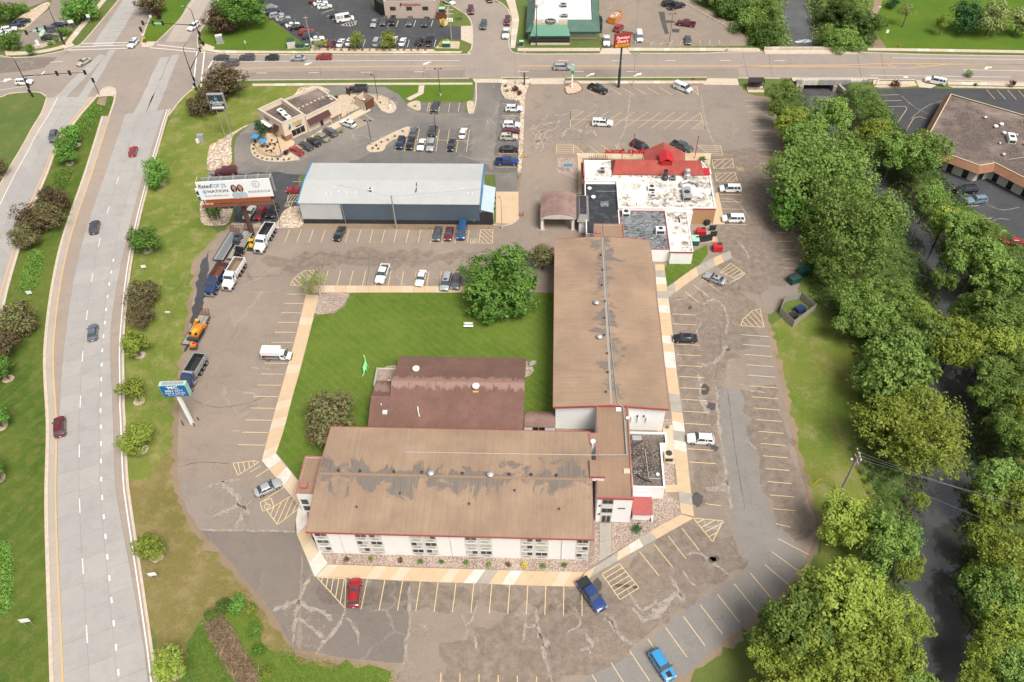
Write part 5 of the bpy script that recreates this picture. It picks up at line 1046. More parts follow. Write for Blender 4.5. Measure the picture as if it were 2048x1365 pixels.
MB().box(XM-.2, XM+.2, Y0+.2, Y1-.2, RZ+.06, RZ+.11).build('ridge_cap', M['wood_grey'], ew)
for y in (92, 101, 110, 120, 128): MB().box(X0+.15, X0+.45, y, y+.3, 5.9, 6.2).build('wall_lamp', M['white_trim'], ew)
for x in (15.5, 16.6): MB().box(x, x+.25, Y0+.32, Y0+.5, 3.9, 4.3).build('wall_lamp', M['black_plastic'], ew)
for x in (14.7, 15.8, 17.3): pipe(ew, [(x, Y0+.3, 2.6), (x, Y0+.3, 3.9), (x, Y0+.0, 4.0)], .14, M['white_trim'], 'vent_pipe')
cb = thing('entrance_block', 'flat tan-roofed connecting block with glass entrance and red cornice', 'building', (10.9, 77, 0))
flat_block(cb, [(8.0, 69.0), (13.5, 69.0), (13.7, 87.6), (8.4, 87.6), (8.4, 81.4), (6.9, 81.4), (6.9, 79), (8.0, 79)], 7.2, .12, M['white_wall'], M['roof_flat_tan'], M['fascia_pink'], .12)
MB().box(7.95, 13.6, 68.82, 68.99, 6.95, 7.34).build('cornice', M['red_trim'], cb)
MB().box(8.75, 10.55, 68.9, 68.98, 0, 6.8).build('entrance_panel', M['panel_grey'], cb)
window(cb, (8.8, 68.9), (10.5, 68.9), 5.6, 6.8, M['steel'], [M['shop_glass']], 2); window(cb, (8.8, 68.9), (10.5, 68.9), 3.0, 4.3, M['steel'], [M['shop_glass']], 2); door(cb, (8.9, 68.9), (10.4, 68.9), 2.15, M['steel'], M['shop_glass'])
for dx in range(7): MB().box(11.35+dx*.17, 11.46+dx*.17, 68.94, 68.98, 4.05, 4.35).build('wall_letter', M['black_plastic'], cb)
for x, z in ((8.45, 4.9), (8.45, 2.4)): MB().box(x-.15, x+.15, 68.8, 68.98, z, z+.22).build('wall_lamp', M['black_plastic'], cb)
m_ = MB(); m_.box(6.9, 9.1, 72.2, 75.2, 7.0, 8.2); m_.build('penthouse', M['white_wall'], cb); MB().box(6.82, 9.18, 72.1, 75.3, 8.2, 8.32).build('penthouse_roof', M['roof_flat_tan'], cb); MB().box(6.8, 9.2, 72.05, 72.2, 8.0, 8.34).build('penthouse_fascia', M['red_trim'], cb)
MB().box(11.6, 12.5, 86.2, 86.9, 7.1, 7.35).build('roof_hatch', M['white_trim'], cb); MB().box(12.3, 13.3, 73.6, 74.5, 7.1, 7.3).build('roof_hatch', M['walk_tan_pale'], cb)
vent(cb, (7.5, 79.6, 7.1), .5); MB().tube((7.4, 78.8, 7.1), (7.4, 78.8, 7.9), .15).build('vent_pipe', M['white_trim'], cb); MB().lathe((13.4, 84.5, 7.1), [(.1, 0), (.1, .5), (.3, .6), (0, .9)], 10).build('satellite_dish', M['white_trim'], cb)
ga = thing('annex', 'low white annex with dark gravel flat roof beside the tan walkway', 'building', (16.8, 79, 0))
flat_block(ga, [(13.9, 73.6), (19.25, 73.6), (19.35, 82.3), (20.35, 82.3), (20.35, 84.7), (13.9, 84.7)], 3.3, .3, M['white_wall'], M['roof_gravel_dark'], M['white_trim'], .18)
pipe(ga, [(16.6, 81.2, 3.15), (16.8, 75.5, 3.15), (18.6, 75.4, 3.15)], .07); pipe(ga, [(14.2, 76.8, 3.2), (15.6, 75.4, 3.2), (17.2, 74.7, 3.2)], .12, M['black_plastic'], 'hose'); pipe(ga, [(13.95, 81.8, 3.2), (15.2, 82.3, 3.2), (16.4, 83.0, 3.2)], .12, M['black_plastic'], 'hose')
vent(ga, (18.3, 76.2, 3.05), .35); hvac(ga, (14.6, 76.4, 3.05), .5, .5, .4, 0, M['galv']); MB().box(14.6, 16.2, 83.2, 84.2, 3.05, 3.08).build('roof_patch', M['galv'], ga)
hv = thing('outdoor_unit', 'beige metal cabinet standing on the walk beside the gravel-roofed annex', 'cabinet', tuple(P(1338, 918))); c = P(1336, 916); hvac(hv, (c.x, c.y, .1), 1.6, 1.9, 1.3, 0, M['walk_tan_pale'])
rs = thing('lean_to', 'small lean-to with worn red roof by the glass entrance', 'shed', (15.4, 70.5, 0))
MB().box(14.0, 16.9, 69.5, 73.4, 0, 1.9).build('wall', M['white_wall'], rs); MB().slab([(13.85, 69.2, 2.0), (17.1, 69.2, 2.0), (17.1, 72.2, 2.75), (13.85, 72.2, 2.75)], .12).build('roof', M['red_trim'], rs); MB().box(17.0, 17.25, 69.0, 72.3, 0, 1.0).build('side_wall', M['white_wall'], rs)
hl = thing('banquet_hall', 'brown shingled gable-roofed hall standing in the courtyard lawn', 'building', (-16.2, 93.4, 0))
shingle('shingle_hall', (.145, .076, .058), (.185, .10, .078), (.29, .19, .155), 0.0); shingle('shingle_red', (.28, .05, .04), (.36, .085, .06)); shingle('shingle_green', (.06, .13, .10), (.10, .16, .13)); shingle('shingle_brown', (.20, .11, .095), (.26, .17, .145)); shingle('shingle_rust', (.22, .105, .055), (.28, .15, .085))
MB().prism([(-27.7, 85.4), (-4.6, 85.4), (-4.6, 101.4), (-27.7, 101.4)], 0, 3.0).build('wall', M['white_wall'], hl)
for x in (-27.7, -4.6): MB().add([(x, 85.4, 3), (x, 101.4, 3), (x, 93.3, 5.65)], [(0,1,2)]).build('gable', M['stucco_grey'], hl)
MB().slab([(-28.2, 85.0, 3.0), (-4.2, 85.0, 3.0), (-4.2, 93.35, 5.8), (-28.2, 93.35, 5.8)], .14).build('roof_slope', M['shingle_hall'], hl); MB().slab([(-28.2, 101.8, 3.0), (-4.2, 101.8, 3.0), (-4.2, 93.35, 5.8), (-28.2, 93.35, 5.8)], .14).build('roof_slope', M['shingle_hall'], hl)
MB().slab([(-31.6, 85.0, 3.0), (-28.2, 85.0, 3.0), (-28.2, 90.3, 4.75), (-31.6, 90.3, 4.75)], .14).build('roof_slope', M['shingle_hall'], hl); MB().slab([(-31.6, 95.6, 3.0), (-28.2, 95.6, 3.0), (-28.2, 90.3, 4.75), (-31.6, 90.3, 4.75)], .14).build('roof_slope', M['shingle_hall'], hl)
m_ = MB(); m_.prism([(-31.2, 85.4), (-27.8, 85.4), (-27.8, 95.2), (-31.2, 95.2)], 0, 3.0); m_.add([(-31.2, 85.4, 3), (-31.2, 95.2, 3), (-31.2, 90.3, 4.6)], [(0,1,2)]); m_.build('side_wall', M['stucco_grey'], hl)
MB().box(-28.2, -4.2, 93.28, 93.42, 5.8, 5.84).build('ridge_cap', M['fascia_pink'], hl); MB().box(-31.6, -28.3, 90.24, 90.36, 4.75, 4.79).build('ridge_cap', M['fascia_pink'], hl)
for k in range(8): x = -26+k*2.7; MB().box(x, x+1.5, 84.85, 84.98, 2.75, 3.02).build('eave_vent', M['wood_brown'], hl)
vent(hl, (-24.3, 96.9, 4.5), .75); vent(hl, (-12.9, 92.3, 5.35), .75); MB().box(-13.4, -12.4, 91.4, 91.6, 5.1, 5.4).build('flashing', M['paint_orange'], hl)
MB().box(-29.2, -28.4, 87.2, 87.9, 3.5, 4.1).build('roof_box', M['white_trim'], hl); pipe(hl, [(-29.6, 88.9, 4.1), (-29.6, 88.9, 4.6)], .1, M['white_trim'], 'vent_pipe'); pipe(hl, [(-23.0, 88.4, 4.0), (-23.0, 88.4, 4.6), (-22.8, 87.4, 4.3), (-22.6, 87.0, 3.6)], .09, M['white_trim'], 'vent_pipe')
lk = thing('link_passage', 'low brown-shingled passage joining the banquet hall to the hotel wing', 'building', (-1.5, 87.7, 0))
MB().prism([(-4.1, 86.2), (1.3, 86.2), (1.3, 89.0), (-4.1, 89.0)], 0, 2.6).build('wall', M['white_wall'], lk); MB().slab([(-4.1, 85.9, 2.7), (1.4, 85.9, 2.7), (1.4, 87.6, 3.25), (-4.1, 87.6, 3.25)], .1).build('roof_slope', M['shingle_brown'], lk); MB().slab([(-4.1, 89.3, 2.7), (1.4, 89.3, 2.7), (1.4, 87.6, 3.25), (-4.1, 87.6, 3.25)], .1).build('roof_slope', M['shingle_hall'], lk); window(lk, (-2.7, 86.2), (-.4, 86.2), .4, 2.3, M['white_trim'], [M['shop_glass']], 2)
pt = thing('patio_wall', 'low grey stone wall enclosing a small patio by the brown hall', 'wall', (-31.5, 98.5, 0)); m_ = MB(); m_.box(-32.6, -32.3, 95.8, 100.2, 0, 1.3); m_.box(-32.3, -28.4, 99.9, 100.2, 0, 1.3); m_.build('wall_run', M['stucco_grey'], pt); MB().box(-32.65, -32.25, 95.8, 100.25, 1.3, 1.36).build('coping', M['walk_grey'], pt)
pu = thing('patio_unit', 'white outdoor unit in the walled patio beside the brown hall', 'cabinet', (-29.6, 97, 0)); hvac(pu, (-29.4, 97, .03), 1.4, 1.0, 1.0, 0, M['white_trim'])
rt = thing('restaurant', 'white flat-roofed restaurant crowned by a brick-red shingled gable', 'building', (22, 155, 0))
flat_block(rt, [(7.8, 156.0), (15.1, 156.0), (15.1, 146.0), (36.6, 146.0), (36.9, 160), (35.6, 164.2), (7.8, 164.2)], 4.2, .12, M['white_wall'], M['membrane_white'], M['white_trim'], .2)
MB().box(31.5, 36.65, 145.85, 145.99, 4.0, 4.32).build('fascia', M['red_trim'], rt); MB().box(31.6, 36.6, 145.9, 145.995, 0, 3.98).build('wall_panel', M['tan_wall'], rt)
for q in ([(14.2, 158.4, 4.4), (35.4, 158.4, 4.4), (33.8, 161.3, 6.4), (15.0, 161.3, 6.4)], [(14.2, 164.2, 4.4), (22.4, 164.2, 4.4), (22.4, 164.2, 4.4), (26.6, 161.3, 6.4), (15.0, 161.3, 6.4)], [(31.2, 164.2, 4.4), (35.4, 164.2, 4.4), (33.8, 161.3, 6.4), (26.6, 161.3, 6.4)]):
 qq = [q[0]]+[p for p, o_ in zip(q[1:], q) if (Vector(p)-Vector(o_)).length > .01]; MB().slab(qq, .14).build('red_roof', M['shingle_red'], rt)
for xa in (22.0, 31.6): MB().slab([(xa, 168.4, 4.2), (xa, 164.0, 4.2), (26.7, 160.8, 6.5), (26.7, 168.6, 6.5)], .14).build('red_roof', M['shingle_red'], rt)
for xa, xb in ((14.2, 15.0), (35.4, 33.8)): MB().slab([(xa, 158.4, 4.4), (xa, 164.2, 4.4), (xb, 161.3, 6.4)], .1).build('red_roof', M['shingle_red'], rt)
m_ = MB(); m_.prism([(22.6, 164.2), (31, 164.2), (31, 167.8), (22.6, 167.8)], 0, 4.2); m_.add([(22.6, 167.8, 4.2), (31, 167.8, 4.2), (26.7, 167.8, 6.3)], [(0,1,2)]); m_.build('front_wall', M['tan_wall'], rt)
plain('bright_red', (.50, .02, .025), .5)
MB().prism([(25.4, 160.2), (28.0, 160.2), (28.0, 163.4), (25.4, 163.4)], 5.6, 6.9).build('cupola', M['bright_red'], rt)
for xa in (25.1, 28.3): MB().slab([(xa, 159.9, 6.9), (xa, 163.7, 6.9), (26.7, 163.7, 7.7), (26.7, 159.9, 7.7)], .08).build('cupola_roof', M['bright_red'], rt)
MB().box(34.2, 36.9, 158.5, 161.2, 4.3, 4.42).build('roof_flashing', M['bright_red'], rt)
for k in range(16): MB().box(25.15+k*.2, 25.18+k*.2, 159.85, 159.9, 6.9, 6.95)
hvac(rt, (11.9, 159.6, 4.15), 1.2, 1.0, 1.1); hvac(rt, (22.9, 153.0, 4.15), 1.6, 1.5, 1.0, 0, M['white_trim']); hvac(rt, (23.0, 151.0, 4.15), 1.4, .9, .6, 0, M['white_trim'])
ex = MB(); ex.lathe((26.3, 157.0, 4.1), [(.7, 0), (.7, .9), (.45, 1.1), (.45, 2.1), (.55, 2.15), (.55, 2.5), (.3, 2.5)], 14); ex.build('exhaust_fan', M['dark_steel'], rt, smooth=35); hvac(rt, (28.1, 157.0, 4.15), 1.3, 1.2, .8, 0, M['steel'])
ex = MB(); ex.lathe((31.4, 157.6, 4.1), [(.8, 0), (.8, 1.0), (.5, 1.3), (.5, 2.2), (.65, 2.3), (0, 2.6)], 14); ex.build('exhaust_fan', M['galv'], rt, smooth=35)
pipe(rt, [(31.4, 157.4, 5.0), (31.3, 155.6, 4.8), (29.8, 154.9, 4.7), (29.6, 153.6, 4.6)], .35, M['galv'], 'duct'); pipe(rt, [(31.4, 155.8, 4.8), (33.4, 155.0, 4.7), (33.7, 153.9, 4.6)], .35, M['galv'], 'duct'); hvac(rt, (30.6, 150.8, 4.15), 1.9, 3.8, 1.1, 0, M['galv'])
for x, y, l in ((17.2, 147.2, 1.7), (19.3, 147.2, 1.3), (22.8, 147.6, 1.5)): MB().box(x, x+l, y, y+.9, 4.1, 4.5).build('skylight', M['white_trim'], rt)
for x in (14, 16, 18.5, 21, 23.5, 26, 28.5): MB().lathe((x, 157.9, 4.1), [(.08, 0), (.08, .25), (.14, .27), (0, .3)], 6).build('stack_pipe', M['dark_steel'], rt)
bsign = MB(); bsign.box(7.0, 7.75, 155.2, 163.6, 3.9, 4.15); bsign.build('side_canopy', M['wood_brown'], rt); MB().box(7.55, 7.75, 157, 163, 4.15, 5.0).build('side_sign', M['bright_red'], rt); MB().box(7.5, 7.54, 157.4, 162.6, 4.25, 4.9).build('side_sign_face', M['white_trim'], rt)
kw = thing('kitchen_wing', 'low white restaurant wing with soot-streaked white roof by the red dumpster', 'building', (28, 139, 0)); flat_block(kw, [(25.45, 132.2), (30.2, 132.2), (30.3, 145.2), (31.5, 145.2), (31.5, 145.98), (25.45, 145.98)], 3.4, .1, M['white_wall'], M['membrane_white'], M['white_trim'], .15); MB().box(25.4, 30.25, 132.05, 132.19, 3.2, 3.52).build('fascia', M['red_trim'], kw)
pipe(kw, [(26.8, 144.2, 3.5), (29.6, 144.2, 3.5)], .05); pipe(kw, [(28.3, 143.8, 3.5), (28.4, 142, 3.5)], .12, M['dark_steel'], 'duct'); pipe(kw, [(25.6, 132.0, .1), (25.6, 132.0, 3.2)], .07, M['white_trim'], 'downpipe')
tw = thing('service_wing', 'white service wing with peeling grey and black tiled roof', 'building', (20.5, 140, 0)); flat_block(tw, [(15.3, 132.9), (25.4, 132.9), (25.4, 145.98), (15.3, 145.98)], 3.45, .08, M['white_wall'], M['tile_worn'], M['red_trim'], .12); hvac(tw, (16.7, 144.6, 3.4), 1.7, 1.6, 1.1, 0, M['white_trim']); hvac(tw, (23.8, 138.6, 3.4), 2.0, 1.4, 1.2, 0, M['white_trim'])
bk_ = thing('lobby_block', 'lobby block with flat black membrane roof beside the drive-through canopy', 'building', (11.5, 147, 0)); flat_block(bk_, [(7.8, 137.6), (15.15, 137.0), (15.15, 155.9), (7.8, 155.9)], 3.6, .1, M['white_wall'], M['membrane_black'], M['white_trim'], .12); vent(bk_, (8.8, 153.6, 3.55), .55); vent(bk_, (9.6, 150.3, 3.55), .6); MB().box(10.4, 15, 153.0, 153.1, 3.55, 3.6).build('roof_seam', M['galv'], bk_)
MB().box(11.2, 13.0, 147.4, 149.2, 3.54, 3.57).build('roof_patch', M['tile_worn'], bk_)
tb = thing('tower_block', 'tan-roofed stair block with pink hatch at the end of the hotel wing', 'building', (12.3, 135, 0)); flat_block(tb, [(9.2, 132.0), (15.45, 132.0), (15.45, 136.8), (9.2, 136.8)], 7.0, .15, M['white_wall'], M['roof_flat_tan'], M['fascia_pink'], .12); MB().box(9.5, 10.6, 133.6, 134.4, 6.9, 7.15).build('roof_hatch', M['fascia_pink'], tb); pipe(tb, [(11.2, 136.6, 7.05), (11.2, 132.4, 7.05)], .06)
pc = thing('entrance_canopy', 'brown-shingled drive-through canopy on yellow-edged piers at the lobby', 'canopy', (1.6, 146.5, 0))
prof = [(-2.3, 4.0), (-1.0, 4.62), (.5, 5.0), (1.7, 5.1), (2.9, 5.0), (4.4, 4.62), (5.7, 4.0)]; m_ = MB()
for (xa, za), (xb, zb) in zip(prof, prof[1:]): m_.slab([(xa, 142.6, za), (xb, 142.6, zb), (xb, 151.2, zb), (xa, 151.2, za)], .14)
shingle('shingle_canopy', (.21, .13, .11), (.30, .21, .18)); m_.build('roof', M['shingle_canopy'], pc)
m_ = MB(); m_.add([(x, 142.62, z) for x, z in prof]+[(5.6, 142.62, 3.6), (-2.2, 142.62, 3.6)], [tuple(range(9))]); m_.build('gable_panel', M['walk_white'], pc)
for x in (-1.9, 5.0):
 for y in (143.4, 150.2): MB().box(x-.3, x+.3, y-.3, y+.3, .1, 3.9).build('pier', M['white_wall'], pc)
 MB().box(x-.5, x+.5, 142.9, 150.8, 0, .16).build('plinth', M['walk_grey'], pc); MB().box(x-.56, x-.5, 142.85, 150.85, 0, .165).build('kerb_edge', M['paint_orange'], pc); MB().box(x+.5, x+.56, 142.85, 150.85, 0, .165).build('kerb_edge', M['paint_orange'], pc)
po = thing('porch', 'grey shingled porch with sunken dark flat roof beside the canopy', 'porch', (7, 146.5, 0)); shingle('shingle_grey', (.20, .18, .165), (.27, .24, .22))
MB().prism([(6.3, 142.4), (7.78, 142.4), (7.78, 150.8), (6.3, 150.8)], 0, 3.2).build('wall', M['white_wall'], po)
for q in ([(5.8, 141.9, 3.4), (8.5, 141.9, 3.4), (8.0, 143.6, 4.3), (6.4, 143.6, 4.3)], [(5.8, 151.2, 3.4), (5.8, 141.9, 3.4), (6.4, 143.6, 4.3), (6.4, 150.4, 4.3)], [(8.5, 141.9, 3.62), (8.5, 151.2, 3.62), (8.0, 150.4, 4.3), (8.0, 143.6, 4.3)], [(8.5, 151.2, 3.4), (5.8, 151.2, 3.4), (6.4, 150.4, 4.3), (8.0, 150.4, 4.3)]): MB().slab(q, .1).build('roof_slope', M['shingle_grey'], po)
MB().box(6.4, 8.0, 143.6, 150.4, 4.0, 4.12).build('flat_roof', M['membrane_black'], po)
wh_ = thing('warehouse', 'long metal warehouse with ribbed white roof and grey-blue ribbed wall', 'building', (-36.5, 152.6, 0))
wx0, wx1, wy0, wy1 = -56.9, -15.9, 144.9, 160.4; ze, zr2, ymd = 5.75, 6.5, 152.65
m_ = MB(); m_.prism([(wx0+.2, wy0+.1), (wx1-.1, wy0+.1), (wx1-.1, wy1-.2), (wx0+.2, wy1-.2)], 0, ze); [m_.add([(x, wy0+.1, ze), (x, wy1-.2, ze), (x, ymd, zr2-.1)], [(0,1,2)]) for x in (wx0+.2, wx1-.1)]; m_.build('wall', M['metal_siding'], wh_)
for ya in (wy0-.1, wy1): MB().slab([(wx0, ya, ze+.06), (wx1, ya, ze+.06), (wx1, ymd, zr2), (wx0, ymd, zr2)], .1).build('roof_slope', M['metal_white'], wh_)
rib_r = MB(); rib_r.add([(-.05, 0, 0), (.05, 0, 0), (.05, ymd-wy0+.1, zr2-ze-.06), (-.05, ymd-wy0+.1, zr2-ze-.06), (-.03, 0, .06), (.03, 0, .06), (.03, ymd-wy0+.1, zr2-ze), (-.03, ymd-wy0+.1, zr2-ze)], [(4,5,6,7), (0,1,5,4), (1,2,6,5), (3,0,4,7)]); rib_me = rib_r.mesh('roof_rib', M['metal_white'])
rw_me = MB().box(-.05, .05, -.05, 0, 1.25, ze-.1).mesh('wall_rib', M['metal_blue'])
for i in range(66):
 x = wx0+.3+(wx1-wx0-.6)*i/65; o_ = link('roof_rib', rib_me, wh_); o_.location = Vector((x, wy0-.1, ze+.062))-org(wh_); o_ = link('roof_rib', rib_me, wh_); o_.location = Vector((x, wy1, ze+.062))-org(wh_); o_.rotation_euler = (0, 0, math.pi)
 if x > -47.2: o_ = link('wall_rib', rw_me, wh_); o_.location = Vector((x, wy0+.05, 0))-org(wh_)
MB().box(-47.4, wx1-.1, wy0+.03, wy0+.095, 1.2, ze-.06).build('siding', M['metal_blue'], wh_); MB().box(wx0+.2, wx1-.1, wy0-.02, wy0+.09, 0, 1.2).build('base_course', M['base_black'], wh_); MB().box(wx1-.1, -13.0, wy0-.02, wy0+.09, 0, 3.6).build('side_course', M['base_black'], wh_)
for x, s in ((wx0, -1), (wx1, 1)):
 for ya in (wy0-.15, wy1+.05): MB().add([(x, ya, ze-.55), (x, ymd, zr2-.35), (x, ymd, zr2+.1), (x, ya, ze+.15), (x+s*.25, ya, ze-.55), (x+s*.25, ymd, zr2-.35), (x+s*.25, ymd, zr2+.1), (x+s*.25, ya, ze+.15)], [(0,1,2,3), (7,6,5,4), (0,4,5,1), (3,2,6,7), (0,3,7,4), (1,5,6,2)]).build('rake_trim', M['trim_blue'], wh_)
MB().slab([(wx1+.25, wy0-.1, 4.4), (-12.9, wy0-.1, 3.6), (-12.9, 154.2, 3.6), (wx1+.25, 154.2, 4.4)], .1).build('lean_to_roof', M['light_blue_panel'], wh_); MB().prism([(wx1, wy0+.1), (-13.1, wy0+.1), (-13.1, 154), (wx1, 154)], 0, 3.5).build('lean_to_wall', M['metal_siding'], wh_)
for y in (148, 150, 152): MB().box(-13.1, -12.85, y-.15, y+.15, 2.0, 2.5).build('wall_lamp', M['black_plastic'], wh_)
pipe(wh_, [(-46.9, wy0-.12, .1), (-47.0, wy0-.12, ze)], .07, M['galv'], 'downpipe'); MB().box(-17.5, -17.2, wy0-.05, wy0-.01, 1.0, 1.5).build('wall_sign', M['car_sky'], wh_)
hvac(wh_, (-41.0, 149.2, 6.1), .9, .9, .7, 0, M['white_trim']); MB().tube((-30.6, 150.8, 6.1), (-30.6, 150.8, 7.3), .1).build('flue', M['rust'], wh_); MB().box(-30.75, -30.45, 148.6, 150.6, 6.22, 6.3).build('rust_streak', M['rust'], wh_)
for x, y in ((-50, 148.2), (-48.3, 148.6), (-46.5, 148.3), (-44.4, 148.3), (-49.5, 150.3), (-29.6, 148.9), (-20.2, 150), (-18.8, 148.3), (-17.8, 148.2), (-51, 147.8)): MB().lathe((x, y, 6.0), [(.12, 0), (.12, .35), (.2, .38), (0, .5)], 8).build('roof_vent', M['white_trim'], wh_)
cf = thing('coffee_shop', 'cream stucco coffee shop with parapets, brown awnings and a drive-through lane', 'building', (-66, 187, 0))
T = [(-76.6, 185.0), (-71.6, 190.4), (-63.9, 182.8), (-68.6, 178.2)]; Lw = [(-71.4, 190.8), (-63.6, 197.5), (-56.4, 190.5), (-63.6, 182.6)]
flat_block(cf, T[::-1], 5.3, 1.3, M['stucco'], M['roof_gravel'], M['stucco_grey'], .45); flat_block(cf, Lw[::-1], 4.6, .35, M['stucco'], M['roof_gravel'], M['stucco_grey'], .4)
for s, i in ((.38, 0), (.6, 1)):
 c = Vector((-70.2, 184.2, 4.1)).lerp(Vector((-68.4, 182.0, 4.1)), i); hvac(cf, tuple(c), 2.6, 1.3, 1.3, math.radians(-45), M['white_trim'])
vent(cf, (-59.5, 192.6, 4.25), .6, M['galv'])
for k in range(8): p = Vector((-66.4, 187.2, 4.28)).lerp(Vector((-60.3, 193.6, 4.28)), k/7); MB().obox(p, .55, .55, .06, math.radians(45)).build('paver', M['walk_tan_pale'], cf)
for k in range(4): p = Vector((-60.3, 193.6, 4.28)).lerp(Vector((-58.6, 191.6, 4.28)), (k+1)/4); MB().obox(p, .55, .55, .06, math.radians(45)).build('paver', M['walk_tan_pale'], cf)
def onwall(a, b, t): return Vector(a).lerp(Vector(b), t)
SA, SB = Vector((-68.6, 178.2)), Vector((-63.9, 182.8)); QA, QB = Vector((-63.7, 182.55)), Vector((-56.4, 190.5)); WA, WB = Vector((-76.6, 185.0)), Vector((-68.6, 178.2))
window(cf, SA.lerp(SB, .3), SA.lerp(SB, .9), .5, 2.4, M['stucco'], [M['shop_glass']], 3); window(cf, QA.lerp(QB, .06), QA.lerp(QB, .33), .5, 2.4, M['stucco'], [M['shop_glass']], 3); door(cf, QA.lerp(QB, .36), QA.lerp(QB, .45), 2.2, M['rust'], M['shop_glass'], 1); window(cf, QA.lerp(QB, .47), QA.lerp(QB, .64), .7, 2.3, M['stucco'], [M['shop_glass']], 2)
def wainscot(a, b, t0, t1, h=1.2):
 p, q = a.lerp(b, t0), a.lerp(b, t1); d = (q-p).normalized(); nn = Vector((d.y, -d.x))*.06; MB().prism([p, q, q+nn, p+nn], 0, h).build('brick_base', M['brick'], cf)
wainscot(SA, SB, 0, .28, 1.5); wainscot(QA, QB, .66, 1.0, .8); wainscot(WA, WB, .0, .55, 1.1); wainscot(WA, WB, .82, 1.0, 1.5)
def awn(a, b, t0, t1, z0, z1, d_, m):
 p, q = a.lerp(b, t0), a.lerp(b, t1); d = (q-p).normalized(); nn = Vector((d.y, -d.x))*d_; MB().slab([(p.x, p.y, z1), (q.x, q.y, z1), (q.x+nn.x, q.y+nn.y, z0), (p.x+nn.x, p.y+nn.y, z0)], .06).build('awning', m, cf)
awn(QA, QB, .02, .66, 2.3, 3.6, 1.1, M['awning']); awn(WA, WB, .62, .82, 2.4, 3.7, 1.0, M['awning']); awn(WA, WB, .1, .5, 2.5, 2.6, 1.0, M['white_trim']); window(cf, WA.lerp(WB, .12), WA.lerp(WB, .45), .6, 2.3, M['dark_steel'], [M['shop_glass']], 3)
ang = math.atan2(SB.y-SA.y, SB.x-SA.x); nS = Vector((math.sin(ang), -math.cos(ang))); plain('gold', (.50, .36, .10), .5); plain('teal', (.04, .20, .24), .5); plain('navy_sign', (.02, .03, .06), .5)
p = SA.lerp(SB, .62)+nS*.06; text3('Caribou', (p.x, p.y, 4.1), 1.0, M['gold'], cf, (math.pi/2, 0, ang), shear=.25); text3('COFFEE', (p.x, p.y, 3.4), .75, M['gold'], cf, (math.pi/2, 0, ang))
p = SA.lerp(SB, .66)+nS*.06; MB().obox((p.x, p.y, 2.75), 1.8, .04, .28, ang).build('sign_bar', M['navy_sign'], cf); p = SA.lerp(SB, .27)+nS*.07
em = MB(); d2 = Vector((math.cos(ang), math.sin(ang))); em.add([(p.x+d2.x*x, p.y+d2.y*x, z) for x, z in ((-.4, 2.9), (.1, 2.8), (.45, 3.3), (.35, 3.9), (.0, 4.5), (-.05, 3.8), (-.35, 3.5))], [tuple(range(7))]); em.build('emblem', M['teal'], cf)
angW = math.atan2(WB.y-WA.y, WB.x-WA.x); nW = Vector((math.sin(angW), -math.cos(angW))); p = WA.lerp(WB, .33)+nW*.06; text3('Caribou', (p.x, p.y, 4.2), .8, M['navy_sign'], cf, (math.pi/2, 0, angW), shear=.25); text3('COFFEE', (p.x, p.y, 3.55), .65, M['navy_sign'], cf, (math.pi/2, 0, angW))
te = thing('bin_enclosure', 'brown brick bin enclosure with rust-brown gates near the coffee shop', 'enclosure', (-51, 195.6, 0)); E4 = [Vector((-53.5, 195.9)), Vector((-51.7, 198.7)), Vector((-48.3, 195.7)), Vector((-50.3, 192.8))]; wn = inset(E4, .25)
for i, (mm, nm) in enumerate((('stucco', 'wall_run'), ('stucco', 'wall_run'), ('rust', 'gate'), ('stucco', 'wall_run'))):
 j = (i+1) % 4; MB().prism([E4[i], E4[j], wn[j], wn[i]], 0, 2.5).build(nm, M[mm], te); MB().prism([E4[i], E4[j], wn[j], wn[i]], 2.5, 2.58).build('coping', M['brick'], te)
cbn = thing('waste_bin', 'dark waste bin inside the brown brick bin enclosure', 'bin', (-50.9, 195.8, 0)); MB().prism([(-52.2, 196), (-51.4, 197.2), (-49.9, 195.9), (-50.7, 194.7)], .02, 1.3).build('bin_body', M['base_black'], cbn); MB().obox((-51.2, 196.4, 1.3), .7, .5, .25, .8).build('rubbish_bag', M['white_trim'], cbn)
of = thing('office_building', 'pinkish masonry office with three small windows and red script sign', 'building', (-45, 254, 0)); plain('masonry', (.52, .41, .34), .9, var=.05)
flat_block(of, [(-53.0, 247.2), (-37.0, 247.2), (-37.0, 268), (-53.0, 268)], 5.4, .3, M['masonry'], M['roof_gravel'], M['stucco_grey'], .3)
for x in (-50.3, -45.2, -40.1): window(of, (x-.9, 247.2), (x+.9, 247.2), 2.6, 3.8, M['dark_steel'], [M['shop_glass']], 1)
for z in np.arange(.6, 5.2, .6): MB().box(-53.0, -37.0, 247.17, 247.199, z, z+.03).build('course_joint', M['stucco_grey'], of)
sc_ = MB(); r_ = random.Random(5)
for k in range(15):
 x = -47.0+k*.38; hgt = .75 if k in (0, 2, 3, 7, 10, 11) else .42; sc_.box(x, x+.12, 247.08, 247.16, 4.2, 4.2+hgt); sc_.box(x, x+.34, 247.08, 247.16, 4.2+(k % 3)*.12, 4.3+(k % 3)*.12)
sc_.build('red_script', M['bright_red'], of); MB().lathe((-47.6, 247.1, 4.2), [(0, 0), (.25, .1), (.3, .5), (.1, .8), (0, .85)], 8).build('emblem', M['base_black'], of)
MB().box(-36.9, -33.4, 246.4, 246.55, 0, 2.2).build('timber_gate', M['rust'], of); MB().box(-33.4, -33.2, 246.4, 251, 0, 2.2).build('yard_wall', M['masonry'], of); MB().prism([(-53.2, 247.4), (-57, 252), (-57, 266), (-53.1, 266)], 0, 4.2).build('side_porch', M['base_black'], of)
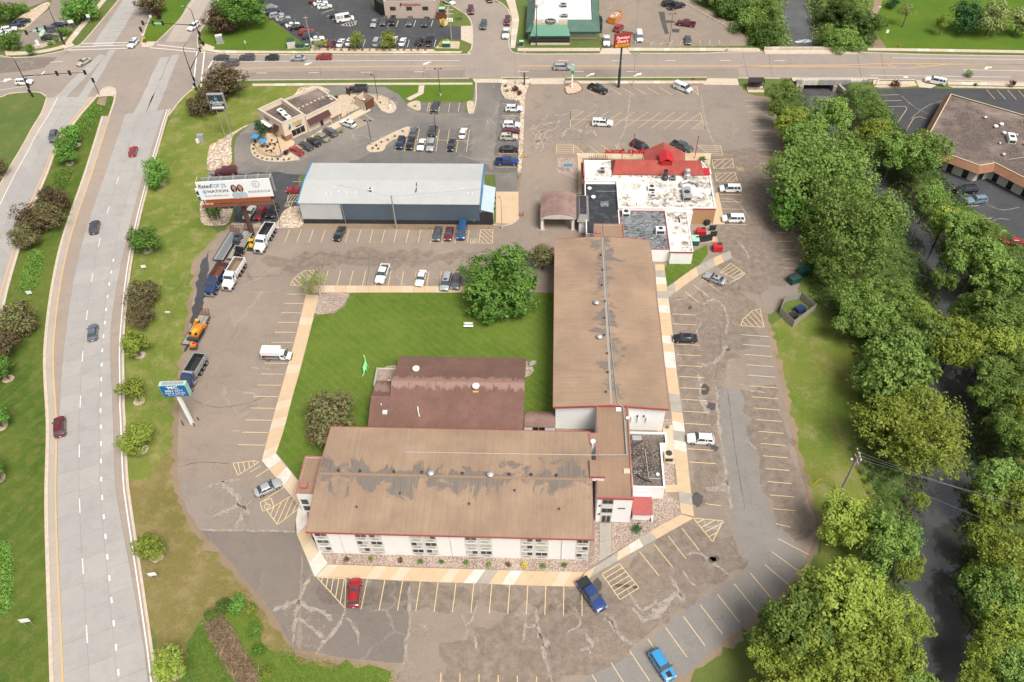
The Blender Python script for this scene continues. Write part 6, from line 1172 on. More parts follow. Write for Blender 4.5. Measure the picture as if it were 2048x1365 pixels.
pk = thing('diner', 'diner with green shingled mansard and green metal porch roof', 'building', (3, 241, 0))
MB().prism([(-7.6, 233.3), (12.8, 233.3), (12.8, 253), (-7.6, 253)], 0, 3.0).build('wall', M['stucco_grey'], pk); MB().prism([(-5.7, 235.8), (11.3, 235.8), (11.3, 252), (-5.7, 252)], 3.0, 4.9).build('roof_deck', M['membrane_white_clean'] if 'membrane_white_clean' in M else M['white_tile'], pk)
o4, i4 = [(-8.3, 232.0), (13.8, 232.0), (13.8, 254), (-8.3, 254)], [(-5.9, 235.6), (11.5, 235.6), (11.5, 252.2), (-5.9, 252.2)]
for i in range(4): j = (i+1) % 4; MB().slab([(*o4[i], 2.9), (*o4[j], 2.9), (*i4[j], 5.0), (*i4[i], 5.0)], .12).build('mansard', M['shingle_green'], pk)
for i in range(4): j = (i+1) % 4; a, b = Vector(o4[i]), Vector(o4[j]); MB().prism([a, b, b+(Vector((0, 0))), Vector(((a.x+b.x)/2, (a.y+b.y)/2))+Vector((.01, .01))], 2.6, 2.9) if False else None
MB().box(-8.3, 13.8, 231.9, 232.05, 2.45, 2.95).build('fascia', M['green_dark'], pk)
MB().slab([(-6.9, 229.2, 3.0), (5.0, 229.2, 3.0), (4.0, 233.3, 4.5), (-5.9, 233.3, 4.5)], .1).build('porch_roof', M['green_metal'], pk)
rb = MB().add([(-.04, 0, 0), (.04, 0, 0), (.04, 4.05, 1.48), (-.04, 4.05, 1.48), (-.04, 0, .06), (.04, 0, .06), (.04, 4.05, 1.54), (-.04, 4.05, 1.54)], [(4,5,6,7), (0,1,5,4), (1,2,6,5), (3,0,4,7)]).mesh('roof_rib', M['green_metal'])
for k in range(22): o_ = link('roof_rib', rb, pk); o_.location = Vector((-6.0+k*.46, 229.22, 3.01))-org(pk)
MB().box(-6.8, 4.9, 229.15, 229.3, 2.6, 3.02).build('porch_fascia', M['green_dark'], pk); MB().box(-6.7, 4.8, 229.7, 233.2, 0, .7).build('porch_base', M['stucco'], pk)
for k in range(10): window(pk, (-6.7+k*1.15, 229.75), (-6.7+(k+1)*1.15, 229.75), .72, 2.65, M['dark_steel'], [M['shop_glass']], 1)
sg = MB(); sg.box(-5.9, 4.1, 233.6, 233.9, 4.3, 5.6); sg.build('sign_parapet', M['stucco'], pk); ar = [(-.95+2.35*math.cos(a), 5.0+1.75*math.sin(a)) for a in np.linspace(math.pi, 0, 13)]
MB().loft([[(x, 233.5, z) for x, z in ar], [(x, 233.92, z) for x, z in ar]]).build('sign_arch', M['white_wall'], pk); ov = [(-.95+1.65*math.cos(a), 5.55+.8*math.sin(a)) for a in np.linspace(0, 2*math.pi, 20)[:-1]]
MB().loft([[(x, 233.38, z) for x, z in ov], [(x, 233.5, z) for x, z in ov]]).build('oval_sign', M['green_dark'], pk); text3('Perkins', (-.95, 233.36, 5.65), .85, M['white_trim'], pk, shear=.25); MB().box(-1.7, -.2, 233.3, 233.37, 5.0, 5.2).build('sign_bar', M['gold'], pk)
hvac(pk, (2.9, 244.5, 4.85), 2.1, 1.7, .9, 0, M['galv']); hvac(pk, (3.1, 237.5, 4.85), 2.3, 1.2, .8, 0, M['galv'])
dg_ = thing('diner_doorway', 'dark side doorway with teal panels on the green diner', 'porch', (14.5, 241, 0)); MB().prism([(12.9, 237), (14.6, 237), (14.6, 243), (12.9, 243)], 0, 2.6).build('porch_box', M['base_black'], dg_); MB().box(14.65, 14.9, 239, 242, 0, 3.4).build('teal_panel', M['green_metal'], dg_)
cl = thing('clinic_building', 'low clinic with brown gravel roof and rust-brown shingled mansard', 'building', (112, 178, 0))
RP = [(103.0, 194.3), (137, 171.0), (128, 146), (118, 146), (107.7, 158.0), (103.3, 163.8), (99.4, 162.7), (93.8, 167.3), (92.1, 176.1)]; op = [Vector((p[0], p[1], 0)) for p in RP]; oo = inset(op, -1.3)
MB().prism(inset(op, .0), 0, 3.9).build('wall', M['walk_white'], cl); MB().add([(p.x, p.y, 4.2) for p in op[::-1]], [tuple(range(9))]).build('roof', M['roof_gravel'], cl)
for i in range(9):
 j = (i+1) % 9
 if i in (0,): MB().slab([(op[i].x, op[i].y, 4.45), (op[j].x, op[j].y, 4.45), (oo[j].x, oo[j].y, 3.0), (oo[i].x, oo[i].y, 3.0)], .1).build('mansard', M['base_black'], cl)
 else: MB().slab([(op[i].x, op[i].y, 4.45), (op[j].x, op[j].y, 4.45), (oo[j].x, oo[j].y, 3.0), (oo[i].x, oo[i].y, 3.0)], .1).build('mansard', M['shingle_rust'], cl)
 t = (op[j]-op[i]); L_ = t.length; t.normalize(); mid = (op[i]+op[j])/2; MB().obox((mid.x, mid.y, 4.4), L_, .25, .12, math.atan2(t.y, t.x)).build('coping', M['walk_tan_pale'], cl)
for i in (4, 5, 6, 7, 3):
 j = (i+1) % 9; a, b = Vector((op[i].x, op[i].y)), Vector((op[j].x, op[j].y)); n = max(1, int((b-a).length/3.2))
 for k in range(n): window(cl, b.lerp(a, (k+.25)/n), b.lerp(a, (k+.6)/n), .1, 2.4, M['dark_steel'], [M['shop_glass']], 1)
hvac(cl, (110.5, 173.6, 4.2), 1.6, 3.2, 1.1, math.radians(-12), M['white_trim'])
for x, y in ((107.7, 183.2), (108.8, 179.0), (110.5, 180.0), (107.3, 172), (112.6, 175.6), (113.0, 171.4), (118.4, 177.4), (106.4, 167.2), (111.0, 164.5), (109.8, 176.2)): vent(cl, (x, y, 4.2), random.uniform(.35, .6), random.choice([M['white_trim'], M['galv']]))
pipe(cl, [(114, 174, 4.3), (118, 168, 4.3), (107, 165.4, 4.3)], .05); pipe(cl, [(113, 165, 4.3), (121, 158, 4.3)], .05)
plain('sign_blue', (.006, .13, .37), .4, var=.04); plain('sign_mint', (.38, .62, .50), .5); plain('sign_red', (.52, .025, .02), .45, var=.05); plain('sign_yellow', (.70, .42, .02), .45); plain('sign_slate', (.045, .05, .06), .5); plain('sign_green', (.06, .30, .15), .5); plain('print_white', (.78, .79, .80), .6, var=.02); plain('print_sky', (.10, .36, .62), .6); plain('print_ink', (.02, .02, .025), .6); plain('print_skin', (.45, .26, .17), .7); plain('print_hair', (.03, .02, .017), .7); plain('orange_slat', (.50, .12, .025), .7); plain('grey_print', (.35, .33, .34), .6)
def T(axes, u, v): return axes[0]+axes[1]*u+Vector((0, 0, 1))*v
def board(root, c, ang, w_, h, d, m, name='cabinet', z=None):
 """upright box of width w_ along ang, its front towards the south side"""
 return MB().obox((c.x, c.y, c.z), w_, d, h, ang).build(name, m, root)
b0 = P(385, 848); sg = thing('pylon_sign', 'blue motel sign on a leaning white pole at the lot edge', 'sign', tuple(b0)); zb, zt = 8.5, 11.5
MB().box(b0.x-.28, b0.x+.28, b0.y-.25, b0.y+.25, 0, zb+1).build('pole', M['white_wall'], sg)
c = P(345, 776, 10.1); an = math.radians(4); cc = Vector((b0.x+.1, b0.y, zb)); W_ = 4.3
MB().obox(cc, W_+.3, 1.0, zt-zb, an).build('cabinet', M['sign_mint'], sg); nn = Vector((math.sin(an), -math.cos(an), 0)); fc = cc+nn*.53
MB().obox((fc.x, fc.y, zb+.08), W_+.1, .06, zt-zb-.2, an).build('sign_face', M['sign_blue'], sg)
f2 = cc+nn*.585
for tx, z, s, kx in (('MC', zb+2.4, 1.1, 1.15), ('MED CITY', zb+1.58, .66, 1.05), ('INN & SUITES', zb+.98, .48, 1.1), ('MAYO CLINIC AREA', zb+.5, .28, 1.1)): text3(tx, (f2.x, f2.y, z), s, M['print_white'], sg, (math.pi/2, 0, an), sx=kx, space=1.12 if 'INN' in tx else 1.0)
MB().obox((f2.x-.2, f2.y, zb+2.6), 2.0, .03, .07, an).build('skyline_bar', M['print_white'], sg); MB().obox((cc.x, cc.y, zt), W_-.6, .7, .03, an).build('cabinet_top', M['galv'], sg)
for dx, dy in ((-1.5, -.4), (.55, -.5), (.9, .8)): bo = tag(MB().tube((b0.x+dx, b0.y+dy, 0), (b0.x+dx, b0.y+dy, 1.5 if dx < 0 else .9), .1).build('bollard', M['wood_brown']), 'short brown guard post at the foot of the motel sign pole', 'bollard', 'posts around the motel sign')
bb = thing('billboard', 'wide white advertising billboard with two portraits on a rust-brown column', 'billboard', tuple(P(505, 470)))
q0 = P(505, 470); zlo, zhi = 10.6, 15.2; A0 = P(403, 400, zlo); B0 = P(548, 392, zlo); ab = (B0-A0).normalized(); an = math.atan2(ab.y, ab.x); cm = (A0+B0)/2; Wb = (B0-A0).length; nn = Vector((ab.y, -ab.x, 0))
topx = Vector((cm.x+1.6, cm.y+1.2, zlo))
MB().path([q0, Vector((q0.x, q0.y, 9.4))], [.55, .55], 12).build('column', M['wood_brown'], bb, smooth=40); MB().obox((cm.x, cm.y+.9, 9.2), Wb*.96, .45, .6, an).build('beam', M['wood_brown'], bb); MB().obox((q0.x, q0.y-.2, 9.1), .9, max(1.0, abs(cm.y-q0.y)*2+1), .5, an).build('cantilever', M['wood_brown'], bb)
MB().obox((cm.x, cm.y, zlo), Wb, .2, zhi-zlo, an).build('panel', M['print_white'], bb); MB().obox((cm.x+.3, cm.y+1.9, zlo), Wb-.6, .2, zhi-zlo-.2, an).build('rear_panel', M['galv'], bb)
for k in range(7):
 p = A0.lerp(B0, k/6); MB().obox((p.x, p.y+.95, zhi), .08, 1.9, .08, an).build('top_strut', M['walk_white'], bb); MB().obox((p.x, p.y+.6, zlo-.8), .12, .12, zhi-zlo+.8, an).build('stringer', M['dark_steel'], bb)
ns = 42; sm = MB().obox((0, 0, 0), Wb*.9/ns*.62, .1, .95, an).mesh('apron_slat', M['orange_slat'])
for k in range(ns): p = A0.lerp(B0, .05+.9*(k+.5)/ns)+nn*.15; o_ = link('apron_slat', sm, bb); o_.location = Vector((p.x, p.y, zlo-.98))-org(bb)
cw = MB(); cw.obox((cm.x+nn.x*.8, cm.y+nn.y*.8, zlo-1.25), Wb, 1.1, .06, an); cw.build('catwalk', M['rust'], bb); MB().path([A0+nn*1.3+Vector((0, 0, -.5)), B0+nn*1.3+Vector((0, 0, -.5))], [.04, .04], 6).build('catwalk_rail', M['rust'], bb)
fo = nn*.115
def bt(tx, u, v, s, m, **k): p = A0.lerp(B0, u)+fo+Vector((0, 0, v)); text3(tx, (p.x, p.y, p.z), s, m, bb, (math.pi/2, 0, an), **k)
bt('Rated', .105, 3.45, 1.35, M['print_ink'], shear=.25, sx=.9); bt('TOP 2%', .295, 3.4, 1.35, M['print_sky'], sx=.72); bt('NATION', .265, 2.05, 1.0, M['print_ink'], sx=1.15); bt('EssenceMedSpa.com', .23, .95, .62, M['grey_print'], sx=1.0); bt('essence', .82, 1.55, 1.15, M['grey_print'], sx=1.2, space=1.1)
def disc(u, v, ru, rv, m, nm, d=0., ring=None):
 p = A0.lerp(B0, u)+fo*(1.03+d)+Vector((0, 0, v)); k = 20; vs = [p+ab*ru*math.cos(2*math.pi*i/k)+Vector((0, 0, rv*math.sin(2*math.pi*i/k))) for i in range(k)]
 if ring: vs2 = [p+ab*(ru-ring)*math.cos(2*math.pi*i/k)+Vector((0, 0, (rv-ring)*math.sin(2*math.pi*i/k))) for i in range(k)]; return MB().add(vs+vs2, [(i, (i+1) % k, k+(i+1) % k, k+i) for i in range(k)]).build(nm, m, bb)
 return MB().add(vs, [tuple(range(k))]).build(nm, m, bb)
disc(.085, 2.05, .42, .48, M['print_sky'], 'round_badge'); bt('IN', .085, 2.05, .5, M['print_white'])
disc(.80, 3.35, .78, .85, M['print_ink'], 'ring_logo', ring=.09); p_ = [A0.lerp(B0, .80)+fo*1.05+ab*(.42*t*math.cos(a))+Vector((0, 0, 3.4+.42*t*math.sin(a))) for t, a in zip(np.linspace(.2, 1, 14), np.linspace(0, 5, 14))]; MB().path(p_, [.035]*14, 4).build('ring_swirl', M['print_ink'], bb)
for u, tone in ((.49, 'print_hair'), (.575, 'wood_brown')):
 disc(u, 2.5, .68, 1.05, M[tone], 'portrait_hair', .05); disc(u+.004, 2.75, .40, .58, M['print_skin'], 'portrait_face', .15); disc(u+.012, .75, 1.0, .9, M['light_blue_panel'], 'portrait_coat', .25); disc(u+.005, 1.75, .22, .45, M['print_skin'], 'portrait_neck', .1)
ss = thing('side_sign', 'small white sign board with black disc on two dark posts by the billboard', 'sign', tuple(P(420, 436))); a, b = P(420, 436), P(440, 436)
for p in (a, b): MB().tube(p, (p.x, p.y, 6.4), .14).build('post', M['base_black'], ss)
MB().box(a.x-1.0, b.x-.2, a.y-.2, a.y+.2, 6.2, 8.2).build('panel', M['print_white'], ss); MB().box(a.x-.8, a.x+.2, a.y-.3, a.y-.21, 5.2, 6.2).build('blue_panel', M['sign_blue'], ss); MB().tube((a.x-.4, a.y-.21, 7.2), (a.x-.4, a.y-.26, 7.2), .55, n=16).build('disc', M['print_ink'], ss)
c0, c1 = P(459.5, 280), P(464, 279); cs = thing('pole_sign', 'dark coffee-shop sign box on two slim steel posts in the grass', 'sign', tuple(c0)); c0 = Vector((-83.9, 179.2, 0)); an = math.radians(3)
for dx in (-.9, .9): MB().tube((c0.x+dx, c0.y, 0), (c0.x+dx, c0.y, 9.2), .11).build('post', M['wood_grey'], cs)
MB().obox((c0.x-.1, c0.y, 8.9), 4.0, .9, 4.2, an).build('cabinet', M['galv'], cs); nn = Vector((math.sin(an), -math.cos(an), 0)); f1 = c0+nn*.47
MB().obox((f1.x-.1, f1.y, 9.05), 3.7, .05, 3.9, an).build('sign_face', M['sign_slate'], cs); f2 = c0+nn*.51
text3('Caribou', (f2.x-.1, f2.y, 11.0), 1.05, M['print_white'], cs, (math.pi/2, 0, an), shear=.25); text3('COFFEE', (f2.x-.1, f2.y, 10.3), .62, M['print_white'], cs, (math.pi/2, 0, an), space=1.15); MB().obox((f2.x-.1, f2.y, 9.25), 3.1, .03, .55, an).build('message_strip', M['print_white'], cs)
MB().add([(f2.x+x, f2.y-.02, z) for x, z in ((-.5, 11.7), (0, 11.55), (.35, 11.8), (.3, 12.25), (-.05, 12.3), (-.1, 12.75), (-.3, 12.3))], [tuple(range(7))]).build('emblem', M['print_sky'], cs); MB().box(c0.x-.7, c0.x+.7, c0.y-.2, c0.y+.2, 8.1, 8.5).build('small_sign', M['base_black'], cs)
tc_ = thing('electric_cabinet', 'grey metal electric cabinet in the grass near the coffee-shop sign', 'cabinet', tuple(P(405, 284))); p = P(404, 283); MB().obox((p.x, p.y, 0), 1.6, 1.1, 2.0, .1).build('housing', M['galv'], tc_); MB().obox((p.x-.8, p.y-.7, 0), .7, .5, 1.1, .1).build('side_box', M['white_trim'], tc_)
d0 = Vector((18.2, 205.4, 0)); ds = thing('pole_sign', 'red and yellow barbecue restaurant sign on a tall dark pole', 'sign', tuple(d0)); MB().tube(d0, (d0.x, d0.y, 5.5), .38, n=12).build('pole', M['sign_slate'], ds, smooth=40); MB().tube((d0.x, d0.y, 5.5), (d0.x, d0.y, 12.2), .26, n=12).build('pole_top', M['sign_slate'], ds, smooth=40)
an = math.radians(14); nn = Vector((math.sin(an), -math.cos(an), 0)); MB().obox((d0.x, d0.y, 11.8), 4.3, .7, 3.8, an).build('cabinet', M['rust'], ds); f1, f2 = d0+nn*.37, d0+nn*.41
MB().obox((f1.x, f1.y, 11.9), 4.15, .05, 3.6, an).build('sign_face', M['sign_red'], ds); MB().obox((f1.x, f1.y-.03, 12.05), 3.8, .05, .75, an).build('yellow_strip', M['sign_yellow'], ds)
text3('Famous', (f2.x, f2.y, 14.6), 1.15, M['print_white'], ds, (math.pi/2, 0, an), shear=.15); text3("Dave's", (f2.x, f2.y, 13.55), 1.15, M['print_white'], ds, (math.pi/2, 0, an), shear=.15); text3('BAR-B-QUE', (f2.x+nn.x*.04, f2.y-.05, 12.42), .55, M['orange_slat'], ds, (math.pi/2, 0, an)); MB().box(d0.x-.35, d0.x+.35, d0.y-.5, d0.y+.5, 3.6, 4.6).build('junction_box', M['base_black'], ds)
p = P(1144, 176); gs = thing('pylon_sign', 'narrow green sign on a white post in a brick planter', 'sign', tuple(p)); MB().obox((p.x, p.y, 0), .42, .42, 4.2).build('post', M['white_wall'], gs); MB().obox((p.x+.1, p.y, 4.2), .9, .5, 2.8).build('sign_box', M['sign_mint'], gs); MB().obox((p.x+.1, p.y-.26, 4.25), .84, .04, 1.0).build('green_band', M['sign_green'], gs)
pl = thing('brick_planter', 'rounded red-brick planter ring at the foot of the green sign', 'planter', tuple(P(1147, 178)))
ringp = resample(crv(G([(1132,175),(1150,165),(1164,176),(1160,185),(1140,190),(1132,186)]), 4, True), .45); bm_ = MB().obox((0, 0, 0), .40, .3, .32).mesh('brick', M['brick'])
for a, b in zip(ringp, ringp[1:]): o_ = link('brick', bm_, pl); o_.location = Vector((a.x, a.y, .02))-org(pl); o_.rotation_euler = (0, 0, math.atan2(b.y-a.y, b.x-a.x))
p = P(1049, 170); o_ = tag(MB().obox((p.x, p.y, 0), .45, .3, 3.6).build('marker_sign', M['wood_brown']), 'slim dark brown upright sign at the coffee lot entrance', 'sign')
fp = thing('flagpole', 'slim flagpole with hanging flag in front of the restaurant', 'flagpole', tuple(P(1178, 296))); p = P(1178, 296); MB().tube(p, (p.x, p.y, 6.5), .05).build('pole', M['galv'], fp); plain('flag_red', (.45, .05, .06), .8, c2=(.75, .72, .72), scale=6); m_ = MB()
for i in range(6): x = p.x+.05+i*.22; m_.quad((x, p.y+.1*math.sin(i*1.4), 6.2-i*.28), (x+.22, p.y+.1*math.sin(i*1.4+1.4), 5.9-i*.28), (x+.22, p.y+.1*math.sin(i*1.4+1.4), 5.0-i*.2), (x, p.y+.1*math.sin(i*1.4), 5.1-i*.2))
m_.build('flag', M['flag_red'], fp)
rl_ = thing('roof_sign', 'red channel letters on a frame along the restaurant front', 'sign', (18.3, 167.2, 3.4)); text3('Famous', (15.3, 167.3, 4.9), 1.5, M['bright_red'], rl_, (math.pi/2, 0, math.pi), shear=.2, ext=.15); text3("Dave's", (20.4, 167.3, 4.9), 1.5, M['bright_red'], rl_, (math.pi/2, 0, math.pi), shear=.2, ext=.15); MB().box(12.6, 22.6, 167.05, 167.2, 4.4, 4.55).build('raceway', M['bright_red'], rl_)
for x in (13, 17, 22): MB().tube((x, 167.1, .1), (x, 167.1, 4.5), .06).build('post', M['sign_red'], rl_)
for px_, lb in ((1264, 'tall red pole beside the red roof letters'), (1389, 'tall red pole at the restaurant corner hedge')):
 p = P(px_, 314 if px_ < 1300 else 318); r = thing('flag_post', lb, 'pole', tuple(p)); MB().tube(p, (p.x+.1, p.y, 6.3), .09).build('pole', M['bright_red'], r); MB().lathe((p.x+.1, p.y, 6.3), [(.12, 0), (.16, .12), (0, .25)], 8).build('finial', M['base_black'], r)
ws = thing('welcome_sign', 'light-blue sign panel on two white posts in the gravel by the restaurant', 'sign', tuple(P(1136, 343))); a, b = P(1130, 344), P(1141, 344)
for p in (a, b): MB().tube(p, (p.x, p.y, 2.0), .06).build('post', M['white_trim'], ws)
MB().box(a.x-.4, b.x+.4, a.y-.06, a.y+.06, 1.6, 2.3).build('panel', M['print_sky'], ws)
for i, (px_, py_) in enumerate(((1187, 318), (1206, 318))):
 p = P(px_, py_, .0); r = thing('bicycle_rack', 'small black wire rack on the walk before the restaurant', 'rack', tuple(p), group='racks by the restaurant walk')
 for k in range(5): x = p.x-1+k*.5; MB().path([Vector((x, p.y-.4, 0)), Vector((x, p.y-.35, .9)), Vector((x, p.y+.35, .9)), Vector((x, p.y+.4, 0))], [.035]*4, 5).build('hoop', M['pole_black'], r)
 for s in (-.4, .4): MB().tube((p.x-1.1, p.y+s, .05), (p.x+1.1, p.y+s, .05), .04).build('rail', M['pole_black'], r)
def head(root, c, n=3, ang=0, s=1.0):
 h = MB().obox((c[0], c[1], c[2]-.55*s), .42*s, .34*s, 1.15*s, ang).build('signal_head', M['pole_black'], root)
 MB().obox((c[0], c[1], c[2]-.7*s), .75*s, .05, 1.45*s, ang).build('backplate', M['base_black'], h)
def signal(base, label, armdir, L, hmast=6.0, hlamp=11, heads=(.6, .8, 1.0), lamp=None, street=None):
 b = P(*base); r = thing('traffic_signal', label, 'traffic light', tuple(b)); MB().tube(b, (b.x, b.y, hlamp-.6), .17, .09).build('mast', M['pole_black'], r, smooth=50); MB().tube(b, (b.x, b.y, .8), .3, .2).build('base_cover', M['pole_black'], r, smooth=50)
 d = Vector((math.cos(armdir), math.sin(armdir), 0)); e = b+d*L; MB().path([Vector((b.x, b.y, hmast)), Vector((b.x+d.x*L*.5, b.y+d.y*L*.5, hmast+.35)), Vector((e.x, e.y, hmast+.45))], [.14, .1, .07], 8).build('mast_arm', M['pole_black'], r)
 for t in heads: p = b+d*L*t; head(r, (p.x, p.y, hmast+.45), 3, armdir)
 head(r, (b.x+.35, b.y-.3, 3.6), 3, armdir); MB().obox((b.x-.3, b.y, 1.3), .5, .4, .9).build('control_box', M['pole_black'], r)
 if lamp: l = Vector((math.cos(lamp), math.sin(lamp), 0)); MB().path([Vector((b.x, b.y, hlamp-.6)), Vector((b.x+l.x*.7, b.y+l.y*.7, hlamp-.05)), Vector((b.x+l.x*2.6, b.y+l.y*2.6, hlamp+.2))], [.08, .06, .05], 6).build('lamp_arm', M['pole_black'], r); q = b+l*2.8; MB().obox((q.x, q.y, hlamp+.1), .8, .35, .18, lamp).build('lamp_head', M['galv'], r)
 if street: p = b+d*L*street; MB().obox((p.x, p.y-.1, hmast+.2), 2.6, .06, .5, armdir).build('street_name_plate', M['sign_mint'], r)
 return r
signal((66, 194), 'black mast-arm traffic signal on the grass corner west of the highway', math.radians(4), 17.5, 6.3, 11.3, (.55, .75, .99), math.radians(140))
signal((404, 89), 'black mast-arm traffic signal carrying a green street-name plate', math.radians(178), 16.5, 6.0, 11.2, (.62, .79, .99), math.radians(160), .7)
signal((394, 181), 'black mast-arm traffic signal beside the dark-leaved crabapple trees', math.radians(92), 15, 6.2, 12.8, (.7, .95), math.radians(80))
signal((130, 90), 'black mast-arm traffic signal by the corner lot sidewalk', math.radians(214), 9, 5.8, 11, (.35, .6, .95), math.radians(120), .6)
for bx, lb in (((199, 191), 'short black signal post on the tip of the planted median'), ((292, 88), 'short black signal post with yellow sign on the grass median nose')):
 b = P(*bx); r = thing('signal_post', lb, 'traffic light', tuple(b)); MB().tube(b, (b.x, b.y, 4.2), .09).build('post', M['pole_black'], r); head(r, (b.x, b.y, 4.6))
 if bx[0] > 250: MB().obox((b.x, b.y-.12, 1.6), .9, .04, .8).build('yellow_sign', M['sign_yellow'], r); MB().obox((b.x, b.y-.12, 2.7), .7, .04, .6).build('white_sign', M['print_white'], r)
def lamp_post(px_, h, label, heads=2, ang=0, m='pole_black', arm=.5):
 b = P(*px_); r = thing('street_lamp', label, 'lamp post', tuple(b)); MB().tube(b, (b.x, b.y, h), .09, .06).build('post', M[m], r, smooth=50); MB().tube(b, (b.x, b.y, .7), .28, .28, n=10).build('footing', M['kerb_grey'], r)
 for k in range(heads): a = ang+math.pi*k; MB().tube((b.x, b.y, h-.1), (b.x+math.cos(a)*arm, b.y+math.sin(a)*arm, h), .04).build('arm', M[m], r); MB().obox((b.x+math.cos(a)*(arm+.25), b.y+math.sin(a)*(arm+.25), h-.05), .6, .34, .14, a).build('lamp_head', M[m], r)
 return r
lamp_post((881, 192), 8.0, 'black twin-head lamp post on the lawn by the street walk'); lamp_post((756, 200), 7.4, 'black single-head lamp post in the drive-through island', 1, math.pi); lamp_post((743, 290), 7.0, 'black twin-head lamp post at the tip of the gravel island'); lamp_post((873, 277), 7.2, 'black twin-head lamp post between the two rows of parked cars'); lamp_post((563, 309), 7.2, 'black lamp post beside the coffee-shop patio', 1, math.pi/2)
lamp_post((562, 454), 8.6, 'grey lamp post among the pale rocks by the warehouse', 1, math.radians(120), 'galv', .6); lamp_post((1004, 457), 8.2, 'grey lamp post at the end of the warehouse apron', 1, math.radians(120), 'galv', .6); lamp_post((1266, 171), 9.5, 'thin pole with lamp over the barbecue lot bays', 2, 0, 'wood_grey', .6); lamp_post((1454, 103), 9.0, 'grey street lamp by the street opposite the bus shelter', 1, math.radians(195), 'galv', 2.2); lamp_post((1031, 168), 9.3, 'grey street lamp beside the dark upright sign', 1, 0, 'galv', 2.4); lamp_post((1338, 90), 9.4, 'brown lamp pole beside the black tar patches', 2, 0, 'wood_brown', .5); lamp_post((1270, 88), 16, 'very tall light-grey pole beside the white van', 2, 0, 'galv', .6); lamp_post((1744, 50), 5.5, 'white park lamp beside the brown path', 1, 0, 'white_trim', .5)
fh = P(1073, 92); r = thing('ring_lamp', 'dark green pole carrying a large pale ring before the green diner', 'lamp post', tuple(fh)); MB().tube(fh, (fh.x, fh.y, 11.5), .12).build('post', M['sign_slate'], r); MB().path([Vector((fh.x+2.0*math.cos(a), fh.y+2.0*math.sin(a), 13.2)) for a in np.linspace(0, 2*math.pi, 25)], [.05]*25, 5).build('ring', M['fascia_pink'], r)
for a in (0, 1.57, 3.14, 4.71): MB().tube((fh.x, fh.y, 11.4), (fh.x+2.0*math.cos(a), fh.y+2.0*math.sin(a), 13.2), .04).build('strut', M['sign_slate'], r)
MB().lathe((fh.x, fh.y, 11.5), [(.1, 0), (.5, .5), (.4, .9), (0, 1.1)], 8).build('lamp_head', M['galv'], r)
up = thing('utility_pole', 'grey wooden power pole with insulators on the river lawn', 'utility pole', tuple(P(1680, 986))); b = P(1680, 986); tz = 11.3; MB().tube(b, (b.x, b.y, tz), .24, .17, 10).build('pole', M['wood_grey'], up, smooth=50); MB().obox((b.x, b.y, tz-.6), .14, 2.4, .14).build('crossarm', M['rust'], up); MB().obox((b.x, b.y, tz-1.7), .14, 2.0, .14).build('crossarm', M['wood_grey'], up)
INS = []
for i in range(4): y = b.y-1.1+i*.73; MB().lathe((b.x, y, tz-.46), [(.07, 0), (.1, .12), (.05, .3), (0, .34)], 8).build('insulator', M['white_trim'], up); INS.append(Vector((b.x, y, tz-.15)))
for dx in (-.8, .55): MB().lathe((b.x+dx, b.y, tz-2.2), [(.0, 0), (.22, .02), (.22, .7), (0, .8)], 10).build('transformer', M['galv'], up)
for i, (ex_, ey_) in enumerate(((60, -17), (60, -20), (60, -24), (60, -29))):
 s0 = INS[i] if i < 3 else Vector((b.x, b.y, tz-3.0)); s1 = s0+Vector((ex_, ey_, .0)); pts = [s0.lerp(s1, t)+Vector((0, 0, -3.4*t*(1-t)*2)) for t in np.linspace(0, 1, 16)]; MB().path(pts, [.011]*16, 4).build('wire', M['galv'], up)
MB().path([Vector((b.x, b.y, tz-2.2)), P(1625, 965)], [.025, .025], 4).build('guy_wire', M['sign_yellow'], up); ym_ = tag(MB().tube(P(1626, 968), P(1644, 957, 1.4), .06).build('guy_marker', M['sign_yellow']), 'yellow guy-wire marker slanting out of the river lawn', 'marker')
for bx, h, lb in (((793, 458), 9.3, 'bare wooden pole leaning before the warehouse wall'), ((903, 80), 11.0, 'grey power pole with white transformers by the office driveway'), ((624, 97), 10.0, 'grey power pole at the end of the parked-car row')):
 b = P(*bx); r = thing('utility_pole', lb, 'utility pole', tuple(b)); MB().tube(b, (b.x, b.y, h), .18, .13, 8).build('pole', M['wood_grey'], r, smooth=50)
 if bx[0] > 850:
  for z in (h-.5, h-1.8, h-3): MB().obox((b.x, b.y, z), 2.4, .12, .12).build('crossarm', M['walk_white'], r)
  for dx in (-.5, 0, .5): MB().lathe((b.x+dx*1.3, b.y-.3, h-5.2), [(0, 0), (.28, .05), (.28, 1.0), (0, 1.1)], 10).build('transformer', M['white_trim'], r)
 elif bx[0] > 700: MB().path([Vector((b.x, b.y, h-.3)), Vector((b.x-14, b.y+8, 6.3))], [.02]*2, 4).build('wire', M['wood_grey'], r); MB().path([Vector((b.x, b.y, h-.3)), Vector((b.x+20, b.y+7, 6.2))], [.02]*2, 4).build('wire', M['wood_grey'], r)
 else: MB().obox((b.x, b.y, h-.6), 1.2, .1, .1).build('crossarm', M['walk_white'], r)
bs = thing('bus_shelter', 'small dark-framed glass bus shelter on the street walk', 'bus shelter', tuple(P(1510, 177))); b = P(1510, 177); W2, D2, H2 = 3.8, 2.0, 2.5
for sx_ in (-1, 0, 1):
 for sy_ in (-1, 1): MB().obox((b.x+sx_*W2/2, b.y+sy_*D2/2, 0), .12, .12, H2).build('post', M['wood_brown'], bs)
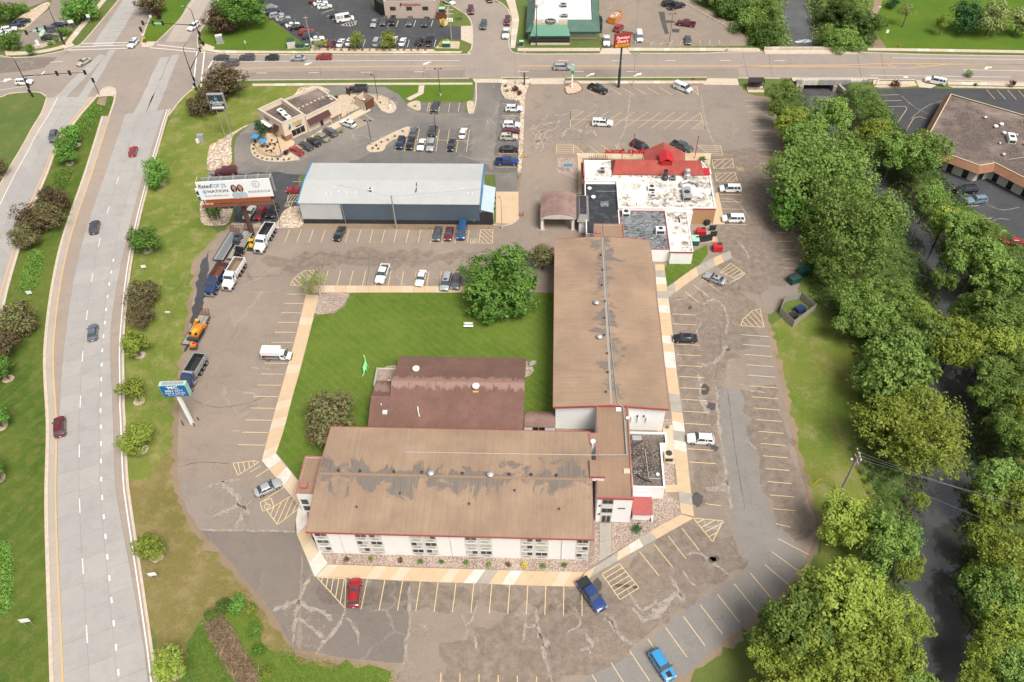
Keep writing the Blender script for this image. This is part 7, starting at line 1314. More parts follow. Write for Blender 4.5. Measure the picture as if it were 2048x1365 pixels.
MB().obox((b.x, b.y, H2), W2+.4, D2+.4, .1).build('roof', M['base_black'], bs); MB().obox((b.x, b.y-D2/2, .3), W2, .04, .1).build('rail', M['wood_brown'], bs); MB().obox((b.x, b.y-D2/2, 1.3), W2, .04, .1).build('rail', M['wood_brown'], bs); MB().obox((b.x, b.y+D2/2, .2), W2-.2, .03, 2.1).build('glass_panel', M['car_glass'], bs); MB().obox((b.x, b.y+.4, .4), W2-.8, .4, .06).build('bench', M['wood_brown'], bs); MB().obox((b.x, b.y-.6, 0), W2+.6, D2+1.2, .1).build('pad', M['walk_city'], bs)
for px_, m, lb in (((1387, 161), 'bright_red', 'small red fire hydrant on the grass strip by the barbecue lot'), ((1798, 95), 'orange_slat', 'small orange fire hydrant on the park lawn edge')):
 b = P(*px_); r = thing('fire_hydrant', lb, 'hydrant', tuple(b)); MB().lathe(b, [(.22, 0), (.22, .08), (.16, .1), (.16, .6), (.2, .62), (.18, .75), (0, .9)], 10).build('barrel', M[m], r, smooth=40); MB().tube((b.x-.3, b.y, .5), (b.x+.3, b.y, .5), .08).build('nozzles', M[m], r)
def ubox(px_, sx_, sy_, h, m, top, lb, rz=0):
 b = P(*px_); r = thing('utility_box', lb, 'utility box', tuple(b)); MB().obox((b.x, b.y, 0), sx_+.3, sy_+.3, .15, rz).build('pad', M['walk_grey'], r); MB().obox((b.x, b.y, .15), sx_, sy_, h, rz).build('housing', M[m], r); MB().obox((b.x, b.y, .15+h), sx_+.1, sy_+.1, .08, rz).build('lid', M[top], r)
plain('box_green', (.03, .09, .06), .5)
ubox((584, 94), 2.4, 2.2, 2.0, 'walk_white', 'box_green', 'large green-topped white utility box on the corner lawn', .2); ubox((600, 96), 2.4, .9, .9, 'box_green', 'box_green', 'low dark green utility box beside the power pole'); ubox((615, 95), 1.0, .8, .7, 'box_green', 'sign_mint', 'small pale-topped utility box next to the power pole'); ubox((441, 86), 2.0, 1.4, 2.2, 'galv', 'walk_white', 'pale grey utility cabinet beneath the purple-leaved corner bush', .3); ubox((893, 94), 2.2, 1.4, 1.2, 'box_green', 'sign_mint', 'green transformer box among the yellow shrubs'); ubox((885, 30), 1.8, 1.5, 2.0, 'sign_slate', 'sign_mint', 'dark green bin-shaped box beside the office yard gate'); ubox((1043, 92), 1.2, 1.0, 1.3, 'box_green', 'sign_mint', 'small green utility box on the diner lawn corner'); ubox((1389, 488), 1.5, 2.0, 1.4, 'box_green', 'sign_mint', 'pale green transformer box beside the kitchen wing wall')
def post_sign(px_, h, w_, hh, m, lb, rz=0, posts=1, tilt=0):
 b = P(*px_); r = thing('road_sign', lb, 'sign', tuple(b))
 for k in range(posts): dx = 0 if posts == 1 else (-.35+.7*k)*w_; MB().tube((b.x+dx*math.cos(rz), b.y+dx*math.sin(rz), 0), (b.x+dx*math.cos(rz), b.y+dx*math.sin(rz), h+.1), .04).build('post', M['galv'], r)
 MB().obox((b.x, b.y-.05, h-hh+.2), w_, .05, hh, rz).build('panel', M[m], r)
post_sign((312, 1159), 2.0, 1.2, .9, 'print_white', 'white two-post notice board on the dry verge beneath a small tree', .2, 2); post_sign((62, 1253), 2.4, 1.4, 1.0, 'print_white', 'white two-post notice board beside the low hedge of the median', .2, 2); post_sign((290, 540), 1.2, 1.0, .8, 'print_white', 'white flat notice board on the verge by the round green trees', .2, 2); post_sign((62, 592), 1.2, 1.1, .8, 'print_white', 'white flat notice board below the rounded median hedge', .2, 2)
post_sign((345, 645), 3.0, 1.0, .4, 'white_trim', 'white T-shaped marker post on the grass verge', .1); post_sign((183, 50), 3.2, 1.0, 1.0, 'print_white', 'white octagon-like road sign at the corner sidewalk', .2); post_sign((148, 60), 3.0, 1.6, 1.0, 'print_white', 'white two-post sign by the clipped corner hedge', .3, 2); post_sign((494, 99), 2.6, .5, .9, 'sign_mint', 'thin pale green sign on the corner lawn', .1); post_sign((306, 48), 2.6, .7, .8, 'print_white', 'small white sign on the grass median of the highway', 0); post_sign((1769, 82), 3.2, .8, 1.0, 'print_white', 'white sign at the start of the park path', 0); post_sign((79, 95), 2.2, .9, 2.0, 'print_white', 'black-edged white upright sign in front of the clipped shrubs', .4); post_sign((1716, 736), .8, .9, .3, 'white_trim', 'small white marker lying on the river lawn', .3)
gs2 = thing('lot_sign', 'green slanted sign panel above the corner lot shrubs', 'sign', tuple(P(92, 84))); b = P(92, 84); MB().tube(b, (b.x, b.y, 3.2), .08).build('post', M['base_black'], gs2); MB().slab([(b.x-1.0, b.y-.6, 2.3), (b.x+.2, b.y-.9, 2.3), (b.x+1.4, b.y+1.1, 4.0), (b.x+.2, b.y+1.4, 4.0)], .1).build('panel', M['sign_mint'], gs2)
def dumpster(px_, L, W_, H_, m, lb, rz, lid='black_plastic', lab2=None):
 b = P(px_[0], px_[1], .6); b.z = .03; r = thing('dumpster', lb, 'dumpster', tuple(b), rz, keep=False); m_ = MB(); m_.loft([[(-L/2, -W_/2*.9, z_) if k == 0 else (L/2, -W_/2*.9, z_) if k == 1 else (L/2*kk, W_/2, z_) if k == 2 else (-L/2*kk, W_/2, z_) for k in range(4)] for z_, kk in ((.12, 1), (H_*.75, 1))]); m_.build('container', M[m], r)
 MB().prism([(-L/2, -W_/2*.9), (L/2, -W_/2*.9), (L/2, W_/2*.2), (-L/2, W_/2*.2)], H_*.75, H_*.95).build('hopper_top', M[m], r)
 for k in (-1, 1): MB().slab([(k*L/4-L/4*.95, -W_/2*.95, H_*.76), (k*L/4+L/4*.95, -W_/2*.95, H_*.76), (k*L/4+L/4*.95, W_/2, H_), (k*L/4-L/4*.95, W_/2, H_)], .05).build('lid', M[lid if k > 0 else m if lid == 'mix' else lid] if lid != 'mix' else M[m if k < 0 else 'black_plastic'], r)
 for k in (-1, 1): MB().box(k*(L/2)-.04, k*(L/2)+.04, -.5, .5, H_*.45, H_*.6).build('fork_pocket', M['dark_steel'], r)
 return r
dumpster((1435, 497), 2.0, 1.7, 1.5, 'bright_red', 'red dumpster standing beside the kitchen wing grass', 0, 'mix'); dumpster((1402, 466), 2.0, 1.7, 1.5, 'bright_red', 'red dumpster inside the black-gated restaurant yard', 0, 'mix'); plain('bin_green', (.012, .075, .05), .5); plain('bin_blue', (.012, .03, .09), .5); plain('fry_black', (.02, .022, .025), .5)
dumpster((1607, 544), 2.4, 1.9, 1.6, 'bin_green', 'green-lidded dumpster tucked under the riverside trees', .3, 'bin_green'); dumpster((1588, 560), 2.4, 1.9, 1.6, 'bin_green', 'green dumpster with black lids on the crumbling pavement', .5); dumpster((1600, 620), 1.9, 1.5, 1.3, 'bin_blue', 'dark blue bin inside the weathered plank enclosure', .5, 'bin_blue'); dumpster((1586, 632), 1.6, 1.3, 1.2, 'fry_black', 'grey-black bin inside the weathered plank enclosure', .5, 'fry_black'); dumpster((1402, 440), 1.4, 1.0, 1.2, 'fry_black', 'black grease bin against the tan restaurant wall', 0, 'fry_black'); dumpster((1414, 446), 1.0, .9, 1.3, 'fry_black', 'tall black cart by the restaurant yard wall', .6, 'fry_black')
dumpster((2008, 358), 1.9, 1.3, 1.4, 'box_green', 'dark green bin standing against the clinic wall', -.6); dumpster((2024, 372), 2.0, 1.4, 1.4, 'bin_blue', 'dark blue bin with white stickers against the clinic wall', -.6)
ry = thing('yard_gate', 'black slatted gate and fence of the restaurant bin yard', 'fence', tuple(P(1400, 480))); a, b = P(1390, 487), P(1424, 482)
for k in range(12): p = a.lerp(b, (k+.5)/12); MB().obox((p.x, p.y, .05), .32, .08, 1.9, math.atan2(b.y-a.y, b.x-a.x)).build('slat', M['base_black'], ry)
for p in (P(1424, 462), P(1426, 474)): MB().obox((p.x, p.y, .05), 1.5, .1, 1.5, .1).build('gate_leaf', M['base_black'], ry)
pe = thing('plank_enclosure', 'weathered grey plank enclosure around two bins on the river lawn', 'fence', tuple(P(1592, 640))); Q = [P(1559, 628), P(1568, 605), P(1600, 598), P(1628, 622), P(1585, 655), P(1559, 628)]
for i, (a, b) in enumerate(zip(Q, Q[1:])):
 n = max(2, int((b-a).length/.3)); rzz = math.atan2(b.y-a.y, b.x-a.x)
 for k in range(n): p = a.lerp(b, (k+.5)/n); MB().obox((p.x, p.y, .02), .26, .05, 1.85+random.uniform(-.06, .06), rzz).build('plank', random.choice([M['wood_grey'], M['wood_grey'], M['walk_grey']]), pe)
 for z in (.5, 1.4): MB().tube((a.x, a.y, z), (b.x, b.y, z), .05, n=5).build('rail', M['wood_grey'], pe)
 MB().obox((a.x, a.y, 0), .14, .14, 2.0, rzz).build('post', M['wood_brown'] if i == 2 else M['wood_grey'], pe)
be = thing('garden_bench', 'pale grey garden bench standing on the courtyard lawn', 'bench', tuple(P(937, 655))); b = P(937, 655)
for k in range(3): MB().obox((b.x, b.y-.25+k*.18, .45), 1.9, .17, .05).build('seat_slat', M['white_trim'], be)
for k in range(3): MB().obox((b.x, b.y+.32+k*.02, .6+k*.16), 1.9, .05, .15).build('back_slat', M['white_trim'], be)
for s in (-.8, .8): MB().obox((b.x+s, b.y-.2, 0), .07, .07, .45).build('leg', M['steel'], be); MB().obox((b.x+s, b.y+.3, 0), .07, .07, 1.0).build('leg', M['steel'], be)
plain('dino_green', (.22, .70, .24), .45, var=.08)
def dino():
 base = P(731, 742); sk = [((-.1,-1.9,.35),.05),((.05,-1.5,.45),.08),((.12,-1.05,.65),.13),((.08,-.6,.95),.24),((0,0,1.1),.40),((-.02,.5,1.1),.36),((-.05,.9,1.25),.22),((-.08,1.15,1.7),.14),((-.12,1.3,2.2),.11),((-.2,1.45,2.55),.10),((-.42,1.62,2.62),.13),((-.6,1.72,2.55),.07)]
 V = [s[0] for s in sk]; R_ = [s[1] for s in sk]; E_ = [(i, i+1) for i in range(len(sk)-1)]
 for (j, y, dy) in ((4, -.15, -.1), (5, .6, .05)):
  for s in (-1, 1):
   k = len(V); V += [(s*.32, y, .85), (s*.38, y+dy, .42), (s*.38, y+dy*.6, .05), (s*.38, y+.18+dy*.6, .03)]; R_ += [.17, .12, .11, .08]; E_ += [(j, k), (k, k+1), (k+1, k+2), (k+2, k+3)]
 me = bpy.data.meshes.new('dinosaur_statue'); me.from_pydata(V, E_, []); o_ = link('dinosaur_statue', me); o_.location = (base.x, base.y, .04); o_.scale = (.98,)*3; o_.rotation_euler = (0, 0, math.radians(-6))
 mod = o_.modifiers.new('skin', 'SKIN')
 for i, s in enumerate(me.skin_vertices[0].data): s.radius = (R_[i], R_[i]); s.use_root = (i == 4)
 sb = o_.modifiers.new('sub', 'SUBSURF'); sb.levels = 2; sb.render_levels = 2
 dg = bpy.context.evaluated_depsgraph_get(); nm = bpy.data.meshes.new_from_object(o_.evaluated_get(dg)); o_.modifiers.clear(); o_.data = nm; nm.materials.clear(); nm.materials.append(M['dino_green']); nm.polygons.foreach_set('use_smooth', [True]*len(nm.polygons))
 tag(o_, 'bright green long-necked dinosaur statue standing on the courtyard lawn', 'statue')
dino()
for i, (px_, lb) in enumerate((((518, 281), 'light-blue patio umbrella over a table nearest the cypress'), ((533, 290), 'light-blue patio umbrella over a table in the middle of the patio'))):
 b = P(px_[0], px_[1], 0)+Vector((0, -1.5, 0)); r = thing('patio_umbrella', lb, 'umbrella', tuple(b)); MB().tube(b, (b.x, b.y, 2.6), .04).build('pole', M['galv'], r); m_ = MB(); top = (b.x, b.y, 2.75); rim_ = [(b.x+1.35*math.cos(a), b.y+1.35*math.sin(a), 2.25) for a in np.arange(4)*math.pi/2+.5]
 for k in range(4): m_.add([top, rim_[k], rim_[(k+1) % 4]], [(0,1,2)])
 m_.build('canopy', M['light_blue_panel'] if False else M['car_sky'], r)
for i, (px_, lb) in enumerate((((518, 284), 'round patio table beneath the umbrella by the cypress'), ((533, 293), 'round patio table beneath the umbrella in mid patio'), ((541, 302), 'uncovered pale patio table by the fence'), ((548, 289), 'uncovered patio table by the coffee-shop wall'))):
 b = P(*px_); r = thing('patio_table', lb, 'table', tuple(b)); MB().lathe((b.x, b.y, .72), [(0, 0), (.5, 0), (.5, .04), (0, .04)], 12).build('tabletop', M['walk_tan_pale'], r); MB().tube(b, (b.x, b.y, .72), .05).build('leg', M['pole_black'], r)
 for k in range(4):
  a = k*math.pi/2+.6; c = Vector((b.x+.95*math.cos(a), b.y+.95*math.sin(a), 0)); ch = thing('patio_chair', 'dark metal chair drawn up to the '+lb, 'chair', tuple(c), group='patio chairs, table %d' % (i+1)); MB().obox((c.x, c.y, .42), .42, .42, .04, a).build('seat', M['pole_black'], ch); MB().obox((c.x+.2*math.cos(a), c.y+.2*math.sin(a), .46), .04, .42, .45, a).build('backrest', M['pole_black'], ch)
  for sx_, sy_ in ((-1, -1), (1, -1), (1, 1), (-1, 1)): MB().obox((c.x+sx_*.17, c.y+sy_*.17, 0), .03, .03, .42).build('leg', M['pole_black'], ch)
sheet('patio', crv(G([(512,284),(512,300),(530,310),(555,312),(575,300),(590,285),(560,270),(530,268)]), 3, True), .06, M['walk_tan'])
pf = thing('patio_fence', 'low dark railing curving round the coffee-shop patio', 'fence', tuple(P(520, 300))); L = resample(crv(G([(512,283),(511,296),(520,305),(535,311),(553,312)]), 6), .5)
for p in L: MB().tube((p.x, p.y, 0), (p.x, p.y, 1.0), .025, n=5).build('picket', M['wood_brown'], pf)
MB().path([Vector((p.x, p.y, 1.0)) for p in L], [.035]*len(L), 5).build('rail', M['wood_brown'], pf)
sheet('walkway', G([(560,318),(580,300),(640,262),(692,235),(735,212),(742,222),(700,244),(655,268),(610,292),(588,312)]), .1, M['walk_tan_pale']); sheet('rock_bed', crv(G([(505,284),(503,300),(510,313),(530,321),(560,323),(598,320),(585,305),(560,316),(535,313),(515,304),(511,288)]), 3, True), .07, M['mulch_gravel']); sheet('rock_bed', crv(G([(675,195),(690,190),(720,190),(760,193),(785,205),(791,218),(780,226),(762,220),(750,205),(735,212),(700,225),(685,235),(672,222)]), 3, True), .07, M['mulch_gravel']); sheet('rock_bed', crv(G([(592,186),(600,176),(640,173),(660,185),(625,190),(575,215),(560,222)]), 3, True), .05, M['rock_pale'])
kerb(crv(G([(503,290),(503,302),(510,314),(530,322),(560,324),(600,320)]), 4), .25, .14); kerb(crv(G([(762,221),(780,227),(792,218),(785,204),(760,192),(720,188)]), 4), .25, .14)
plain('bollard_mint', (.42, .60, .55), .5)
for px_ in ((706,209),(725,222),(731,223),(749,210),(711,223),(697,230),(680,243),(664,250)):
 b = P(*px_); tag(MB().tube(b, (b.x, b.y, 1.5), .13).build('bollard', M['bollard_mint']), 'pale mint guard post near the coffee-shop bin enclosure', 'bollard', 'mint guard posts')
mb_ = thing('menu_board', 'dark drive-through speaker and arm on the small curved island', 'sign', tuple(P(780, 218))); b = P(780, 216); MB().tube(b, (b.x, b.y, 2.4), .06).build('post', M['pole_black'], mb_); MB().tube((b.x, b.y, 2.4), (b.x+1.8, b.y+.9, 2.6), .06).build('arm', M['pole_black'], mb_); MB().obox((b.x+.3, b.y-.6, 0), .6, .5, 1.2).build('speaker_box', M['white_trim'], mb_)
dg2 = thing('timber_gate', 'brown open timber gate leaf beside the coffee-shop bin enclosure', 'gate', tuple(P(697, 187))); b = P(697, 190); MB().obox((b.x, b.y, 0), 2.0, .1, 2.0, math.radians(-50)).build('gate_leaf', M['wood_brown'], dg2)
wsl = MB().obox((0, 0, 0), 1.8, .22, .16).mesh('wheel_stop', M['kerb'])
for i in range(9):
 p = P(1043-i*.8, 215+i*14.5); o_ = link('wheel_stop', wsl); o_.location = (p.x, p.y, .03); o_.rotation_euler = (0, 0, math.pi/2); tag(o_, 'pale concrete wheel stop along the coffee lot parking bays', 'wheel stop', 'coffee lot wheel stops')
for i in range(16):
 p = P(1370, 8).lerp(P(1500, 80), (i+.5)/16); q = P(1370, 8).lerp(P(1500, 80), (i+1)/16); o_ = link('wheel_stop', wsl); o_.location = (p.x, p.y, .03); o_.rotation_euler = (0, 0, math.atan2(q.y-p.y, q.x-p.x)); o_.scale = (1.15, 1.2, 1.4); tag(o_, 'yellowish concrete edge block along the diner lot by the trees', 'edge block', 'diner lot edge blocks')
for px_ in ((1043,317),(1050,317),(1040,435),(1046,433)): b = P(*px_); tag(MB().tube(b, (b.x, b.y, 1.2), .11).build('bollard', M['sign_yellow'] if px_[1] < 400 else M['bright_red']), 'yellow guard post at the end of the coffee lot strip' if px_[1] < 400 else 'short red guard post at the warehouse apron', 'bollard', 'yellow guard posts' if px_[1] < 400 else 'red guard posts')
sheet('concrete_apron', G([(992,384),(1037,384),(1037,440),(1020,448),(992,447)]), .03, M['walk_tan']); kerb(crv(G([(985,450),(1010,452),(1030,445),(1040,432)]), 3), .25, .14)
br = thing('road_bridge', 'concrete road bridge with pale parapets spanning the river', 'bridge', (86, 222, 0)); bx0, bx1 = P(1527, 100).x, P(1712, 100).x; n0, s0 = P(1620, 101).y, P(1660, 163).y
MB().prism([(bx0, n0), (bx1, n0), (bx1+1, s0), (bx0+6, s0)], -1.0, .012).build('deck', M['walk_grey'], br)
nb = 12
for k in range(nb): x = bx0+(bx1-bx0)*k/nb; MB().box(x+.02, x+(bx1-bx0)/nb-.02, n0-.2, n0+.35, -.6, .95).build('parapet_panel', random.choice([M['walk_white'], M['walk_city']]), br)
MB().box(bx0, bx1, n0-2.4, n0-.2, .012, .16).build('footway', M['walk_city'], br); MB().box(bx0+5, bx1+2, s0, s0+1.8, .012, .16).build('footway', M['walk_city'], br)
for k in range(14): x = bx0+6+(bx1-bx0-6)*k/14; MB().box(x+.02, x+(bx1-bx0-6)/14-.02, s0-.45, s0-.05, -.9, .55).build('parapet_panel', random.choice([M['walk_white'], M['walk_grey'], M['galv']]), br)
for k in range(24): x = bx0+6+(bx1-bx0-6)*k/24; MB().tube((x, s0-.2, .5), (x, s0-.2, 1.15), .05, n=5).build('railing_post', M['galv'], br)
MB().tube((bx0+6, s0-.2, 1.15), (bx1+1, s0-.2, 1.15), .06).build('handrail', M['galv'], br)
for x in (P(1602, 168, -1).x, P(1669, 168, -1).x): MB().prism([(x-.5, n0), (x+.5, n0), (x+.5, s0-1.0), (x-.5, s0-1.0)], -3.8, -1.0).build('pier', M['walk_grey'], br)
for s, x in ((-1, P(1606, 172, -1).x-1), (1, P(1668, 172, -1).x+1)): MB().prism([(x, s0-.4), (x+s*.7, s0-.4), (x+s*1.6, s0-3.5), (x+s*.9, s0-3.5)], -3.6, -.6).build('wing_wall', M['walk_grey'], br)
rk_ = thing('bike_rack', 'dark metal frame standing at the bridge end beside the clinic driveway', 'rack', tuple(P(1742, 171))); b = P(1742, 171)
for dx in (-1.2, 0, 1.2): MB().obox((b.x+dx, b.y, 0), .1, .1, 1.8).build('post', M['wood_brown'], rk_)
MB().obox((b.x, b.y, 1.7), 2.6, .1, .1).build('rail', M['wood_brown'], rk_)
RK, SR = ('roof_rack',), ('sunroof',)
CARS = [
('hatch',266,302,102,'red','small red car driving towards the crossing on the highway',()),
('suv',189,454,105,'dark_grey','dark grey suv driving up the highway past the bronze-leaved trees',()),
('sedan',185,664,109,'steel_blue','blue-silver sedan alone on the pale concrete highway lanes',()),
('suv',119,853,114,'dark_red','dark red suv hugging the yellow edge line of the highway',RK+SR),
('suv',107,273,-76,'grey','grey suv driving on the far carriageway beside the median trees',RK),
('sedan',167,123,-118,'beige','beige sedan turning through the middle of the crossing',()),
('suv',266,87,-96,'white','white suv with dark roof waiting on the crosswalk lines',SR),
('suv',48,164,4,'white','white suv waiting behind the mast-arm signal on the west leg',RK),
('suv',387,53,-110,'white','white crossover approaching the crossing beside the signal mast',()),
('sedan',442,115,180,'dark_grey','dark brown-grey car first at the stop line in the kerb lane',()),
('suv',462,126,180,'grey','grey suv in the turn lane beside the stop line',()),
('suv',494,115,180,'gunmetal','blue-grey suv second in the queue at the signal',()),
('hatch',544,115,180,'black','black hatchback between two grey cars on the street',()),
('sedan',596,116,180,'silver','silver sedan between a black and a red car on the street',()),
('suv',648,114,180,'red','red suv last in the queue on the street',SR),
('minivan',1124,134,0,'silver','silver minivan driving along the street behind the green sign',()),
('sedan',45,42,20,'black','black sedan farthest from the round tree in the corner lot row',()),
('sedan',34,50,20,'navy','navy sedan between a black and a white car in the corner lot',()),
('suv',18,59,20,'white','white suv beside the navy sedan in the corner lot',()),
('sedan',5,67,20,'white','white sedan half hidden by the round corner tree',()),
('sedan',117,50,0,'navy','dark navy sedan parked behind the signal mast in the corner lot',()),
('suv',107,59,0,'grey','grey suv parked beside the clipped corner hedge',()),
('sedan',98,74,8,'green','dark green sedan under the slanted green sign',()),
('suv',546,24,22,'navy','dark navy suv at the hatched end of the office lot row',()),
('suv',553,31,22,'silver','silver suv second from the hatched end of the office lot row',()),
('sedan',566,37,22,'silver','silver-white car third from the hatched end of the office lot row',()),
('sedan',576,43,22,'dark_grey','dark grey sedan between two white cars in the office lot row',()),
('coupe',585,49,22,'white','white coupe tucked behind a black sedan in the office lot row',()),
('sedan',594,54,22,'black','glossy black sedan beside a red suv in the office lot row',()),
('suv',612,64,22,'red','bright red suv behind the grey power pole in the office lot',()),
('minivan',621,71,22,'dark_grey','dark grey minivan between the red suv and a white coupe',()),
('coupe',634,77,22,'white','white coupe parked by the yellow shrubs at the row end',()),
('sedan',632,1,20,'dark_red','dark red car beyond two white sedans in the office lot',()),
('sedan',641,6,20,'white','white sedan farther from the delivery van in the office lot pair',SR),
('sedan',649,13,20,'pearl','white sedan nearer the delivery van in the office lot pair',()),
('sedan',674,30,20,'black','black sedan parked against the white delivery van',()),
('van',690,38,20,'white','tall white delivery van over the hatched bay of the office lot',()),
('sedan',748,46,-92,'silver','silver sedan left of the dark suvs before the office wall',()),
('suv',767,43,-92,'gunmetal','dark green-grey suv beside the silver sedan at the office wall',()),
('jeep',785,43,-92,'black','black boxy off-roader facing out from the office wall',()),
('suv',819,44,-92,'grey','grey suv with roof bars standing alone at the office wall',RK),
('suv',851,45,-97,'dark_grey','black crossover parked by the rust-brown timber gate',RK),
('hatch',663,87,86,'dark_red','dark red hatchback beside the yellow shrubs facing the office',()),
('sedan',681,85,86,'white','white sedan between a dark red hatchback and a black-roofed car',SR),
('sedan',699,83,86,'white','white car with dark roof beside the pale green sapling',SR),
('minivan',753,83,86,'silver','silver minivan parked alone with its rear to the street',()),
('sedan',788,80,86,'pearl','pale car half hidden by the bright green sapling',()),
('sedan',805,83,86,'white','white sedan right beside the bright green sapling',()),
('jeep',839,83,86,'black','black soft-top off-roader backing onto the street walk',()),
('pickup',859,81,86,'black','black pickup beside the gravel bed with grass tufts',()),
('sedan',898,3,-42,'white','white sedan parked at the kerb of the side street lawn',()),
('jeep',942,21,-84,'maroon','maroon off-roader with grey top on the side street',()),
('suv',967,50,-93,'gunmetal','grey-green suv driving down the side street',RK),
('suv',1015,42,-92,'maroon','dark maroon suv waiting behind a white pickup at the kerb',RK),
('pickup',1012,67,-92,'white','white pickup waiting at the side street kerb',()),
('sedan',978,-3,-75,'black','black car at the far bend of the side street',()),
('pickup',1213,82,-92,'white','white pickup leaving the diner driveway',()),
('jeep',1238,56,62,'red','red boxy off-roader beside the orange waste container',RK),
('cargo',1279,74,-90,'white','white cargo van with dark nose in the diner lot',RK),
('sedan',1376,80,-92,'gunmetal','dark green-grey sedan alone at the edge of the diner lot',()),
('pickup',1372,47,163,'dark_red','red pickup standing by the black tar patches',()),
('suv',1338,6,25,'black','black suv beside a black pickup at the tree line',()),
('pickup',1353,12,25,'black','black pickup at the tree line of the diner lot',()),
('bigsuv',1871,162,155,'white','white long suv leaving the clinic driveway',RK),
('minivan',1932,380,188,'black','black minivan parked behind the clinic building',()),
('suv',1953,400,190,'pale_blue','pale blue suv with black roof bars behind the clinic',RK),
('sedan',2026,482,175,'red','red car half hidden by trees behind the clinic',()),
('pickup',1196,178,-36,'black','black pickup beside the brick planter of the green sign',()),
('cargo',1366,176,-41,'white','white cargo van parked by the street walk of the barbecue lot',()),
('bigsuv',1205,246,-5,'white','white long suv standing across the faded herringbone bays',SR),
('minivan',1280,292,-40,'black','black minivan beside the red pole before the red roof',()),
('pickup',1364,293,-34,'gunmetal','grey pickup with black bed beside the red gable roof',()),
('minivan',1461,377,180,'white','white minivan beside the soot-streaked restaurant roof',RK),
('minivan',1467,437,180,'white','white minivan by the tan pavement of the bin yard',()),
('sedan',1430,557,148,'silver','silver-white sedan nosed to the slanting walkway with a door ajar',SR),
('sedan',1370,676,180,'black','black sedan parked alone beside the hotel walkway',()),
('suv',1401,878,178,'white','white suv parked by the gravel-roofed annex',RK),
('suv',709,1185,95,'red','bright red suv at the hatched bay before the hotel front',RK+SR),
('pickup',1183,1190,-57,'blue','blue pickup with black bed cover across the front bays',('bed_cover',)),
('suv',1324,1330,-60,'sky','light blue suv with dark bonnet stripe in the slanted bays',()),
('sedan',536,975,33,'silver','silver sedan beside the painted wheelchair bay',()),
('pickup',765,548,-96,'white','white pickup with black open bed by the courtyard walk',()),
('sedan',842,556,-95,'white','white sedan between the white pickup and the silver minivan',()),
('minivan',892,564,-95,'silver','silver-white minivan overhanging the courtyard walk',SR),
('sedan',913,562,-94,'grey','grey car mostly hidden under the courtyard maple',()),
('sedan',679,467,-98,'black','black sedan alone against the warehouse wall',()),
('sedan',875,467,-93,'gunmetal','grey-green sedan in the group of three by the warehouse',()),
('coupe',898,467,-93,'maroon','red and silver coupe between two cars by the warehouse',SR),
('cargo',924,463,-92,'van_blue','blue van beside the painted wheelchair bay by the warehouse',()),
('bigsuv',452,343,188,'maroon','maroon suv on the pavement above the billboard',()),
('sedan',592,380,178,'red','red car half behind the warehouse corner',()),
('sedan',499,425,-98,'pearl','silver-white car behind the billboard column',()),
('hatch',520,427,-98,'red','rose-red hatchback between the white car and the black off-roader',SR),
('jeep',545,424,-98,'black','black off-roader by the grey lamp post and pale rocks',()),
('suv',447,409,184,'purple','dark purple car in the shadow below the billboard',()),
('sedan',592,301,140,'red','red sedan first beside the coffee-shop patio',()),
('sedan',611,291,140,'dark_grey','dark grey sedan second from the patio at the coffee shop',()),
('sedan',627,283,140,'black','black sedan third from the patio at the coffee shop',()),
('sedan',643,274,140,'sage','sage-green sedan fourth from the patio at the coffee shop',()),
('suv',660,264,140,'grey','grey suv fifth from the patio at the coffee shop',()),
('suv',696,247,150,'white','white suv by the hatched bay of the coffee shop',SR),
('sedan',871,212,-97,'dark_grey','dark sedan alone in the short row below the lawn',()),
('sedan',827,264,86,'grey','grey sedan backed against a dark suv in the middle bays',()),
('suv',866,261,86,'dark_grey','dark suv beneath the lamp post in the middle bays',()),
('sedan',926,266,86,'white','white sedan at the outer end of the middle bays',()),
('suv',801,286,-94,'navy','dark navy suv next to the gravel island tip',()),
('sedan',821,287,-94,'black','black sedan beside the navy suv in the middle bays',()),
('sedan',843,289,-94,'white','white sedan between a black and a silver car in the middle bays',()),
('suv',862,291,-94,'silver','silver suv nose-out below the lamp post in the middle bays',()),
('sedan',903,290,-94,'black','black sedan alone with empty bays on both sides',()),
('suv',1028,217,0,'white','white suv with roof bars near the dark-leaved shrubs strip',RK),
('suv',1023,250,0,'white','white suv parked beside a maroon sedan on the coffee lot strip',()),
('sedan',1022,262,0,'maroon','maroon sedan squeezed between two white suvs',()),
('suv',1018,274,0,'tan','cream suv beside the maroon sedan on the coffee lot strip',SR),
('sedan',1018,298,0,'black','black sedan between the cream suv and the blue pickup',()),
('pickup',1014,323,0,'blue','deep blue pickup by the yellow guard posts',()),
('bigsuv',716,178,180,'black','black suv in the drive-through lane behind the bin enclosure',()),
('suv',1562,391,10,'steel_blue','blue-grey car hidden beneath the big riverside tree',()),
]
for k_, x_, y_, a_, c_, l_, e_ in CARS:
 car(k_, x_, y_, a_, c_, l_, extra=e_)
for o_ in bpy.data.objects:
 if o_.get('label', '').startswith('light blue suv with dark'): MB().box(1.2, 2.1, -.35, .35, 1.105, 1.125).build('bonnet_stripe', M['black_plastic'], o_)
 if o_.get('label', '').endswith('door ajar'): MB().add([(.75, .92, .4), (.2, 1.6, .4), (.2, 1.6, 1.35), (.75, .92, 1.0), (.7, .9, .4), (.15, 1.56, .4), (.15, 1.56, 1.35), (.7, .9, 1.0)], [(0,1,2,3), (7,6,5,4), (0,4,5,1), (3,2,6,7), (1,5,6,2)]).build('open_door', M['car_silver'], o_)
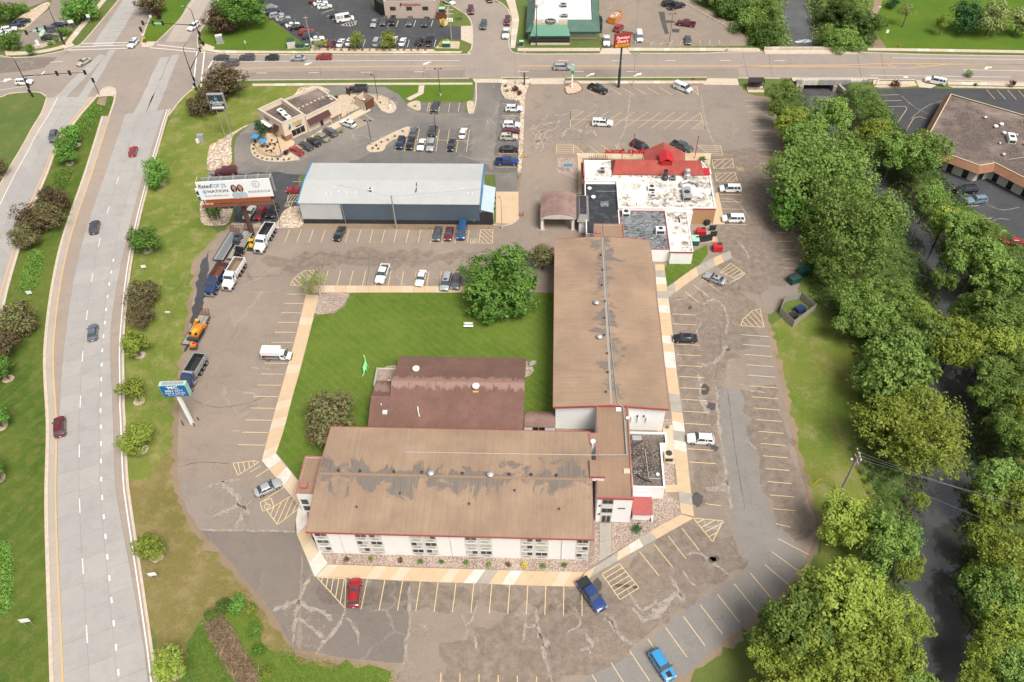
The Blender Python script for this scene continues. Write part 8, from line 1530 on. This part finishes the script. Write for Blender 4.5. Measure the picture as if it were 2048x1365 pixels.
dump_truck(433, 560, -97, 'truck_blue', 'truck_blue', 'blue dump truck with chrome nose and rusty empty bed'); dump_truck(467, 549, -97, 'white', 'white', 'white dump truck with muddy bed beside the blue one', 'dirt'); dump_truck(529, 477, -97, 'white', 'white', 'white dump truck with dark empty bed beside the billboard column', 'base_black'); dump_truck(385, 748, -97, 'truck_blue', 'galv', 'blue-cabbed dump truck with silver bed behind the motel sign', 'base_black')
flatbed(453, 492, -97, 9.5, 'empty plank-decked flatbed trailer with ramps raised', 'steel'); flatbed(481, 490, -97, 9.5, 'flatbed trailer carrying dark machines beside the empty one', 'wood_grey'); flatbed(392, 660, -97, 8.0, 'flatbed trailer carrying an orange road paver', 'wood_grey')
machine(476, 478, -97, 'gunmetal', 'dark compact loader towards the raised ramps of the trailer'); machine(478, 506, -97, 'black', 'black compact loader towards the drawbar of the trailer'); machine(503, 484, -97, 'yellow', 'small yellow loader on the ground by the billboard column', 'ground'); machine(394, 665, 83, 'orange', 'orange and yellow road paver on the trailer behind the sign', 'paver')
rl2 = thing('plate_compactor', 'small yellow and black roller behind the orange paver', 'machine', tuple(P(396, 646, .95))); b = P(396, 646, .95); MB().tube((b.x-.4, b.y, b.z+.3), (b.x+.4, b.y, b.z+.3), .3, n=12).build('drum', M['dark_steel'], rl2); MB().obox((b.x, b.y, b.z+.5), .7, .6, .4).build('engine', M['car_yellow'], rl2); MB().tube((b.x, b.y+.3, b.z+.7), (b.x, b.y+1.0, b.z+1.2), .04).build('handle', M['pole_black'], rl2)
rd = thing('plate_tamper', 'red and orange tamping machine in front of the paver', 'machine', tuple(P(388, 694, .95))); b = P(388, 694, .95); MB().obox((b.x, b.y, b.z), 1.4, 1.2, .25, .1).build('base_plate', M['dark_steel'], rd); MB().obox((b.x, b.y, b.z+.25), 1.1, .9, .5, .1).build('engine', M['car_orange'], rd); MB().obox((b.x+.2, b.y+.2, b.z+.75), .5, .4, .3, .3).build('tank', M['bright_red'], rd)
box_truck(553, 707, 0, 'white box truck with dark side graphics on the courtyard edge')
ro = thing('waste_container', 'orange open-top waste container full of rubble', 'container', tuple(P(1232, 42))); b = P(1230, 42); a_ = math.radians(62)
for nm, off, sx_, sy_ in (('long_side', (0, 1.15), 5.2, .12), ('long_side', (0, -1.15), 5.2, .12), ('end_panel', (2.6, 0), .12, 2.3), ('end_panel', (-2.6, 0), .12, 2.3)):
 x_, y_ = off; MB().obox((b.x+x_*math.cos(a_)-y_*math.sin(a_), b.y+x_*math.sin(a_)+y_*math.cos(a_), .2), sx_, sy_, 1.9, a_).build(nm, M['car_orange'], ro)
MB().obox((b.x, b.y, .2), 5.1, 2.2, .1, a_).build('floor', M['rust'], ro); rb_ = MB(); r_ = random.Random(2)
for k in range(60): u_, v_ = r_.uniform(-2.4, 2.4), r_.uniform(-1, 1); rb_.obox((b.x+u_*math.cos(a_)-v_*math.sin(a_), b.y+u_*math.sin(a_)+v_*math.cos(a_), 1.2+r_.random()*.5), r_.uniform(.2, .8), r_.uniform(.1, .5), r_.uniform(.1, .4), r_.random()*3)
tag(rb_.build('rubble', M['walk_white'], ro), kind='stuff')
leafmat('leaf_maple', (0.07, 0.165, 0.028), (0.125, 0.265, 0.042), (0.225, 0.375, 0.07)); leafmat('leaf_lime', (0.145, 0.215, 0.03), (0.24, 0.31, 0.045), (0.35, 0.385, 0.07)); leafmat('leaf_deep', (0.0243, 0.0845, 0.0284), (0.0454, 0.131, 0.0406), (0.0811, 0.177, 0.0609))
leafmat('leaf_bronze', (0.0838, 0.0564, 0.0335), (0.139, 0.105, 0.0522), (0.186, 0.201, 0.0653), .15); leafmat('leaf_river', (0.085, 0.16, 0.03), (0.155, 0.245, 0.048), (0.265, 0.345, 0.078)); leafmat('leaf_willow', (.10,.18,.036), (.17,.265,.055), (.26,.35,.085)); leafmat('leaf_pale', (0.195, 0.262, 0.0811), (0.276, 0.322, 0.101), (0.389, 0.4, 0.183)); leafmat('leaf_gold', (0.472, 0.378, 0.027), (0.6, 0.459, 0.027), (0.6, 0.54, 0.054)); leafmat('leaf_under', (0.05, 0.1, 0.018), (0.085, 0.15, 0.028), (0.14, 0.2, 0.045)); leafmat('leaf_purple', (0.0607, 0.0162, 0.0203), (0.0945, 0.027, 0.0297), (0.135, 0.0473, 0.0405)); leafmat('leaf_straw', (0.15, 0.1, 0.06), (0.25, 0.175, 0.105), (0.38, 0.29, 0.18), .1); leafmat('leaf_blossom', (0.6, 0.513, 0.472), (0.6, 0.6, 0.6), (0.472, 0.297, 0.27)); leafmat('leaf_hedge', (0.0811, 0.17, 0.0243), (0.138, 0.254, 0.0365), (0.227, 0.322, 0.0609))
plain('bark', (.12, .09, .065), .9, scale=6); plain('bark_pale', (.28, .24, .20), .9, scale=6); plain('bark_birch', (.60, .57, .53), .8, scale=8, c2=(.25, .22, .2))
def quads(Cn, Nn, size, rg):
 """leaf faces: diamond quads at centres Cn, facing Nn"""
 n = len(Cn); Nn = Nn/np.maximum(np.linalg.norm(Nn, axis=1, keepdims=True), 1e-6); r = rg.normal(size=(n, 3)); U = np.cross(Nn, r); U /= np.maximum(np.linalg.norm(U, axis=1, keepdims=True), 1e-6); W_ = np.cross(Nn, U)
 s = size*(.45+1.15*rg.random((n, 1))**1.4); a = s*(.75+.3*rg.random((n, 1)))
 V = np.stack([Cn+U*s, Cn+W_*a*.62+Nn*s*.12, Cn-U*s, Cn-W_*a*.62+Nn*s*.12], 1).reshape(-1, 3); return V, np.arange(4*n).reshape(n, 4)
TM = {}
def crown_mesh(kind, seed):
 if (kind, seed) in TM: return TM[(kind, seed)]
 rg = np.random.default_rng(seed*31+hash(kind) % 1 + len(kind)*7); R, hh, nl, nleaf, ls, lob, fuzz = TK[kind]
 cs, rs = [], []
 for i in range(nl):
  a = rg.random()*2*math.pi; u_ = rg.uniform(-.75, 1.0); rad = rg.uniform(.40, .86 if R > 3.5 else .68)*(1 if i else 0); q = math.sqrt(max(0, 1-u_*u_))
  cs.append([rad*q*math.cos(a)*1.05, rad*q*math.sin(a)*1.05, rad*u_*hh]); rs.append(lob*rg.uniform(.7, 1.25))
 cs = np.array(cs)*R; rs = np.array(rs)*R; w_ = rs**2/np.sum(rs**2); li = rg.choice(nl, nleaf, p=w_)
 nc = 18; dirs = rg.normal(size=(nl, nc, 3)); dirs /= np.linalg.norm(dirs, axis=2, keepdims=True); ci = rg.integers(0, nc, nleaf)
 d = dirs[li, ci]+rg.normal(size=(nleaf, 3))*.24; d /= np.linalg.norm(d, axis=1, keepdims=True)
 cr_ = rg.uniform(.78, 1.18, (nl, nc)); rr = rs[li]*cr_[li, ci]*(.72+.36*rg.random(nleaf)**.7+fuzz*np.abs(rg.normal(size=nleaf)))
 Cn = cs[li]+d*rr[:, None]*np.array([1, 1, .85]); keep = Cn[:, 2] > -R*hh*.95; Cn, d, li, ci = Cn[keep], d[keep], li[keep], ci[keep]
 Nn = d*.9+np.array([0, 0, .6])+rg.normal(size=Cn.shape)*.6; V, F = quads(Cn, Nn, ls, rg)
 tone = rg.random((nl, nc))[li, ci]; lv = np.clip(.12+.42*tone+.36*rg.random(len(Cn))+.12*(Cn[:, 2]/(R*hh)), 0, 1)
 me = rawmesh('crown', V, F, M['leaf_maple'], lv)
 tb_ = MB(); H_ = R*hh*TRK.get(kind, 1.55); base = Vector((0, 0, -H_)); fork = Vector((R*.04, -R*.03, -R*hh*.45)); tr = R*.055; tb_.path([base, base.lerp(fork, .5)+Vector((R*.03, 0, 0)), fork], [tr*1.35, tr, tr*.85], 7)
 for i in range(min(nl, 11)):
  e = Vector(cs[i])*.92; k = fork.lerp(e, .5)+Vector((0, 0, R*.06)); tb_.path([fork, k, e], [tr*.6, tr*.38, tr*.12], 5)
 tme = tb_.mesh('trunk', M['bark'], smooth=60); TM[(kind, seed)] = (me, tme, H_, R); return TM[(kind, seed)]
TK = {'small': (2.5, .95, 20, 3400, .15, .37, .04), 'crab': (3.4, .8, 20, 5200, .17, .40, .10), 'big': (7.0, .85, 32, 12500, .27, .31, .05), 'river': (5.2, .85, 26, 9500, .235, .33, .07), 'willow': (9.5, .85, 44, 19000, .26, .29, .13), 'tall': (3.0, 1.25, 14, 2600, .2, .42, .05), 'shrub': (.9, .8, 8, 420, .11, .5, .05), 'bush': (2.2, .75, 12, 1900, .16, .45, .08), 'sparse': (2.2, 1.3, 12, 900, .13, .4, .18), 'cone': (1.0, 2.2, 14, 900, .13, .42, .03)}
TRK = {'shrub': 1.0, 'bush': 1.1, 'cone': 1.05, 'crab': 1.35, 'small': 1.75, 'big': 1.3, 'willow': 1.25, 'river': 1.35}
tree_n = [0]
def tree(cx, cy, rpx, kind, leaf, label, cat='tree', group=None, name=None, bark=None, zf=None, seeds=3, zbase=0.0, mulch=False, sq=1.0):
 """crown centre at photo pixel (cx,cy), crown radius rpx pixels; the trunk stands on the ground below it"""
 tree_n[0] += 1; me, tme, H_, R = crown_mesh(kind, tree_n[0] % seeds); r_m = rpx*mpp(cx, cy, 4); s = r_m/R; zc = (zf if zf is not None else H_*s)+zbase
 for _ in range(2): p = P(cx, cy, zc)
 d = float(river_d(np.array([p.x]), np.array([p.y]))[0]); u_ = min(max((d+1.2)/5.2, 0), 1); zg = -3.6*(1-u_*u_*(3-2*u_)) if zbase == 0 else zbase
 r = thing(name or ('shrub' if kind in ('shrub', 'bush') else 'tree'), label, cat, (p.x, p.y, zg), random.uniform(0, 6.28), group, keep=False)
 k = (zc-zg)/(H_*s)
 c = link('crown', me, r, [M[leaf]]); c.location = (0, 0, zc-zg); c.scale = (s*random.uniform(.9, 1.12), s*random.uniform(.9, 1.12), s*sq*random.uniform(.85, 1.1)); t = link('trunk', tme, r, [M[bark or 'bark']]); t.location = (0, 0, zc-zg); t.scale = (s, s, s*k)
 if mulch: sheet('mulch_ring', [(p.x+1.1*math.cos(a)*random.uniform(.85, 1.1), p.y+1.1*math.sin(a)*random.uniform(.85, 1.1)) for a in np.linspace(0, 6.28, 14)[:-1]], .026, M['mulch_gravel'])
 return r
VT = 'young round-crowned tree on the verge between highway and lot'
for x, y, r, lf, lb in ((312,345,33,'leaf_maple','round dark-green tree on the verge nearest the billboard'),(285,477,35,'leaf_maple','round dark-green tree on the verge by the flat notice board'),(267,686,30,'leaf_lime','lime-green tree just below the bronze shrub on the verge'),(264,778,29,'leaf_lime','lime-green tree on the verge beside the motel sign'),(270,876,37,'leaf_lime','largest lime-green tree on the verge below the motel sign'),(298,1091,33,'leaf_lime','lime-green tree above the two-post notice board on the verge'),(338,1326,40,'leaf_lime','yellow-green tree beside the weed patch with dry straw')):
 tree(x, y, r, 'small', lf, lb, group='verge trees', mulch=True, zf=3.6)
for x, y, r, lb in ((283,586,36,'round bronze-leaved shrub tree on the verge'),(276,632,30,'low bronze-leaved shrub tree touching the lime tree on the verge')): tree(x, y, r, 'crab', 'leaf_bronze', lb, zf=2.6)
for x, y, r, lb in ((60,435,38,'bronze-leaved tree overhanging the far carriageway from the median'),(104,400,36,'bronze-leaved tree at the head of the median clump'),(92,432,32,'bronze-leaved tree in the middle of the median clump'),(48,472,30,'bronze-leaved tree at the foot of the median clump'),(22,640,52,'large bronze-leaved tree below the median hedge'),(10,690,34,'bronze-leaved tree overlapping the large median one')): tree(x, y, r, 'crab', 'leaf_bronze', lb, group='median bronze trees', zf=3.4)
for x, y, r, lb in ((142,268,24,'green tree nearest the tip of the median'),(130,285,22,'green tree in the middle of the median trio'),(128,305,24,'green tree lowest of the median trio'),(0,735,26,'green median tree below the bronze ones'),(-14,830,30,'green median tree half cut by the picture edge with mulch ring'),(-20,935,30,'green median tree cut by the picture edge near the hedge'),(-6,330,20,'purple bush on the western verge')): tree(x, y, r, 'small' if r > 20 else 'crab', 'leaf_maple' if r > 20 else 'leaf_bronze', lb, mulch=True, zf=3.4)
tree(405,205,34,'crab','leaf_bronze','bronze crabapple overlapping the coffee-shop sign',zf=3.3); tree(455,172,42,'crab','leaf_bronze','wide bronze crabapple beside the signal mast',zf=3.3); tree(425,185,32,'crab','leaf_bronze','bronze crabapple between its two neighbours at the crossing',zf=3.3)
tree(1000,568,84,'big','leaf_maple','large bright green maple standing on the courtyard lawn',sq=.85,zf=5.2); tree(1085,517,27,'crab','leaf_bronze','bronze tree between the maple and the hotel wing',zf=3.2); tree(660,833,62,'crab','leaf_bronze','broad bronze tree behind the hotel front wing',zf=3.6,sq=.9); tree(632,560,30,'sparse','leaf_pale','thin white-barked birch in the gravel corner of the courtyard',bark='bark_birch',zf=4.2); tree(519,263,12,'cone','leaf_deep','narrow dark green cypress beside the coffee-shop patio',zf=2.6)
tree(1274,1056,12,'shrub','leaf_deep','deep green shrub in the gravel near the glass entrance'); tree(1064,726,8,'shrub','leaf_blossom','pale flowering shrub at the brown hall corner')
tree(440,50,34,'crab','leaf_bronze','half-bare bush with green top at the crossing corner',zf=3.2); tree(440,28,20,'small','leaf_lime','yellow-green bush top behind the half-bare corner bush',zf=3); tree(482,8,44,'big','leaf_maple','dark green tree on the corner lawn by the office lot'); tree(300,10,30,'crab','leaf_bronze','bronze tree on the far grass median',zf=3.2); tree(318,32,10,'shrub','leaf_purple','small purple bush on the far grass median')
tree(158,18,36,'small','leaf_maple','leafy tree beside the corner sidewalk',zf=4); tree(20,80,24,'small','leaf_maple','round tree in front of the white parked cars',zf=3); tree(60,97,11,'small','leaf_maple','small sapling on the corner strip',zf=2.2); tree(5,22,26,'small','leaf_maple','tree at the edge of the corner lot island',zf=4); tree(33,19,14,'bush','leaf_hedge','clipped round hedge in the corner lot island','shrub'); tree(46,15,11,'bush','leaf_hedge','smaller clipped hedge beside the round one','shrub'); tree(128,61,13,'bush','leaf_hedge','clipped hedge by the two-post white sign','shrub'); tree(99,85,7,'shrub','leaf_hedge','round shrub under the green slanted sign','shrub'); tree(112,80,8,'shrub','leaf_willow','grey-green shrub beside the signal mast','shrub')
tree(637,88,13,'sparse','leaf_pale','pale green sapling by the grey power pole',zf=2); tree(716,83,17,'tall','leaf_lime','bright green sapling between parked cars and the walk',zf=2.6); tree(776,82,19,'tall','leaf_lime','bright green sapling hiding a pale car',zf=2.6); tree(922,28,8,'sparse','leaf_pale','thin sapling on the side street lawn',zf=2)
for x, y in ((886,40),(886,46),(885,50),(894,81),(886,84),(880,90),(640,85),(650,84),(652,90)): tree(x, y, 5, 'shrub', 'leaf_gold', 'small golden shrub in the gravel beds of the office lot', 'shrub', 'golden shrubs')
for i in range(15): tree(655+i*14, 99, 3.2, 'shrub', 'leaf_straw', 'small tan grass tuft along the office lot walk', 'plant', 'tan grass tufts')
for x, y, lf, lb in ((693,1117,'leaf_bronze','reddish-brown dry shrub at the hotel front downpipe'),(743,1119,'leaf_lime','yellow-green shrub second in the hotel front bed'),(800,1121,'leaf_bronze','tiny brown shrub in the hotel front bed'),(842,1122,'leaf_maple','bright green shrub fourth in the hotel front bed'),(885,1124,'leaf_maple','bright green shrub below the second downpipe'),(932,1124,'leaf_maple','bright green shrub right of the second downpipe'),(977,1128,'leaf_lime','yellow-green shrub in the middle of the hotel front bed'),(1015,1129,'leaf_bronze','tiny dark shrub in the hotel front bed'),(1047,1131,'leaf_gold','golden shrub in the hotel front bed'),(1087,1131,'leaf_maple','green shrub two places from the entrance walk'),(1130,1130,'leaf_maple','green shrub nearest the entrance walk')): tree(x, y, 7, 'shrub', lf, lb, 'shrub')
for x, y, lf, r, lb in ((1032,178,'leaf_purple',8,'dark purple shrub clump in the coffee lot strip'),(1040,185,'leaf_purple',7,'second dark purple shrub in the coffee lot strip'),(1012,172,'leaf_hedge',4,'green tuft at the coffee lot corner bed'),(1015,182,'leaf_hedge',4,'low tuft below the corner bed tuft'),(1792,167,'leaf_purple',11,'purple bush by the clinic driveway'),(2027,168,'leaf_purple',10,'purple bush on the clinic street strip'),(1952,169,'leaf_hedge',4,'small green shrub on the clinic street strip'),(1403,319,'leaf_hedge',12,'green hedge clump at the restaurant corner'),(428,425,'leaf_hedge',20,'yellow-green bush under the billboard'),(1937,148,'leaf_maple',9,'small street tree on the clinic kerb strip'),(672,193,'leaf_deep',5,'dark shrub behind the coffee shop'),(683,262,'leaf_lime',6,'yellow shrub at the coffee-shop corner'),(571,305,'leaf_purple',7,'reddish shrub beside the patio lamp post'),(1335,855,'leaf_maple',4,'tiny green plant by the hotel walkway')): tree(x, y, r, 'shrub', lf, lb, 'shrub')
for i, (x, y) in enumerate(((508,290),(507,298),(510,306),(516,312),(524,316),(534,318),(545,319),(556,318),(567,319),(578,318),(752,291),(762,284),(775,280),(790,272),(805,262),(756,298),(745,296),(710,196),(722,195),(760,205),(830,212))): tree(x, y, 3.2, 'shrub', random.choice(['leaf_hedge', 'leaf_bronze', 'leaf_lime', 'leaf_straw']), 'small ornamental plant in the coffee-shop gravel beds', 'plant', 'coffee-shop bed plants')
tree(1887,45,14,'tall','leaf_lime','small lime-green tree alone on the park lawn',zf=4); tree(1938,28,34,'tall','leaf_deep','dense dark green tree on the park lawn',zf=6); tree(1988,32,34,'small','leaf_pale','pale yellowish tree beside the dark park tree',zf=6); tree(2040,40,30,'small','leaf_pale','pale tree at the end of the park lawn',zf=5); tree(1815,22,20,'sparse','leaf_pale','thin spring-green tree on the park lawn',zf=5); tree(1788,4,14,'bush','leaf_deep','dark round bush on the park lawn','bush')
RT = [(1500,50,34),(1535,72,32),(1532,25,28),(1470,18,36),(1430,-5,34),(1678,28,36),(1660,74,24),(1722,52,40),(1692,80,32),(1570,188,26),(1558,222,24),(1588,246,34),(1655,238,46),(1612,278,38),(1698,302,42),(1598,318,30),(1748,268,34),(1790,298,44),(1846,306,46),(1760,228,20),(1864,392,32),(1892,438,34),(1915,452,40),(1955,470,36),(1912,510,36),(1780,596,44),(1850,640,36),(1720,600,42),(1958,525,58),(2018,560,52),(1995,640,60),(1915,680,52),(1838,668,52),(1758,640,44),(1985,745,42),(2032,730,44),(2010,690,48),(2018,850,40),(2036,880,44),(2004,960,50),(2038,1010,48),(1692,1036,56),(1780,1084,62),(1985,1095,46),(2022,1120,50),(2000,1190,56),(1694,1186,76),(1765,1222,56),(1590,1258,74),(1650,1318,78),(1785,1300,56),(1550,1318,52),(1985,1310,46),(2030,1262,52),(2034,1346,50),(2000,1250,40),(1735,1352,70),(1835,1378,46),(1570,1385,60),(1960,1385,40)]
for i, (x, y, r) in enumerate(RT+[(1968,790,30),(1978,1010,34),(1962,1150,26),(1975,1225,34),(1955,1345,30),(1850,735,30),(1840,1000,16),(1820,1130,30),(1835,1245,30),(1885,560,28),(1935,620,36),(1890,700,24),(1700,640,34),(1670,530,40),(1640,1190,36),(2010,780,44),(2050,820,40)]):
 r *= .98 if 330 < y < 900 else 1.04
 far = y < 110; lf = ('leaf_river', 'leaf_lime', 'leaf_river', 'leaf_river', 'leaf_willow')[i % 5] if y > 120 else ('leaf_river', 'leaf_under')[i % 2]
 if y > 1000 and i % 3: lf = 'leaf_lime'
 q_ = P(x, y, 4); ri = int(np.argmin(np.abs(RA[:, 1]-q_.y))); east = q_.x > RA[ri, 0]
 reg = ('on the bank beyond the bridge' if far else 'beside the bridge' if y < 260 else ('between the river and the clinic' if y < 520 else 'on the far bank facing the river lawn' if y < 900 else 'on the far bank under the wires') if east else ('between the barbecue lot and the river' if y < 500 else 'at the end of the river lawn' if y < 960 else 'between the slanted bays and the river'))
 lb = ('small ' if r < 40 else 'large ' if r > 62 else '')+{'leaf_river': 'mid-green', 'leaf_lime': 'yellow-green', 'leaf_willow': 'grey-green', 'leaf_under': 'dark green'}[lf]+' leafy tree '+reg
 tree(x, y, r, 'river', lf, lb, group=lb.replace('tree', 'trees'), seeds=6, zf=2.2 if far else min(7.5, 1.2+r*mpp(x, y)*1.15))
tree(1640,362,100,'willow','leaf_willow','huge feathery tree leaning over the barbecue lot bays',zf=8); tree(1708,462,98,'willow','leaf_willow','huge feathery tree beside the river bend',zf=8.5); tree(1590,408,54,'river','leaf_maple','darker tree under the huge feathery trees',zf=5); tree(1790,742,84,'river','leaf_river','broad green tree at the edge of the river lawn',zf=6.5); tree(1826,862,104,'willow','leaf_lime','broad yellow-green tree with visible limbs by the power pole',zf=7,sq=.8)
def bare(px_, s, label, n=16):
 b = P(*px_, -2); r = thing('bare_tree', label, 'tree', (b.x, b.y, -2.2), 0, None, keep=False); m_ = MB(); rr = random.Random(int(px_[0]))
 def grow(p, d, L, rad, k):
  q = p+d*L; m_.tube(p, q, rad, rad*.65, 5, cap=False)
  if k: [grow(q, (d+Vector((rr.gauss(0, .55), rr.gauss(0, .55), rr.gauss(.05, .35)))).normalized(), L*.78, rad*.62, k-1) for _ in range(3 if k > 1 else 2)]
 grow(Vector((0, 0, 0)), Vector((.3, -.2, 1)).normalized(), s, .16, 4); m_.build('branches', M['bark_pale'], r)
for px_, s, lb in (((1985,800),1.9,'leafless grey tree hanging over the dark water'),((1960,990),2.0,'leafless tree with arching branches at the grey water edge'),((1955,1180),1.6,'bare twiggy tree on the bank below the wires'),((1930,1300),1.8,'bare twiggy tree near the foot of the dark water'),((1680,300),1.5,'bare twiggy tree among the bushes south of the bridge'),((1835,560),1.5,'bare twiggy tree in the gap of the wood'),((1990,690),1.4,'bare grey-brown tree amid the green crowns')): bare(px_, s, lb)
def inpoly(px, py, poly):
 x = np.array([p[0] for p in poly]); y = np.array([p[1] for p in poly]); r = np.zeros(len(px), bool); j = len(x)-1
 for i in range(len(x)):
  c = ((y[i] > py) != (y[j] > py)) & (px < (x[j]-x[i])*(py-y[i])/(y[j]-y[i]+1e-12)+x[i]); r ^= c; j = i
 return r
def mass(name, poly, n, leaf, size, hmax, label, cat=None, kind='stuff', dome=False, ground=False, seed=1, lump=.5, edge=.9):
 rg = np.random.default_rng(seed); w_ = [(p.x, p.y) for p in G(poly)]; xs = [a[0] for a in w_]; ys = [a[1] for a in w_]; X = rg.uniform(min(xs), max(xs), n*4); Y = rg.uniform(min(ys), max(ys), n*4); k = inpoly(X, Y, w_); X, Y = X[k][:n], Y[k][:n]
 f = .5+.5*np.sin(X*lump*2.1+np.sin(Y*lump*1.7)*2)*np.cos(Y*lump*1.9+np.sin(X*lump)*1.5); Z0 = np.zeros(len(X))
 if ground: d = river_d(X, Y); u_ = np.clip((d+1.2)/5.2, 0, 1); Z0 = -3.6*(1-u_*u_*(3-2*u_)); ok = d > -1.6*f; X, Y, f, Z0 = X[ok], Y[ok], f[ok], Z0[ok]
 if dome:
  de = np.full(len(X), 1e9); a_ = np.array(w_)
  for i in range(len(a_)):
   p, q = a_[i-1], a_[i]; t = np.clip(((X-p[0])*(q[0]-p[0])+(Y-p[1])*(q[1]-p[1]))/((q-p)@(q-p)), 0, 1); de = np.minimum(de, np.hypot(X-p[0]-t*(q[0]-p[0]), Y-p[1]-t*(q[1]-p[1])))
  hz = hmax*np.sqrt(np.clip(de/edge, 0, 1))*(.8+.25*f)
 else: hz = hmax*(.15+.85*f*f)
 Z = Z0+hz*(1-.45*rg.random(len(X))**2); Nn = np.stack([rg.normal(size=len(X))*.6, rg.normal(size=len(X))*.6, np.ones(len(X))], 1); V, F = quads(np.stack([X, Y, Z], 1), Nn, size, rg)
 o_ = link(name, rawmesh(name, V, F, M[leaf], np.clip(.3*f+.7*rg.random(len(X)), 0, 1))); tag(o_, label, cat, None, kind); return o_
for q, n, lb, sd in (([(172,222),(192,208),(205,212),(204,228),(186,255),(172,268),(155,262),(152,248)],4200,'green clipped hedge bed behind the median tip',1),([(60,500),(78,498),(90,505),(88,530),(80,565),(66,585),(45,590),(35,578),(42,545)],5200,'rounded light-green hedge bed below the bronze median trees',2),([(-30,1090),(5,1080),(24,1088),(28,1130),(26,1210),(12,1228),(-30,1245)],4200,'long clipped hedge bed on the median cut by the picture edge',3),([(112,345),(140,335),(146,345),(132,378),(118,388),(104,380)],2200,'low leafy bed above the bronze median clump',4)):
 mass('hedge_bed', q, n, 'leaf_hedge', .15, .75, lb, 'hedge', None, True, seed=sd, edge=1.6)
mass('undergrowth', [(1590,178),(1740,180),(1880,345),(1960,440),(2120,520),(2120,1420),(1560,1420),(1640,1200),(1720,1090),(1740,1000),(1700,900),(1720,760),(1690,650),(1620,600),(1600,480),(1590,330),(1560,240)], 60000, 'leaf_under', .27, 2.8, 'tangled dark undergrowth on the river banks', ground=True, seed=9)
mass('undergrowth', [(1460,20),(1520,-60),(1740,-60),(1735,92),(1500,92)], 12000, 'leaf_river', .3, 2.0, 'tangled green undergrowth beyond the bridge', ground=True, seed=10)
mass('undergrowth', [(1735,185),(1770,215),(1830,310),(1800,310),(1740,240),(1690,190)], 5000, 'leaf_river', .2, .8, 'brownish scrub slope beside the clinic lot', ground=True, seed=11)
sheet('weed_lawn', jag(G([(372,1290),(400,1238),(440,1215),(500,1225),(540,1300),(600,1330),(780,1345),(790,1430),(345,1430)]), 1.5, .6), .022, M['grass_lawn'])
for x, y, r, lf, lb in ((448,1212,17,'leaf_under','dark shrub at the head of the straw heap'),(476,1205,20,'leaf_maple','tallest bright shrub behind the straw heap'),(500,1222,16,'leaf_lime','yellow-green shrub beside the straw heap'),(508,1258,14,'leaf_hedge','low shrub between the straw heap and the lot edge'),(424,1232,15,'leaf_hedge','spreading shrub on the verge side of the straw heap'),(520,1300,15,'leaf_maple','shrub lower down the straw heap on the lot side'),(535,1345,14,'leaf_lime','last shrub by the straw heap on the lot side')): tree(x, y, r, 'bush', lf, lb, 'shrub', zf=1.0)
mass('weed_patch', [(385,1265),(425,1240),(440,1300),(470,1420),(345,1420),(355,1340)], 3000, 'leaf_under', .10, .3, 'low weeds between the lime tree and the straw heap', seed=13, lump=.9)
mass('grass_fringe', [(560,1300),(690,1328),(800,1345),(790,1420),(560,1420)], 1500, 'leaf_hedge', .12, .3, 'uncut grass fringe at the lot edge', seed=15)
def straw():
 rg = np.random.default_rng(4); A = P(430, 1248); B = P(500, 1365); n = 5200; t = rg.random(n); c = np.array([[A.x+(B.x-A.x)*k, A.y+(B.y-A.y)*k] for k in t]); c += rg.normal(size=(n, 2))*.6; d = np.array([B.x-A.x, B.y-A.y]); d /= np.linalg.norm(d); a_ = rg.normal(size=n)*.75; D = np.stack([d[0]*np.cos(a_)-d[1]*np.sin(a_), d[0]*np.sin(a_)+d[1]*np.cos(a_)], 1); L_ = rg.uniform(.5, 1.3, n)[:, None]; z = rg.uniform(.2, 1.0, n)*(1.1-.9*np.abs(rg.normal(size=n))*.4)
 W_ = np.stack([-D[:, 1], D[:, 0]], 1)*.03; z0, z1 = z[:, None], (z+rg.normal(size=n)*.4)[:, None]
 V = np.stack([np.hstack([c-D*L_/2-W_, z0]), np.hstack([c-D*L_/2+W_, z0]), np.hstack([c+D*L_/2+W_, z1]), np.hstack([c+D*L_/2-W_, z1])], 1).reshape(-1, 3)
 tag(link('straw_heap', rawmesh('straw_heap', V, np.arange(4*n).reshape(n, 4), M['leaf_straw'], rg.random(n))), 'flattened heap of dry tan reeds among the verge weeds', kind='stuff')
straw()
def boulders():
 bm = MB(); r = random.Random(8)
 for poly, n in (([(420,292),(470,262),(462,290),(464,322),(452,335),(420,342)],170),([(405,395),(440,385),(462,395),(466,415),(458,445),(408,450)],190),([(466,448),(550,448),(580,415),(602,416),(606,452),(470,456)],210),([(1012,168),(1050,168),(1044,330),(1038,330),(1040,205),(1012,196)],120),([(592,186),(600,176),(640,173),(655,183),(570,218)],70)):
  w_ = [(p.x, p.y) for p in G(poly)]; k = 0
  while k < n:
   x = r.uniform(min(a[0] for a in w_), max(a[0] for a in w_)); y = r.uniform(min(a[1] for a in w_), max(a[1] for a in w_))
   if inpoly(np.array([x]), np.array([y]), w_)[0]:
    s = r.uniform(.12, .34); a0 = r.random()*6; ring = [(x+s*math.cos(a0+i*1.257)*r.uniform(.7, 1.2), y+s*math.sin(a0+i*1.257)*r.uniform(.7, 1.2), .03) for i in range(5)]; bm.add(ring+[(x+(p[0]-x)*.6, y+(p[1]-y)*.6, s*r.uniform(.6, .9)) for p in ring], [(5,6,7,8,9)]+[(i, (i+1) % 5, 5+(i+1) % 5, 5+i) for i in range(5)], r.randrange(3)); k += 1
 tag(bm.build('boulders', [M['walk_tan_pale'], M['walk_city'], M['walk_white']]), 'pale loose boulders filling the rock beds', kind='stuff')
boulders()
